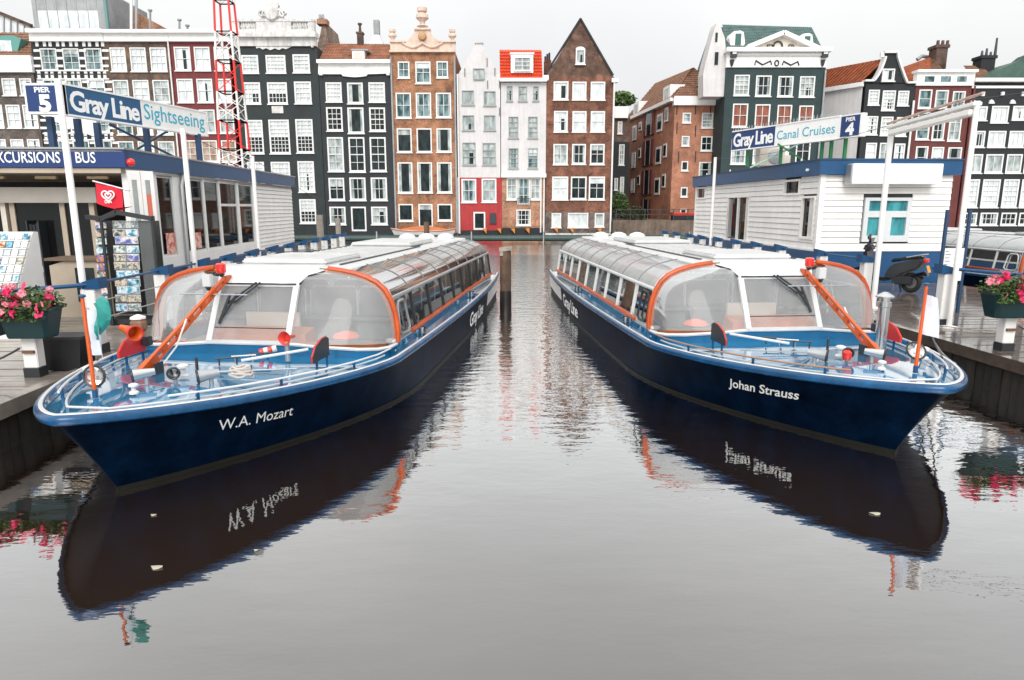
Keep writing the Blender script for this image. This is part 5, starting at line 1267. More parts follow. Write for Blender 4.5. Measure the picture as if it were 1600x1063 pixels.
# folding door leaves standing open at the corner
d0 = PA(205, 340, SY0 - .6); d1 = PA(246, 340, SY0 - .2)
for k in range(2):
    a = Vector((d0.x, SY0 - .6, 0)).lerp(Vector((d1.x, SY0 - .2, 0)), k / 2); b = Vector((d0.x, SY0 - .6, 0)).lerp(Vector((d1.x, SY0 - .2, 0)), (k + 1) / 2 - .02)
    dd = (b - a).normalized(); nn = Vector((dd.y, -dd.x, 0)); L0 = (b - a).length; c = (a + b) / 2
    f = MB()
    for s_ in (-1, 1): f.obox(c + dd * s_ * (L0 / 2 - .04) + Vector((0, 0, 2.45)), dd * .04, nn * .025, Vector((0, 0, 1.35)))
    f.obox(c + Vector((0, 0, 3.72)), dd * (L0 / 2), nn * .024, Vector((0, 0, .1))).obox(c + Vector((0, 0, 1.3)), dd * (L0 / 2), nn * .024, Vector((0, 0, .22)))
    dl = part('door_leaf', f, white, t)
    part('pane', MB().obox(c + Vector((0, 0, 2.5)), dd * (L0 / 2 - .06), nn * .008, Vector((0, 0, 1.15))), clear_pl, dl)
    if k: part('poster', MB().obox(c + nn * .015 + Vector((0, 0, 2.75)), dd * (L0 / 2 - .08), nn * .004, Vector((0, 0, .55))), mat('ice_poster_red', (.62, .16, .10), .5), dl)
w = part('window_poster', MB().box(SX + .0, sx_y(256), 1.8, SX + .012, sx_y(270), 2.35), posterm, t)
part('window_poster', MB().box(SX + .0, sx_y(296), 1.85, SX + .012, sx_y(311), 2.3), posterm, t)
# fascia lettering
a = PA(95, 254, SY0 - .25)
text_on(t, 'lettering', 'EXCURSIONS', letter_w, lambda x, y, l: (PA(-14, 254, SY0 - .25).x + x, SY0 - .25 - l - .002, 4.005 + y), width=a.x - PA(-14, 254, SY0 - .25).x, height=.235, bold=.012)
b0, b1 = PA(119, 254, SY0 - .25).x, PA(150, 254, SY0 - .25).x
text_on(t, 'lettering', 'BUS', letter_w, lambda x, y, l: (b0 + x, SY0 - .25 - l - .002, 4.005 + y), width=b1 - b0, height=.235, bold=.012)
# goods inside
def goods(name, label, cat, x0, y, z0, x1, z1, m, mats_, nx, nz, depth=.4):
    g = pthing(name, label, cat, ((x0 + x1) / 2, y, DZ))
    part('frame', MB().box(x0, y, DZ + .06, x1, y + depth, z0).box(x0 - .03, y, DZ + .06, x0, y + depth, z1).box(x1, y, DZ + .06, x1 + .03, y + depth, z1).box(x0, y + depth - .03, z0, x1, y + depth, z1), m, g)
    rnd = random.Random(x0)
    for j in range(nz):
        zz = z0 + (z1 - z0) * j / nz
        part('shelf', MB().box(x0, y + .02, zz, x1, y + depth - .03, zz + .02), m, g)
        for i in range(nx):
            xx = x0 + (x1 - x0) * (i + .1) / nx
            part('item', MB().box(xx, y + .05, zz + .02, xx + (x1 - x0) / nx * .8, y + .2, zz + .02 + (z1 - z0) / nz * rnd.uniform(.4, .8)), rnd.choice(mats_), g)
goods('souvenir_shelf', 'dark souvenir shelf inside the ticket shop by the white pole', 'shelf', PA(82, 350, 17.6).x, 17.6, 1.9, PA(122, 350, 17.6).x, 2.6, shelf_mat, postcards + [red_f, dk_grey, dk_grey], 5, 2)
goods('souvenir_column', 'narrow black souvenir stand inside the ticket shop', 'stand', PA(42, 350, 16.8).x, 16.8, 1.2, PA(58, 350, 16.8).x, 2.7, darkmetal, [dk_grey, dk_grey, red_f, letter_w], 3, 6)
t = pthing('sales_counter', 'beige sales counter with slanted front in the ticket shop', 'counter', (PA(105, 430, 15.4).x, 15.4, DZ))
c0, c1 = PA(75, 400, 15.3), PA(150, 400, 15.3)
part('body', MB().prism([(c0.x, 15.3, DZ), (c0.x, 15.3, 1.75), (c0.x + .35, 15.3, 1.85), (c1.x, 15.3, 1.85), (c1.x, 15.3, DZ)], (0, .7, 0)), beige, t)
part('top', MB().box(c0.x - .05, 15.22, 1.86, c1.x + .05, 16.05, 1.92), shelf_mat, t)
part('glass_front', MB().box(c0.x + .55, 15.27, .95, c1.x - .08, 15.295, 1.7), P_D, t)
for k in range(2): part('glass_divider', MB().box(c0.x + .72 + k * .3, 15.25, .95, c0.x + .75 + k * .3, 15.27, 1.7), beige, t)
t = pthing('brochure_rack', 'white stepped brochure rack at the left edge of the shop', 'rack', (PA(10, 420, 13).x, 13, DZ))
b0, b1 = PA(-45, 400, 13).x, PA(37, 400, 13).x
part('body', MB().prism([(b1, 12.7, DZ), (b1, 12.7, 1.5), (b1, 13.35, 2.55), (b1, 13.5, 2.55), (b1, 13.5, DZ)], (b0 - b1, 0, 0)), white, t)
for j in range(7):
    zz, yy = 1.5 + j * .148, 12.66 + j * .091
    part('ledge', MB().box(b0, yy - .02, zz, b1, yy + .05, zz + .02), white, t)
    for i in range(7):
        xx = b0 + (b1 - b0) * (i + .08) / 7
        part('brochure', MB().obox((xx + .06, yy + .045, zz + .085), (.055, 0, 0), (0, .03, .05), (0, .006, -.004)), random.choice(postcards + [letter_w, letter_w, letter_w]), t)
# pennant
t = pthing('pennant', 'red ice cream pennant with white heart on a slanting stick', 'flag', PA(175, 330, 14.6))
Yp = 14.6
def pp(x, y): return PA(x / 5.317, 230 + y / 5.317, Yp)
a, b = pp(770, 282), pp(1075, 362)
part('stick', MB().tube([a, b], .018, 8), greymetal, t)
rows_ = []
P0, P1 = pp(790, 288), pp(1010, 345)
for j in range(7):
    f_ = j / 6; row = []
    for i in range(9):
        u_ = i / 8; top = P0.lerp(P1, u_); low = pp(800, 470).lerp(pp(1020, 535), u_)
        q = top.lerp(low, f_); q.y += .03 * math.sin(u_ * 7 + f_ * 2); row.append(q)
    rows_.append(row)
part('cloth', MB().grid(rows_), flagred, t, smooth=True, recalc=False)
def heart(s, cx, cy): return [Vector((cx + s * 16 * math.sin(k) ** 3 / 16, Yp - .045, cy + s * (13 * math.cos(k) - 5 * math.cos(2 * k) - 2 * math.cos(3 * k) - math.cos(4 * k)) / 16)) for k in [2 * math.pi * i / 28 for i in range(28)]]
hc = pp(908, 405)
for s_ in (.125, .06): part('heart_emblem', MB().tube(heart(s_, hc.x, hc.z), .016, 5, closed=True), letter_w, t, smooth=True)
o0 = pp(880, 466); o1 = pp(942, 466)
text_on(t, 'lettering', 'OLA', letter_w, lambda x, y, l: (o0.x + x, Yp - .045 - l, o0.z + y), width=o1.x - o0.x, height=.062, bold=.03)

# ---- postcard rack
Yr = 14.2
t = pthing('postcard_rack', 'black postcard rack with clear covers beside the shop entrance', 'rack', PZ(200, 500, DZ))
def pr(x, y, Y=Yr): return PA(x, y, Y)
zt_ = pr(200, 338).z; zb_ = DZ
x0, xm, x1 = pr(148, 400).x, pr(170, 400).x, pr(243, 400).x
fr_ = MB()
for (x, y) in ((x0, Yr + .35), (xm - .02, Yr - .1), (x1, Yr), (x1 - .25, Yr + .6)): fr_.bar((x, y, zb_), (x, y, zt_), .045)
part('frame', fr_, darkmetal, t)
part('top_rail', MB().bar((x0 - .25, Yr + .35, zt_ - .02), (xm, Yr - .1, zt_ - .05), .09).bar((xm, Yr - .1, zt_ - .05), (xm + .35, Yr - .2, zt_ + .08), .09).bar((xm + .35, Yr - .2, zt_ + .08), (x1, Yr, zt_ - .05), .09), darkmetal, t)
part('red_cloth', MB().poly([(xm, Yr - .1, zt_ + .0), (xm + .35, Yr - .18, zt_ + .16), (xm + .5, Yr + .2, zt_ + .2), (xm + .1, Yr + .3, zt_ + .1)]), flagred, t, recalc=False)
part('cover', MB().box(x0 + .3 + .62, Yr + .02, zb_ + .2, x1 - .04, Yr + .03, zt_ - .1), clear_pl, t)
part('back_panel', MB().box(x0, Yr + .5, zb_ + .15, x1 - .1, Yr + .53, zt_ - .1), intr_dark, t)
part('base', MB().box(x0 + .1, Yr - .02, zb_ + .02, x1 - .05, Yr + .5, zb_ + .12), darkmetal, t)
rnd = random.Random(9)
yrow = [345, 358, 370, 384, 397, 410, 423, 436, 448, 461, 475]
for r_, y in enumerate(yrow):
    for (xa_, xb_) in ((149, 167),) : 
        a, b = pr(xa_ + r_ * .5, y + 2, Yr + .12), pr(xb_ + r_ * .3, y + 12, Yr + .12)
        part('postcard', MB().box(a.x, Yr + .1, b.z, b.x, Yr + .12, a.z), rnd.choice(postcards), t)
    if r_ in (2, 6, 8): segs = ((178, 213),)
    else: segs = ((175, 193), (195, 214))
    for xa_, xb_ in segs:
        a, b = pr(xa_ + r_ * .5, y + 1), pr(xb_ + r_ * .5, y + 11)
        part('card_pocket', MB().box(a.x - .012, Yr + .03, b.z - .012, b.x + .012, Yr + .04, a.z + .012), frame_w, t)
        part('postcard', MB().box(a.x, Yr + .012, b.z, b.x, Yr + .028, a.z), rnd.choice(postcards), t)

# ================================================================ roof signs
def sign(name, label, PLft, PRgt, h_, root_loc):
    t = thing(name, label, 'sign', root_loc)
    d = (PRgt - PLft); L = d.length; d.normalize(); up = Vector((0, 0, 1)); n = Vector((d.y, -d.x, 0)).normalized()
    return t, d, L, up, n
A_, B_ = UY(105, 178, 16.3), UY(325, 212, 21.0); top = UY(105, 133, 16.3)
hS = top.z - A_.z; B_.z = A_.z
t, d, L, up, n = sign('roof_sign', 'long blue and white sightseeing sign on the roof of the ticket shop', A_, B_, hS, A_)
def fnL(x, y, l): return A_ + d * x + up * y + n * (l + .002)
part('panel', MB().obox(A_ + d * L * .735 + up * hS / 2 - n * .09, d * L * .265, up * hS / 2, n * .09), white, t)
part('blue_panel', MB().obox(A_ + d * L * .235 + up * hS / 2 - n * .09, d * L * .235, up * hS / 2 * .999, n * .09), signteal, t)
part('border', MB().obox(A_ + d * L * .5 + up * (hS + .02) - n * .08, d * L * .5, up * .02, n * .1).obox(A_ + d * L * .5 - up * .02 - n * .08, d * L * .5, up * .02, n * .1), white, t)
text_on(t, 'lettering', 'Gray Line', letter_w, lambda x, y, l: fnL(L * .022 + x, y, l), width=L * .435, height=hS * .72, bold=.028, spacing=.86, base=hS * .16)
text_on(t, 'lettering', 'Sightseeing', letter_t, lambda x, y, l: fnL(L * .49 + x, y, l), width=L * .485, height=hS * .62, bold=.004, base=hS * .28)
q0, q1 = UY(42, 178, 16.1), UY(92, 130, 16.1)
part('pier_panel', MB().box(q0.x, 16.1, q0.z, q1.x, 16.3, q1.z), white, t)
part('pier_panel_side', MB().obox((Vector((q1.x, 16.22, (q0.z + q1.z) / 2)) + A_ + up * hS / 2 - Vector((0, 0, 0))) / 2 * Vector((1, 1, 0)) + Vector((0, 0, (q0.z + q1.z) / 2)) if False else Vector(((q1.x + A_.x) / 2, 16.26, (q0.z + q1.z) / 2)), Vector(((A_.x - q1.x) / 2, 0, 0)), Vector((0, .06, 0)), Vector((0, 0, (q1.z - q0.z) / 2 - .01))), white, t)
part('number_panel', MB().box(q0.x + .05, 16.09, q0.z + .05, q1.x - .03, 16.1, q1.z - .05), signblue, t)
wq = q1.x - q0.x; hq = q1.z - q0.z
text_on(t, 'lettering', 'PIER', letter_w, lambda x, y, l: (q0.x + wq * .30 + x, 16.088 - l, q0.z + hq * .70 + y), width=wq * .44, height=hq * .17, bold=.03)
text_on(t, 'lettering', '5', letter_w, lambda x, y, l: (q0.x + wq * .38 + x, 16.088 - l, q0.z + hq * .09 + y), width=wq * .34, height=hq * .54, bold=.05)
for px, y in ((80, 16.6), (122, 17.2), (152, 18.0), (228, 19), (308, 20.6)):
    p = UY(px, 200, y); part('support_post', MB().bar((p.x, y, 4.3), (p.x, y, A_.z - .0 if px > 92 else q0.z), .13), bluesteel, t)
p, q = UY(170, 190, 18.3), UY(285, 248, 20.4); part('brace', MB().bar((p.x, 18.3, A_.z), (q.x, 20.4, 4.35), .05), bluesteel, t)
p, q = UY(260, 200, 20.0), UY(195, 242, 18.6); part('brace', MB().bar((p.x, 20.0, A_.z), (q.x, 18.6, 4.35), .05), bluesteel, t)
part('back_sheet', MB().prism([tuple(UY(x, y, 18.6)) for x, y in ((62, 180), (110, 200), (148, 214), (150, 188), (100, 180))], (0, .03, 0)), white, t)
A_, B_ = UY(1143, 231, 26.25), UY(1345, 212, 21.0); top = UY(1345, 177, 21.0)
hS = top.z - B_.z; A_.z = B_.z
t, d, L, up, n = sign('roof_sign', 'long white canal cruise sign with spikes above the white cabin', A_, B_, hS, B_)
def fnR(x, y, l): return A_ + d * x + up * y + n * (l + .002)
s1, s2 = .383, .856
part('panel', MB().obox(A_ + d * L * (s1 + s2) / 2 + up * hS / 2 - n * .09, d * L * (s2 - s1) / 2, up * hS / 2, n * .09), white, t)
part('blue_panel', MB().obox(A_ + d * L * s1 / 2 + up * hS / 2 - n * .09, d * L * s1 / 2, up * hS / 2 * .998, n * .09), signblue, t)
part('number_board', MB().obox(A_ + d * L * (1 + s2) / 2 + up * hS * .5 - n * .09, d * L * (1 - s2) / 2, up * hS * .53, n * .1), white, t)
part('number_panel', MB().obox(A_ + d * L * (1 + s2) / 2 + up * hS * .5 + n * .012, d * L * ((1 - s2) / 2 - .012), up * hS * .47, n * .004), signblue, t)
part('border', MB().obox(A_ + d * L * s2 / 2 + up * (hS + .02) - n * .08, d * L * s2 / 2, up * .02, n * .1).obox(A_ + d * L * s2 / 2 - up * .02 - n * .08, d * L * s2 / 2, up * .02, n * .1), white, t)
text_on(t, 'lettering', 'Gray Line', letter_w, lambda x, y, l: fnR(L * .015 + x, y, l), width=L * .355, height=hS * .72, bold=.028, spacing=.86, base=hS * .18)
text_on(t, 'lettering', 'Canal Cruises', letter_t, lambda x, y, l: fnR(L * .40 + x, y, l), width=L * .43, height=hS * .46, bold=.004, base=hS * .27)
text_on(t, 'lettering', 'PIER', letter_w, lambda x, y, l: fnR(L * .900 + x, y, l + .018), width=L * .062, height=hS * .18, bold=.03, base=hS * .72)
text_on(t, 'lettering', '4', letter_w, lambda x, y, l: fnR(L * .902 + x, y, l + .018), width=L * .055, height=hS * .54, bold=.05, base=hS * .10)
sp = MB()
for i in range(70):
    q = A_ + d * (L * s2 * i / 69) + up * (hS + .04) - n * .06; sp.bar(q, q + up * .13 + n * .04 * (-1) ** i, .012)
part('bird_spikes', sp, greymetal, t, kind='stuff')
for px, y in ((1167, 25.4), (1225, 23.9), (1288, 22.8), (1301, 22.3), (1320, 21.8)):
    s_ = (px - 1143) / 202.0; q = A_.lerp(B_, s_) - n * .2; part('support_post', MB().bar((q.x, q.y, 4.5), (q.x, q.y, q.z + .05), .09), greensteel, t)
p, q = UY(1172, 262, 25), UY(1255, 222, 24.2); part('brace', MB().bar(p, q, .05), mat('pale_green_steel', (.35, .55, .45), .5), t)
p, q = UY(1215, 225, 24), UY(1262, 255, 23.4); part('brace', MB().bar(p, q, .05), greensteel, t)

# ================================================================ glass-roofed canal boats
BL = 18.0
def hb(u):                                    # half beam at the gunwale
    t_ = min(max(u / 3.97, 0), 1)
    return 2.18 * (1 - (1 - t_) ** 1.42) ** .722 * (1 - .19 * max(0, (u - 9) / 9) ** 2)
def zg(u): return .73 + .3235 * math.exp(-u / 2.75)
def hw(u):
    t_ = min(max((u - .74) / 4.69, 0), 1)
    return 2.13 * (1 - (1 - t_) ** 1.8) * (1 - .19 * max(0, (u - 9) / 9) ** 2)
def uw(u): return .74 + (BL - .74) * u / BL * 1.0 if u > 0 else .74
def hull_pt(u, t_, sgn):
    ub = .74 + (BL - .6 - .74) * (u / BL)
    z_ = zg(u) - .03
    f_ = t_ ** .9
    return Vector((sgn * (hb(u) * (1 - f_) + hw(ub) * f_), u * (1 - f_) + ub * f_, z_ * (1 - t_)))
def ze(u): return zg(u) - .045                # deck at the gunwale
def zd(u): return ze(u) + .11 * min(1, u / 1.6) * (1 if u < 3.9 else max(0, (4.7 - u) / .8))     # crown of the foredeck
US = [0, .01, .03, .06, .1, .16, .24, .34, .46, .6, .8, 1.0, 1.25, 1.5, 1.8, 2.1, 2.5, 2.9, 3.3, 3.7, 4.0, 4.5, 5, 6, 7, 8, 9, 10, 11, 12, 13, 14, 15, 16, 17, 17.6, 18]
HU = 4.55                                     # hoop position
HOOP = [(2.0, .92), (2.005, 1.10), (1.985, 1.30), (1.95, 1.46), (1.90, 1.60), (1.82, 1.74), (1.70, 1.85), (1.54, 1.93), (1.36, 1.985), (1.15, 2.025), (.92, 2.055)]
def taper(u): return 1 - .07 * max(0, (u - HU) / 11)
def make_boat(label, x0, y0, yaw, m, name_text, post_mat, rail_mat):
    t = thing('canal_boat', label, 'boat', (x0, y0, 0), -yaw, 'glass-roofed canal boats', world_coords=False)
    t['group'] = 'glass-roofed canal boats'
    V = lambda v, u, z: Vector((m * v, u, z))
    # hull, both sides in one skin
    rows = []
    for k in range(13):
        tt = k / 10
        rows.append([hull_pt(u, tt, -1) for u in reversed(US)] + [hull_pt(u, tt, 1) for u in US[1:]])
    mb = MB().grid(rows); mb.poly([hull_pt(BL, k / 10, -1) for k in range(13)] + [hull_pt(BL, k / 10, 1) for k in reversed(range(13))])
    hull = part('hull', mb, navy, t, smooth=True, recalc=False)
    edge = [Vector((-hb(u), u, zg(u))) for u in reversed(US)] + [Vector((hb(u), u, zg(u))) for u in US[2:]]
    def inset(off, dz): 
        out = []
        for sgn, us_ in ((-1, list(reversed(US))), (1, US[2:])):
            for u in us_:
                e = .02; a, b = Vector((hb(max(u - e, 0)), max(u - e, 0), 0)), Vector((hb(u + e), u + e, 0)); tg = (b - a).normalized()
                nrm = Vector((-tg.y, tg.x, 0)) if u > .02 else Vector((0, 1, 0))
                q = Vector((hb(u), u, 0)) + nrm * off
                out.append(Vector((sgn * max(q.x, 0), q.y, zg(u) + dz)))
        return out
    # rub rail: fat half-round, white stripe on its crown
    def sweep(prof, path):
        rows = []
        for i, p in enumerate(path):
            a, b = path[max(i - 1, 0)], path[min(i + 1, len(path) - 1)]; tg = (b - a); tg.z = 0; tg.normalize()
            n_ = Vector((tg.y, -tg.x, 0)) * -1
            if n_.dot(Vector((p.x, p.y - 6, 0))) < 0: n_ = -n_
            rows.append([p + n_ * o + Vector((0, 0, z)) for o, z in prof])
        return MB().grid(rows)
    P1 = [p for i, p in enumerate(edge) if i == 0 or (p - edge[i - 1]).length > .03]
    part('rub_rail', sweep([(-.06, .015), (.01, .018), (.034, .0), (.042, -.03), (.034, -.065), (.006, -.085), (-.02, -.09)], P1), rubblue, t, smooth=True, recalc=False)
    part('gunwale_stripe', sweep([(-.046, .017), (-.042, .028), (-.012, .029), (-.004, .021)], P1), boatwhite, t, smooth=True, recalc=False)
    # decks
    def deck(u0, u1, name, mtl):
        us = sorted({u0, u1, *[u for u in US if u0 < u < u1]})
        mb = MB(); rows = []
        for u in us:
            w_ = max(hb(u) - .05, 0); rows.append([Vector((w_ * s_, u, ze(u) + (zd(u) - ze(u)) * (1 - s_ * s_))) for s_ in (-1, -.85, -.7, -.5, -.25, 0, .25, .5, .7, .85, 1)])
        mb.grid(rows)
        for sgn in (-1, 1): mb.grid([[Vector((sgn * max(hb(u) - .05, 0), u, ze(u))) for u in us], [Vector((sgn * max(hb(u) - .05, 0), u, zg(u) + .015)) for u in us]])
        return part(name, mb, mtl, t, smooth=True, recalc=False)
    deck(.03, 12.6, 'deck', blue); deck(12.6, BL, 'stern_deck', boatwhite)
    toe = [q for q in [Vector((s_ * (hb(u) - .24), u + .10, ze(u) + .05)) for s_, us_ in ((-1, [u for u in reversed(US) if .34 <= u <= 4.4]), (1, [u for u in US if .34 <= u <= 4.4])) for u in us_]]
    part('toe_rail', MB().tube(toe, .013, 6), boatwhite, t, smooth=True)
    # superstructure base
    nose = [(2.0, HU), (1.98, 4.25), (1.86, 4.02), (1.60, 3.86), (1.2, 3.76), (.64, 3.70), (0, 3.68)]
    nose = [(-v, u) for v, u in nose] + [(v, u) for v, u in reversed(nose[:-1])]
    ZB = [(.92 if abs(v) > 1.95 else (1.05 - .13 * ((abs(v) - .6) / 1.4 if abs(v) > .6 else 0))) for v, u in nose]
    part('coaming', MB().grid([[V(v, u, ze(u) - .1) for v, u in nose], [V(v, u, z - .03) for (v, u), z in zip(nose, ZB)]]), coamblue, t, smooth=True, recalc=False)
    part('wood_ledge', MB().grid([[V(v * .985, u + .02, z - .04) for (v, u), z in zip(nose, ZB)], [V(v * .78, max(u, 3.68) + (.36 if abs(v) < 1.99 else .05), z - .02) for (v, u), z in zip(nose, ZB)]]), orange_w, t, recalc=False)
    part('front_sill', MB().tube([V(v, u - .0, z - .015) for (v, u), z in zip(nose, ZB)], .028, 6), boatwhite, t, smooth=True)
    for s_ in (-1, 1):
        part('cabin_side', MB().grid([[V(s_ * 2.0 * taper(u), u, .5) for u in (HU, 8, 12, 15.6)], [V(s_ * 2.0 * taper(u), u, .93) for u in (HU, 8, 12, 15.6)]]), blue, t, recalc=False)
        part('wood_trim', MB().tube([V(s_ * 2.02 * taper(u), u, .955) for u in (HU + .9, 8, 10, 12, 14, 15.6)], .04, 6), orange_d, t, smooth=True)
        part('eaves_rail', MB().tube([V(s_ * 1.905 * taper(u), u, 1.60) for u in (HU, 6, 8, 10, 12, 14, 15.6)], .035, 8), rail_mat, t, smooth=True)
        # hoop
        mb = MB()
        for a, b in zip(HOOP[:-1], HOOP[1:]):
            mb.bar(V(s_ * (a[0] + .03), HU, a[1]), V(s_ * (b[0] + .03), HU, b[1] + .01), .10, .085, up=(0, 1, 0))
        mb = MB().tube([V(s_ * (v + .02), HU, z + .012) for v, z in HOOP], .044, 8)
        part('hoop', mb, orange_d, t, smooth=True)
        mb = MB().tube([V(s_ * (v - .05), HU + .02, z - .02) for v, z in HOOP], .03, 6); part('hoop_lining', mb, orange_w, t, smooth=True)
        # corner glass between screen post and hoop
        pb, pt_ = V(s_ * .64, 3.70, 1.04), V(s_ * .64, 4.14, 1.86)
        rows = []
        for j in range(11):
            hvz = HOOP[j]; H_ = V(s_ * hvz[0], HU, hvz[1]); f_ = j / 10; L_ = pb.lerp(pt_ + V(0, .1, .09), f_)
            row = []
            for i in range(9):
                a = i / 8; q = L_.lerp(H_, a)
                bl = math.sin(math.pi * a) * (1 - .45 * f_)
                q = q + V(s_ * .30 * bl, -.26 * bl, .03 * bl); row.append(q)
            rows.append(row)
        part('corner_glass', MB().grid(rows), nose_glass, t, smooth=True, recalc=False)
    # windscreen
    c = [V(-.61, 3.69, 1.05), V(.61, 3.69, 1.05), V(.61, 4.13, 1.86), V(-.61, 4.13, 1.86)]
    ws = part('windscreen_frame', MB().bar(c[0], c[3], .085, .06).bar(c[1], c[2], .085, .06).bar(c[0], c[1], .06, .05).bar(c[3], c[2], .06, .06), boatwhite, t)
    part('windscreen', MB().quad(*c), nose_glass, ws, recalc=False)
    part('screen_bar', MB().bar(c[0].lerp(c[3], .24), c[1].lerp(c[2], .24), .012), darkmetal, ws)
    brow = MB().grid([[V(-.64, 4.10, 1.87), V(-.3, 4.07, 1.885), V(.3, 4.07, 1.885), V(.64, 4.10, 1.87)], [V(-.72, 4.3, 1.99), V(-.3, 4.28, 2.02), V(.3, 4.28, 2.02), V(.72, 4.3, 1.99)], [V(-.95, 4.62, 2.06), V(-.3, 4.6, 2.10), V(.3, 4.6, 2.10), V(.95, 4.62, 2.06)]])
    part('brow', brow, boatwhite, t, smooth=True, recalc=False)
    part('brow_gasket', MB().bar(c[3] + V(0, -.04, .012), c[2] + V(0, -.04, .012), .02), darkmetal, ws)
    # wipers
    for k, (a, b, cc) in enumerate((((.02, 4.03, 1.90), (-.42, 3.92, 1.58), (-.50, 3.80, 1.30)), ((.08, 4.03, 1.90), (-.30, 3.92, 1.60), (-.46, 3.84, 1.40)))):
        part('wiper', MB().tube([V(*a), V(*b)], .017, 6).tube([V(b[0] + .06, b[1], b[2] + .14), V(*cc)], .022, 6), darkmetal, t)
    # roof spine
    u_end = 15.6
    def spine(v0, v1, u0, u1, z, h): return MB().box(min(m * v0, m * v1), u0, z, max(m * v0, m * v1), u1, z + h)
    for s_ in (-1, 1):
        part('spine_side', MB().grid([[V(s_ * 1.16 * taper(u), u, 2.02) for u in (HU, 8, 12, u_end)], [V(s_ * 1.12 * taper(u), u, 2.065) for u in (HU, 8, 12, u_end)], [V(s_ * .78, u, 2.075) for u in (HU, 8, 12, u_end)]]), boatwhite, t, recalc=False)
    part('spine_front', spine(-.78, .78, HU + .05, 6.6, 2.03, .055), boatwhite, t, bevel=.01)
    part('spine_back', spine(-.78, .78, 11.4, u_end, 2.03, .05), boatwhite, t, bevel=.01)
    part('roof_hatch', spine(-.72, .72, 5.0, 6.7, 2.085, .09), boatwhite, t, bevel=.03)
    part('roof_hatch', spine(-.74, .74, 10.2, 12.6, 2.085, .10), boatwhite, t, bevel=.03)
    # open sliding section: frame and slats over the dark cabin
    gr = part('roof_grille', MB().bar(V(-.77, 6.6, 2.06), V(-.77, 10.2, 2.06), .05).bar(V(.77, 6.6, 2.06), V(.77, 10.2, 2.06), .05).bar(V(-.2, 6.6, 2.06), V(-.2, 10.2, 2.06), .03).bar(V(.3, 6.6, 2.06), V(.3, 10.2, 2.06), .03), boatwhite, t)
    for i in range(11): part('slat', MB().bar(V(-.76, 6.75 + i * .33, 2.075), V(.76, 6.75 + i * .33, 2.075), .05), boatwhite, gr)
    for i in range(3): part('roof_vent', MB().lathe([(.26, 0), (.26, .04), (.22, .10), (.1, .15), (.01, .16)], V(-.55 + i * .55, 14.6 + .2 * i, 2.08), n=16), boatwhite, t, smooth=True)
    for s_ in (-.9, .9): part('roof_strip', MB().bar(V(s_, 5.2, 2.085), V(s_ * .98, 10.5, 2.085), .05, .015), darkmetal, t)
    # ribs, roof panes, side windows, posts
    ub = [HU + .12, HU + .5 + .75, 7.05, 8.25, 9.45, 10.65, 11.85, 13.05, 14.25, 15.5]
    prof = [(1.90, 1.60), (1.87, 1.68), (1.82, 1.75), (1.74, 1.83), (1.62, 1.905), (1.46, 1.965), (1.30, 2.005), (1.14, 2.035)]
    for s_ in (-1, 1):
        for i, u in enumerate(ub):
            part('rib', MB().tube([V(s_ * v * taper(u), u, z + .004) for v, z in prof],   .012 if i else .03, 6), rail_mat if i == 0 else mat('rib_grey', (.14, .145, .15), .4), t, smooth=True)
            part('window_post', MB().bar(V(s_ * 2.0 * taper(u), u + .02, .95), V(s_ * 1.91 * taper(u), u, 1.6), .05, .04, up=(0, 1, 0)), rail_mat if i == 0 else (post_mat if s_ > 0 else rail_mat), t)
        for i in range(len(ub) - 1):
            a, b = ub[i] + .012, ub[i + 1] - .012
            part('roof_pane', MB().grid([[V(s_ * v * taper(a), a, z) for v, z in prof], [V(s_ * v * taper(b), b, z) for v, z in prof]]), roof_glass, t, smooth=True, recalc=False)
            p_ = part('side_window', MB().quad(V(s_ * 1.995 * taper(a), a, .96), V(s_ * 1.995 * taper(b), b, .96), V(s_ * 1.905 * taper(b), b, 1.59), V(s_ * 1.905 * taper(a), a, 1.59)), boat_glass, t, recalc=False)
        # rounded door window just behind the hoop
        fr_ = [V(s_ * (2.03 - .09 * max(0, (z - .95) / .65)), HU + .12 + y, z) for y, z in ((.12, 1.02), (.5, 1.0), (.62, 1.06), (.56, 1.46), (.48, 1.53), (.2, 1.53), (.12, 1.46), (.06, 1.1))]
        part('door_window_frame', MB().tube(fr_, .022, 6, closed=True), darkmetal if m < 0 else rail_mat, t, smooth=True)
        part('door_panel', MB().quad(V(s_ * 2.01, HU + .05, .93), V(s_ * 2.0, HU + 1.25, .93), V(s_ * 1.995, HU + 1.25, 1.0), V(s_ * 2.0, HU + .05, 1.0)), rail_mat, t, recalc=False)
    part('aft_bulkhead', MB().poly([V(v * .93, 15.62, z) for v, z in [(-2.0, .5)] + [(-a, b) for a, b in HOOP] + [(a, b) for a, b in reversed(HOOP)] + [(2.0, .5)]]), nose_glass, t, recalc=False)
    part('stern_coaming', MB().box(-1.3, 15.7, .6, 1.3, 17.2, .98), boatwhite, t, bevel=.05)
    # cabin interior
    part('cabin_floor', MB().box(-1.9, 4.2, .72, 1.9, 15.5, .75), mat('cabin_floor_grey', (.30, .28, .26), .6, noise=(1.5, .2)), t)
    part('dashboard', MB().prism([V(-.75, 3.98, .74), V(-.75, 3.98, 1.12), V(-.75, 4.35, 1.18), V(-.75, 4.5, .74)], V(1.5, 0, 0)), orange_w, t)
    part('bench_front', MB().box(-.55, 4.7, .75, .35, 4.76, 1.34), mat('cream_panel', (.62, .52, .42), .5), t)
    part('red_bundle', MB().lathe([(.14, 0), (.22, .03), (.18, .08), (.06, .12), (.01, .13)], V(1.25, 4.36, 1.0), n=10), mat('coral_cloth', (.70, .14, .08), .7), t, smooth=True)
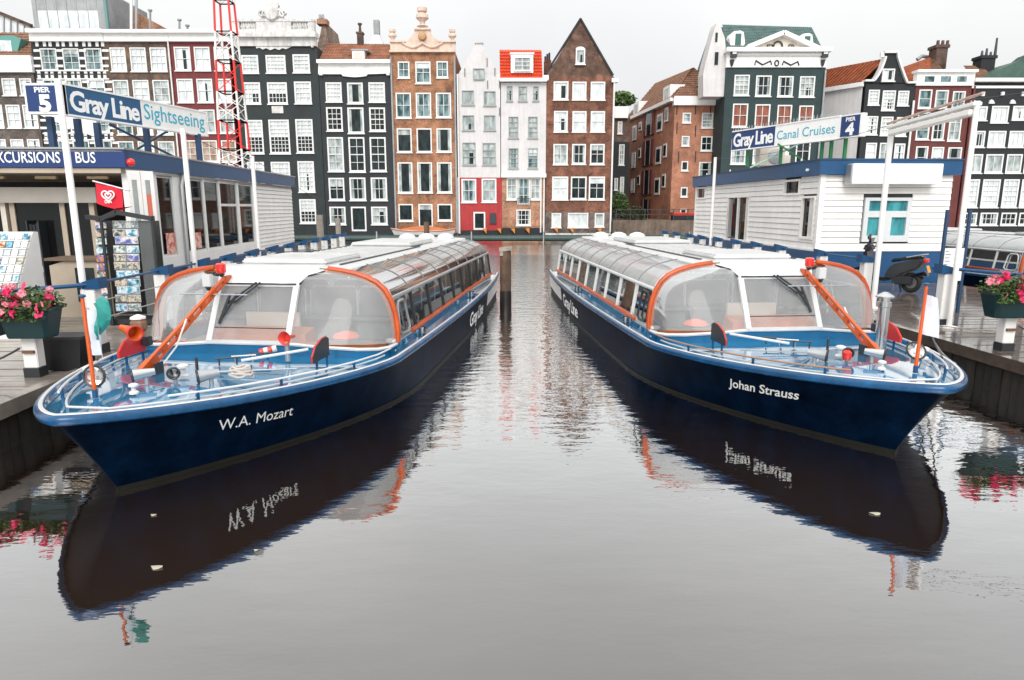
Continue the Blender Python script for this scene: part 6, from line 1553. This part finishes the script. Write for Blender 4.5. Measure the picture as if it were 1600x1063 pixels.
    sm = MB().box(-.42, -.2, 0, .42, .24, .06).obox((0, .24, .27), (.42, 0, 0), (0, .03, 0), (0, .03, .27)).box(-.36, -.1, -.35, .36, .1, 0).mesh('seat', bevel=.02); sm.materials.append(seat_mat)
    tm = MB().box(-.35, -.25, 0, .35, .25, .03).box(-.03, -.03, -.45, .03, .03, 0).mesh('table'); tm.materials.append(mat('table_white', (.7, .69, .66), .4))
    fm_ = MB().tube([(-.42, .27, -.02), (-.42, .30, .46), (-.36, .305, .54), (.36, .305, .54), (.42, .30, .46), (.42, .27, -.02)], .022, 6).mesh('seat_frame'); fm_.materials.append(boatwhite)
    for i in range(9):
        for v in (-1.35, -.45, .5, 1.38):
            child('seat', sm, t, V(v, 5.6 + i * 1.1, 1.1)); child('seat_frame', fm_, t, V(v, 5.56 + i * 1.1, 1.1))
    fp = MB().tube([V(2.0, 0, 0), V(2.0, 0, .1)], .01)
    # ---------- foredeck gear
    mast_a, mast_b = V(-.5, 2.15, 1.06), V(-.5, 4.05, 1.93)
    dm = (mast_b - mast_a).normalized(); sd = Vector((1, 0, 0)); upm = sd.cross(dm)
    if upm.z < 0: upm = -upm
    ms = MB(); Lm = (mast_b - mast_a).length
    for s_ in (-1, 1): ms.bar(mast_a + upm * .052 * s_, mast_b + upm * .034 * s_, .045, .034, up=upm)
    for k in range(7): 
        q = mast_a + dm * Lm * (k / 6); ms.obox(q, dm * (.16 if k == 0 else .055), sd * .021, upm * (.06 - .02 * k / 6))
    ms.obox(mast_a - dm * .10, dm * .10, sd * .034, upm * .078)
    ms.bar(mast_b, mast_b + dm * .12 + Vector((0, .05, -.04)), .06, .10, up=upm)
    ma = part('mast', ms, orange, t)
    part('mast_rope', MB().tube([mast_a + upm * -.12 + sd * .05, mast_a + dm * .5 + upm * -.09 + sd * .05, mast_a + dm * .9 + upm * .08 + sd * .04], .012, 6), boatwhite, ma)
    part('crossbar', MB().tube([mast_a + dm * Lm * .80 + Vector((-.5, 0, 0)), mast_a + dm * Lm * .80 + Vector((.55, 0, 0))], .011, 6), greymetal, ma)
    lb = mast_b + upm * .13 - dm * .02
    part('lamp_foot', MB().lathe([(.02, 0), (.06, .05)], lb - Vector((0, 0, .06)), n=10), darkmetal, ma); part('red_lamp', MB().lathe([(.06, 0), (.075, .02), (.075, .13), (.05, .15)], lb, n=12), redlamp, ma, smooth=True)
    lb2 = mast_a + dm * Lm * .86 + upm * .16 + V(-.07, 0, 0)
    part('white_lamp', MB().obox(lb2, (.065, 0, 0), (0, .05, 0), (0, 0, .09)), mat('lamp_case', (.55, .56, .55), .3), ma, bevel=.01); part('lamp_bracket', MB().lathe([(.02, -.15), (.05, -.09)], lb2, n=8), darkmetal, ma)
    part('tabernacle', MB().obox(mast_a + Vector((0, .02, -.16)), (.015, 0, 0), (0, .09, 0), (0, 0, .18)).obox(mast_a + V(.1, .02, -.16), (.012, 0, 0), (0, .08, 0), (0, 0, .18)), darkmetal, t)
    # navigation boards
    def board(v, mt, back):
        P = [(0, 0), (.56, 0), (.56, .24), (.48, .28), (.32, .275), (.12, .21), (0, .09)]
        o = part('navigation_board', MB().prism([V(v, 2.75 + a, zd(3) + .07 + b) for a, b in P], V(.035, 0, 0)), mt, t)
        part('board_edge', MB().tube([V(v + .017, 2.75 + a, zd(3) + .07 + b) for a, b in P[3:]] + [V(v + .017, 2.75, zd(3) + .07)], .011, 6), redp, o)
        for uu in (2.9, 3.25): part('board_leg', MB().bar(V(v + .017, uu, zd(3) - .12), V(v + .017, uu, zd(3) + .14), .025), rubblue, o)
        part('side_lamp', MB().box(*sorted((m * v, m * (v + back))), 0, 0, 0) if False else MB().obox(V(v + back, 3.26, zd(3) + .22), (.05, 0, 0), (0, .06, 0), (0, 0, .065)), darkmetal, o, bevel=.01)
    board(1.36, darkmetal, -.05); board(-1.40, redp, .1)
    # horn on a post
    if m > 0:
        hp = V(.83, 3.2, zd(3.2))
        part('horn_post', MB().tube([hp, hp + Vector((0, 0, .28))], .035, 8), greymetal, t)
        part('horn', MB().lathe([(.025, -.18), (.03, -.08), (.05, -.02), (.095, .05), (.10, .055), (.085, .045), (.04, -.03)], hp + Vector((0, 0, .33)), axis=(-.15, -1, .05), n=16), redp, t, smooth=True)
        hq = V(-1.15, 2.72, zd(2.9) + .46)
        part('loudhailer', MB().lathe([(.04, -.24), (.06, -.08), (.075, .09), (.10, .12), (.09, .11), (.06, .0)], hq, axis=(.9, -.5, -.12), n=16), orange, t, smooth=True)
        part('loudhailer_rim', MB().tube([hq + Vector((.12, -.066, -.016)) + Vector((-.066 * 0, 0, 0)) + (Vector((.485, .874, 0)) * math.cos(a) + Vector((0, 0, 1)) * math.sin(a)) * .10 for a in [2 * math.pi * i / 16 for i in range(16)]], .012, 5, closed=True), redp, t)
    else:
        hp = V(-1.02, 2.7, zd(2.7))
        part('exhaust_pipe', MB().lathe([(.085, 0), (.085, .62), (.10, .63), (.10, .70), (.075, .70), (.075, .76), (.13, .77), (.13, .79), (.03, .85)], hp, n=16), chrome, t, smooth=True)
    # searchlights and loudspeakers
    def cone(pos, axis, r0, r1, L_, mt, rim):
        o = part('deck_loudspeaker', MB().lathe([(r0, 0), (r0 * 1.02, .02), (r1, L_), (r1 * .86, L_), (r0 * .7, .05)], pos, axis=axis, n=16), mt, t, smooth=True)
        ax = Vector(axis).normalized(); a = ax.orthogonal().normalized(); b = ax.cross(a)
        part('rim', MB().tube([Vector(pos) + ax * L_ + (a * math.cos(q) + b * math.sin(q)) * r1 for q in [2 * math.pi * i / 16 for i in range(16)]], .014, 6, closed=True), rim, o, smooth=True)
        part('stand', MB().tube([Vector(pos) + ax * L_ * .4, Vector(pos) + ax * L_ * .4 - Vector((0, 0, .14))], .025, 6), greymetal, o)
    z0 = zd(1.0)
    cone(V(-.02, 1.55, z0 + .15), (m * -.75, -.6, -.1), .04, .075, .24, chrome, darkmetal)
    cone(V(.10, 1.75, z0 + .12), (m * .45, -.9, 0), .04, .065, .18, chrome, darkmetal)
    cone(V(.66, 1.75, zd(1.8) + .12), (m * -.8, -.55, -.1), .045, .08, .24, greymetal, darkmetal)
    cone(V(-.38, 1.12, z0 + .20), (m * .12, -1, .12) if m > 0 else (m * .12, -.8, .55), .07, .115, .10, mat('reflector', (.75, .74, .72), .12, metal=.9), darkmetal)
    def bollard(v, u, s_=1):
        o = part('bollard', MB().lathe([(.10 * s_, 0), (.10 * s_, .02), (.045 * s_, .04), (.045 * s_, .15 * s_), (.10 * s_, .17 * s_), (.10 * s_, .21 * s_), (.05 * s_, .235 * s_)], V(v, u, zd(u) + .02), n=14), boatwhite, t, smooth=True)
    bollard(.10, 1.9, .68); bollard(.06, 1.05, .5); bollard(1.92, 4.5, .85); bollard(-.9, 1.6, .7)
    for (v, u) in ((2.02, 6.1), (1.95, 11.6)):
        part('deck_cleat', MB().lathe([(.06, 0), (.05, .14), (.075, .15), (.075, .17)], V(v, u, zd(u) + .01), n=10), chrome, t, smooth=True)
    part('deck_post', MB().box(*[x for x in (0,)] * 0, -.03, 0, 0, .03, 0, 0) if False else MB().tube([V(.40, 1.72, zd(1.7)), V(.40, 1.72, zd(1.7) + .30)], .018, 8), darkmetal, t)
    # small skylight grab bars on the deck
    for k in range(3):
        a = V(.20 + .14 * k, 2.75 + .16 * k, zd(3) + .12); dd = Vector((m * .28, .14, 0))
        part('grab_bar', MB().tube([a - dd * .5, a + dd * .5], .012, 6).tube([a - dd * .35, a - dd * .35 - Vector((0, 0, .10))], .01, 6).tube([a + dd * .35, a + dd * .35 - Vector((0, 0, .10))], .01, 6), greymetal if k % 2 else darkmetal, t)
    part('deck_seam', MB().tube([V(.2, 2.1, zd(2.1) + .04), V(1.25, 2.55, zd(2.5) + .03)], .01, 5), greymetal, t)
    # side handrails near the gunwale
    us = [.75, 1.0, 1.4, 1.9, 2.5, 3.1, 3.7, 4.2]
    for s_ in (-1, 1):
        part('hand_rail', MB().tube([V(s_ * (hb(u) - .19), u + .05, ze(u) + .13) for u in us], .014, 8), boatwhite if m > 0 or s_ < 0 else mat('rail_wood', (.36, .20, .12), .4), t, smooth=True)
        for u in us[1::2]: part('rail_foot', MB().tube([V(s_ * (hb(u) - .19), u + .05, ze(u) - .02), V(s_ * (hb(u) - .19), u + .05, ze(u) + .13)], .018, 6), rubblue, t)
    part('hand_rail', MB().tube([V(.5, 2.55, zd(2.6) + .12), V(1.2, 3.05, zd(3) + .2)], .02, 8), boatwhite, t, smooth=True)
    # flag staff and small flag
    f0, f1 = V(-.30, .92, zd(.9)), V(-.36, .98, zd(.9) + 1.08)
    fs = part('flag_staff', MB().tube([f0 + Vector((0, 0, .06)), f1], [.022, .018], 8), orange, t, smooth=True)
    part('staff_socket', MB().tube([f0, f0 + Vector((0, 0, .09))], .028, 8), rubblue, fs); part('staff_knob', MB().lathe([(.02, 0), (.036, .01), (.036, .028), (.012, .04)], f1, n=10), cblue, fs, smooth=True)
    rows = []
    rnd = random.Random(4)
    for j in range(7):
        f_ = j / 6
        rows.append([f1 + V(-.0, 0, -.10) + V((-.16 - .05 * f_) * i / 5 if m < 0 else (.15 + .04 * f_) * i / 5, .05 * math.sin(i * 1.9 + f_ * 2), -.50 * f_ - .05 * i / 5) for i in range(6)])
    part('flag', MB().grid(rows), mat('flag_white', (.74, .76, .82), .8, noise=(4, .1)), fs, smooth=True, recalc=False)
    if m > 0:
        rows = [[f1 + V(.12 + (.10 + .12 * math.sin(j * .55)) * i / 4, .04 * math.sin(i * 2 + j), -.06 - .06 * j + .02 * i) for i in range(5)] for j in range(8)]
        part('bag', MB().grid(rows), mat('teal_bag', (.03, .30, .27), .6, noise=(6, .2)), fs, smooth=True, recalc=False)
    # lettering on the flared bow and along the side
    def on_hull(u, dn, l):
        tt = dn / (zg(u) - .03); p = hull_pt(u, tt, 1); q = hull_pt(u + .02, tt, 1) - p; r_ = hull_pt(u, min(tt + .02, 1), 1) - p
        nn = q.cross(r_).normalized()
        if nn.x < 0: nn = -nn
        p = p + nn * l; return Vector((m * p.x, p.y, p.z))
    part('stern_band', MB().grid([[on_hull(u, f_ * (zg(u) - .03), .008) for u in (13.7, 14.3, 15, 16, 17, 17.95)] for f_ in (.16, .4, .7)]), boatwhite, t, recalc=False)
    for s_ in (1, -1):
        part('weed_line', MB().grid([[(lambda q: Vector((s_ * q.x, q.y, q.z)))(on_hull(u, (zg(u) - .03) * f_, .006)) for u in US[:-1]] for f_ in (.94, 1.02, 1.1)]), mat('weed', (.008, .009, .006), .7, noise=(6, .5)), t, recalc=False)
    def hull_text(body, uL, uR, dn_base, hgt, bold, shear=0, spacing=1):
        v, f, w, h = text_flat(body, 1, bold, shear, spacing)
        mb = MB(); mb.v = [tuple(on_hull(uL + (uR - uL) * x / w, dn_base - y / h * hgt, .012)) for x, y in v]; mb.f = list(f)
        part('lettering', mb, letter_w, t, recalc=False)
    if not name_text: pass
    elif m > 0:
        hull_text(name_text, 1.02, 1.86, .40, .155, 0, .28)
        hull_text('Gray Line', 10.2, 12.7, .54, .34, .02, 0, .85)
    else:
        hull_text(name_text, 2.08, 1.10, .385, .15, .016)
        hull_text('Gray Line', 13.2, 10.4, .54, .34, .02, 0, .85)
    return t
make_boat('blue glass-roofed canal boat W.A. Mozart moored at the left pier', -4.33, 6.09, .116, 1, 'W.A. Mozart', darkmetal, greymetal)
make_boat('blue glass-roofed canal boat Johan Strauss moored at the right pier', 4.82, 7.21, -.093, -1, 'Johan Strauss', boatwhite, boatwhite)

def boat_world(x0, y0, yaw, m, v, u, z):
    c, s = math.cos(yaw), math.sin(yaw); v *= m
    return Vector((x0 + u * s + v * c, y0 + u * c - v * s, z))
LB = (-4.33, 6.09, .116, 1); RB = (4.82, 7.21, -.093, -1)
# loose things lying on the boats
rc = MB(); q = boat_world(*LB, .95, 1.72, zd(1.7) + .05); rnd = random.Random(2)
rc.tube([q + Vector((.13 * math.cos(a) * (1 - .25 * a / 38) * (1 + .15 * math.sin(a * .7)), .10 * math.sin(a) * (1 - .25 * a / 38), .02 + .11 * (a / 38) + .035 * abs(math.sin(a * 1.3)))) for a in [i * .42 for i in range(90)]], .014, 5)
solo('rope_coil', rc, mat('rope', (.50, .46, .42), .9), 'coil of pale rope lying on the bow of the left boat', 'rope', smooth=True)
q = boat_world(*LB, .42, 3.45, zd(3.4) + .10)
t = thing('fender', 'small red and white fender lying on the left boat foredeck', 'fender', (q.x, q.y, q.z - .07), .0, world_coords=False); ORG[t.name] = tuple((q.x, q.y, q.z - .07))
ax = Vector((.9, .25, .18)).normalized()
for k in range(4): part('band', MB().lathe([(.045, -.12 + k * .06), (.048, -.112 + k * .06), (.048, -.065 + k * .06), (.045, -.06 + k * .06)], q, axis=ax, n=12), redp if k % 2 == 0 else boatwhite, t, smooth=True)
cb = MB(); q = boat_world(*LB, -.1, 5.8, 2.2)
cb.tube([q + Vector((-.9 + .06 * i, .25 * math.sin(i * .55), .03 + .03 * abs(math.sin(i * .8)))) for i in range(14)] + [q + Vector((.2 * math.cos(a) + .12, .25 * math.sin(a), .06)) for a in [-2.6 + i * .35 for i in range(20)]], .009, 5)
solo('roof_cable', cb, darkmetal, 'thin black cable looped on the roof of the left boat', 'cable', smooth=True)
q = boat_world(*RB, .72, 1.55, zd(1.5) + .02)
solo('red_bollard_cap', MB().lathe([(.05, 0), (.06, .03), (.06, .10), (.03, .13)], boat_world(*RB, .22, 1.55, zd(1.5) + .04), n=12), redp, 'small red cap standing on the bow of the right boat', 'cap', smooth=True)

make_boat('white-roofed tour boat moored behind the right pier at the picture edge', 18.4, 17.0, -.03, 1, '', boatwhite, boatwhite)

# ================================================================ piles, bollard, bin
def pile(px, yb, yt, z, r, label, mt, notch=False, Y=None):
    b = UZ(px, yb, z) if Y is None else UY(px, yb, Y); top = UY(px, yt, b.y).z
    t = thing('mooring_pile', label, 'pile', (b.x, b.y, min(z, 0)), 0, 'mooring piles')
    mb = MB(); n = 12; rows = []; rnd = random.Random(px)
    for k in range(7):
        zz = -.8 + (top + .8) * k / 6
        rows.append([(b.x + r * (1 + rnd.uniform(-.06, .06)) * math.cos(2 * math.pi * j / n), b.y + r * (1 + rnd.uniform(-.06, .06)) * math.sin(2 * math.pi * j / n), zz) for j in range(n)])
        rows[-1].append(rows[-1][0])
    mb.grid(rows); mb.poly(rows[-1][:-1])
    part('shaft', mb, mt, t, smooth=True, recalc=False)
    if notch:
        part('cap', MB().obox((b.x, b.y, top + .05), (r * 1.12, 0, .02), (0, r * 1.1, 0), (0, 0, .05)).obox((b.x - r * .7, b.y, top - .06), (r * .3, 0, 0), (0, r, 0), (0, 0, .08)), wood_grey, t)
        part('wet_foot', MB().lathe([(r * 1.07, -.3), (r * 1.08, .50), (r * 1.03, .58)], (b.x, b.y, 0), n=14), mat('wet_pile', (.018, .013, .011), .35, noise=(4, .3)), t, smooth=True)
    return t
pile(790, 484, 392, 0, .165, 'dark wooden mooring pile standing alone in the open water', wood_pile, True)
pile(502, 392, 336, .6, .16, 'pale grey mooring pile at the far end of the left pier', wood_grey, Y=31.5)
pile(530, 390, 341, .6, .13, 'thinner grey mooring pile beside the pale one', wood_grey, Y=32.8)
pile(764, 372, 345, 0, .18, 'short brown pile before the wooden sloop', wood_pile, Y=44) if False else pile(667, 378, 347, 0, .17, 'short brown pile before the orange sloop', wood_pile, Y=44)
b = UZ(222, 556, DZ)
t = thing('pier_bollard', 'eight-sided wooden bollard with white cap on the left pier', 'bollard', (b.x, b.y, DZ))
part('shaft', MB().lathe([(.10, 0), (.095, .42)], b, n=8), wood_grey, t); part('head', MB().lathe([(.10, .42), (.13, .46), (.13, .56), (.10, .62)], b, n=8), mat('bollard_brown', (.26, .15, .10), .7, noise=(5, .3)), t); part('cap', MB().lathe([(.125, .62), (.12, .65), (.02, .69)], b, n=8), white, t)
b = PZ(100, 580, DZ)
t = pthing('black_bin', 'black plastic bin below the left flower box', 'bin', (b.x, b.y, DZ))
part('body', MB().prism([(b.x - .24, b.y, DZ + .01), (b.x + .24, b.y, DZ + .01), (b.x + .29, b.y, DZ + .48), (b.x - .29, b.y, DZ + .48)], (0, .4, 0)), mat('black_plastic', (.008, .009, .011), .4), t); part('rim', MB().box(b.x - .31, b.y - .02, DZ + .48, b.x + .31, b.y + .42, DZ + .52), darkmetal, t)

# ---- chains and ropes
def sag(a, b, d, n=14): a, b = Vector(a), Vector(b); return [a.lerp(b, i / n) - Vector((0, 0, d * 4 * (i / n) * (1 - i / n))) for i in range(n + 1)]
q = PZ(57, 588, DZ); w0 = rotp((q.x - .1, q.y - .12, 1.04)); w1 = rotp((q.x - 1.6, q.y - .5, .95))
solo('chain', MB().tube(sag(w0, w1, .22), .017, 6), darkmetal, 'dark chain hanging from the left planter post', 'chain', smooth=True)
q = PZ(1568, 548, DZ); w0 = rotp((q.x + .1, q.y - .12, 1.05)); w1 = rotp((q.x + 1.5, q.y - .6, .9))
solo('chain', MB().tube(sag(w0, w1, .2), .014, 6), darkmetal, 'dark chain hanging from the right planter post', 'chain', smooth=True)
a = boat_world(*RB, -1.5, 2.0, zg(2) + .02); solo('mooring_rope', MB().tube(sag(a, rotp((RF - .05, 13.85, 1.0)), .10), .016, 6), darkmetal, 'dark mooring rope from the right boat to the nearest post', 'rope', smooth=True)
a = boat_world(*RB, -1.3, 1.5, zg(1.5) + .02); solo('mooring_rope', MB().tube(sag(a, rotp((RF - .35, 13.2, DZ + .05)), .12) + [Vector(rotp((RF + .3, 12.6, DZ + .03))), Vector(rotp((RF + .9, 12.5, DZ + .03)))], .014, 6), wood_grey, 'grey rope trailing from the right bow over the pier edge', 'rope', smooth=True)
a = boat_world(*LB, -1.6, 2.6, zg(2.6) + .02); solo('mooring_rope', MB().tube(sag(a, rotp((LF + .1, 11.3, 1.15)), .08), .014, 6), darkmetal, 'dark mooring rope from the left boat to the pier', 'rope', smooth=True)
a = rotp((RF, 13.35, 5.06)); solo('overhead_wire', MB().tube(sag(a, (16.5, 13.6, 6.2), .06), .010, 5), darkmetal, 'thin wire rising from the near lamp pole to the right edge', 'wire')
solo('overhead_wire', MB().tube(sag(a + Vector((0, 0, -.02)), rotp((RF - .02, 27.6, 4.95)), .25), .007, 5), darkmetal, 'thin wire from the lamp pole to the far pole of the white cabin', 'wire')
a = rotp((LF - .02, 15.6, 4.65)); solo('overhead_wire', MB().tube(sag(a, rotp((LF - .02, 20.1, 4.4)), .12) + sag(rotp((LF - .02, 20.1, 4.4)), rotp((LF, 31, 3.1)), .15), .007, 5), darkmetal, 'thin wire strung along the poles of the left pier', 'wire')

# ---- notice board on the right pier
q = PA(1488, 415, 15.0)
t = pthing('notice_board', 'white timetable board on two dark blue posts beside the cabin', 'notice board', (q.x, 15.0, DZ))
xa_, xb_ = PA(1474, 400, 15).x, PA(1505, 400, 15).x
for x in (xa_ - .03, xb_ + .03): part('post', MB().box(x - .03, 14.97, DZ, x + .03, 15.03, PA(1490, 328, 15).z), bluesteel, t)
part('board', MB().box(xa_, 14.98, 1.35, xb_, 15.02, 2.1), white, t)
part('board_rail', MB().box(xa_, 14.975, 2.1, xb_, 15.025, 2.13), darkmetal, t)
rnd = random.Random(1)
for k in range(8):
    for x0 in (xa_ + .03, xa_ + .25):
        part('printed_line', MB().box(x0, 14.974, 2.02 - k * .075, x0 + rnd.uniform(.06, .15), 14.98, 2.035 - k * .075), mat('print_grey', (.12, .16, .2), .6), t)

# ---- scooter
def scooter(loc, rz, k):
    t = thing('motor_scooter', 'black and grey motor scooter with orange plate parked by the cabin', 'scooter', loc, rz, world_coords=False)
    S = lambda *p: Vector([c * k for c in p])
    blk = mat('scooter_black', (.012, .013, .015), .25, coat=.5); gry = mat('scooter_grey', (.035, .037, .04), .3, coat=.4); gry2 = mat('scooter_rim', (.25, .25, .25), .35, metal=.6); rub = mat('tyre', (.012, .012, .012), .8)
    for x in (-.62, .66):
        w = part('wheel', MB().tube([S(x + .20 * math.cos(a), 0, .26 + .20 * math.sin(a)) for a in [2 * math.pi * i / 20 for i in range(20)]], .06 * k, 8, closed=True), rub, t, smooth=True)
        part('rim', MB().lathe([(.15 * k, -.03 * k), (.155 * k, 0), (.15 * k, .03 * k)], S(x, 0, .26), axis=(0, 1, 0), n=18), gry2, w); part('hub', MB().lathe([(.05 * k, -.06 * k), (.05 * k, .06 * k)], S(x, 0, .26), axis=(0, 1, 0), n=10), greymetal, w)
    def shell(prof, w0, w1, name, mt, bev=.02):
        P = [S(x, -w0 / 2, z) for x, z in prof]; return part(name, MB().prism(P, S(0, w0, 0)), mt, t, bevel=bev * k)
    shell([(-.92, .82), (-.86, .90), (-.5, .80), (-.15, .70), (-.02, .5), (.0, .34), (-.25, .30), (-.42, .46), (-.8, .62)], .30, .2, 'rear_body', gry, .04)
    shell([(-.9, .90), (-.8, .98), (-.35, .88), (-.12, .84), (-.1, .74), (-.5, .82)], .26, .2, 'seat', blk, .035)
    shell([(-.05, .26), (-.05, .36), (.42, .36), (.46, .28)], .34, .3, 'footboard', blk)
    shell([(.40, .30), (.46, .30), (.60, .66), (.58, 1.02), (.50, 1.06), (.46, .75), (.38, .45)], .40, .3, 'leg_shield', blk, .03)
    shell([(.42, .54), (.62, .62), (.86, .54), (.93, .40), (.88, .40), (.68, .5)], .15, .1, 'front_mudguard', blk)
    shell([(-.55, .44), (-.95, .58), (-1.02, .46), (-.98, .44), (-.88, .52), (-.6, .38)], .16, .1, 'rear_mudguard', blk)
    part('fork', MB().tube([S(.50, .07, .9), S(.66, .07, .26)], .025 * k, 8).tube([S(.50, -.07, .9), S(.66, -.07, .26)], .025 * k, 8), greymetal, t)
    shell([(.40, 1.02), (.62, 1.0), (.66, 1.12), (.52, 1.22), (.40, 1.14)], .24, .2, 'headset', gry, .04)
    part('handlebar', MB().tube([S(.40, -.34, 1.14), S(.47, -.1, 1.12), S(.47, .1, 1.12), S(.40, .34, 1.14)], .02 * k, 8), blk, t, smooth=True)
    for s_ in (-1, 1):
        part('grip', MB().tube([S(.40, s_ * .24, 1.13), S(.39, s_ * .36, 1.145)], .028 * k, 8), rub, t)
        o = part('mirror', MB().lathe([(.075 * k, -.015 * k), (.085 * k, 0), (.07 * k, .02 * k)], S(.40, s_ * .30, 1.40), axis=(1, 0, .1), n=14), blk, t); part('mirror_stalk', MB().tube([S(.46, s_ * .18, 1.14), S(.40, s_ * .28, 1.36)], .011 * k, 6), blk, o)
    part('windscreen', MB().grid([[S(.56 - .02 * abs(y) , y * .16, 1.14) for y in (-1, 0, 1)], [S(.50 - .05 * abs(y), y * .14, 1.36) for y in (-1, 0, 1)]]), clear_pl, t, recalc=False)
    part('tail_light', MB().obox(S(-.93, 0, .84), S(.03, 0, .0), S(0, .10, 0), S(0, 0, .045)), redlamp, t, bevel=.01)
    part('number_plate', MB().obox(S(-1.0, 0, .63), S(.004, 0, .0), S(0, .075, 0), S(.03, 0, .085)), mat('plate_orange', (.72, .30, .03), .5), t)
    part('grab_rail', MB().tube([S(-.5, .13, .9), S(-.88, .12, .99), S(-.95, 0, 1.0), S(-.88, -.12, .99), S(-.5, -.13, .9)], .016 * k, 6), greymetal, t, smooth=True)
    part('exhaust', MB().lathe([(.03 * k, 0), (.06 * k, .08 * k), (.06 * k, .5 * k), (.03 * k, .55 * k)], S(-.3, -.17, .30), axis=(-1, 0, .18), n=12), darkmetal, t, smooth=True)
    part('engine', MB().box(*S(-.7, .06, .2), *S(-.2, .16, .42)), darkmetal, t, bevel=.03)
    part('stand', MB().bar(S(-.25, .12, .3), S(-.3, .22, .01), .03 * k).bar(S(-.25, -.12, .3), S(-.3, -.22, .01), .03 * k), darkmetal, t)
    return t
p = UZ(1425, 458, DZ); scooter((p.x - .42, p.y + .65, DZ), R(126), 1.12)

# ---- orange-covered sloop and skip across the canal
c = UY(662, 365, 60.2)
t = thing('wooden_sloop', 'small white sloop with orange cover before the orange-brown house', 'sloop', (c.x, 60.2, 0))
rows = []
for k in range(5):
    f_ = k / 4; rows.append([(c.x + (i / 10 - 1) * (2.9 - .5 * f_), 60.2 - (1 - abs(i / 10 - 1) ** 2.4) * .8 * (1 - .3 * f_), 1.05 + .22 * abs(i / 10 - 1) ** 3 - f_ * 1.1) for i in range(21)])
part('hull', MB().grid(rows).grid([[(p[0], 120.4 - p[1], p[2]) for p in r_] for r_ in rows]), boatwhite, t, smooth=True, recalc=False)
part('cover', MB().grid([[(c.x + (i / 10 - 1) * 2.3, 60.2 + s_ * (1 - abs(i / 10 - 1) ** 2.4) * .72, 1.1 + (.32 if s_ == 0 else 0) * (1 - abs(i / 10 - 1) ** 2)) for i in range(21)] for s_ in (-1, 0, 1)]), orange_w, t, smooth=True, recalc=False)
part('rubbing_strake', MB().tube([(p[0], p[1] - .02, p[2] - .06) for p in rows[0]], .05, 6), orange_w, t, smooth=True)
c = UY(1068, 360, 57)
t = thing('waste_skip', 'dark container with red lid at the corner of the brick warehouse', 'container', (c.x, 62.5, 1.9))
r0, r1 = UY(1052, 350, 62.5), UY(1088, 350, 62.5); zz = UY(1068, 349, 62.5).z
part('body', MB().prism([(r0.x + .1, 62.5, 1.9), (r1.x - .1, 62.5, 1.9), (r1.x, 62.5, zz), (r0.x, 62.5, zz)], (0, 1.2, 0)) if zz > 1.95 else MB().box(r0.x, 62.5, 1.2, r1.x, 63.7, 2.3), dk_grey, t)
part('lid', MB().box(r0.x - .1, 62.4, max(zz, 2.3), r1.x + .1, 63.8, max(zz, 2.3) + .28), redp, t, bevel=.05)

# ---- flecks drifting on the still water
for i, (px, py, w_) in enumerate(((245, 887, .05), (1368, 803, .05), (240, 805, .03), (1432, 560, .04), (400, 860, .02))):
    c = UZ(px, py, .004); P = [(c.x + w_ * math.cos(a) * (1 + .3 * math.sin(3 * a)), c.y + w_ * .7 * math.sin(a), .006 + .004 * math.cos(2 * a)) for a in [2 * math.pi * j / 7 for j in range(7)]]
    solo('floating_leaf', MB().prism(P, (0, 0, .003)), mat('leaf_pale', (.42, .38, .30), .7), ['pale leaf floating below the left bow', 'pale leaf floating below the right bow', 'tiny leaf floating left of the boat name reflection', 'pale leaf floating beside the right pier', 'tiny leaf floating under the reflected left boat name'][i], 'leaf')
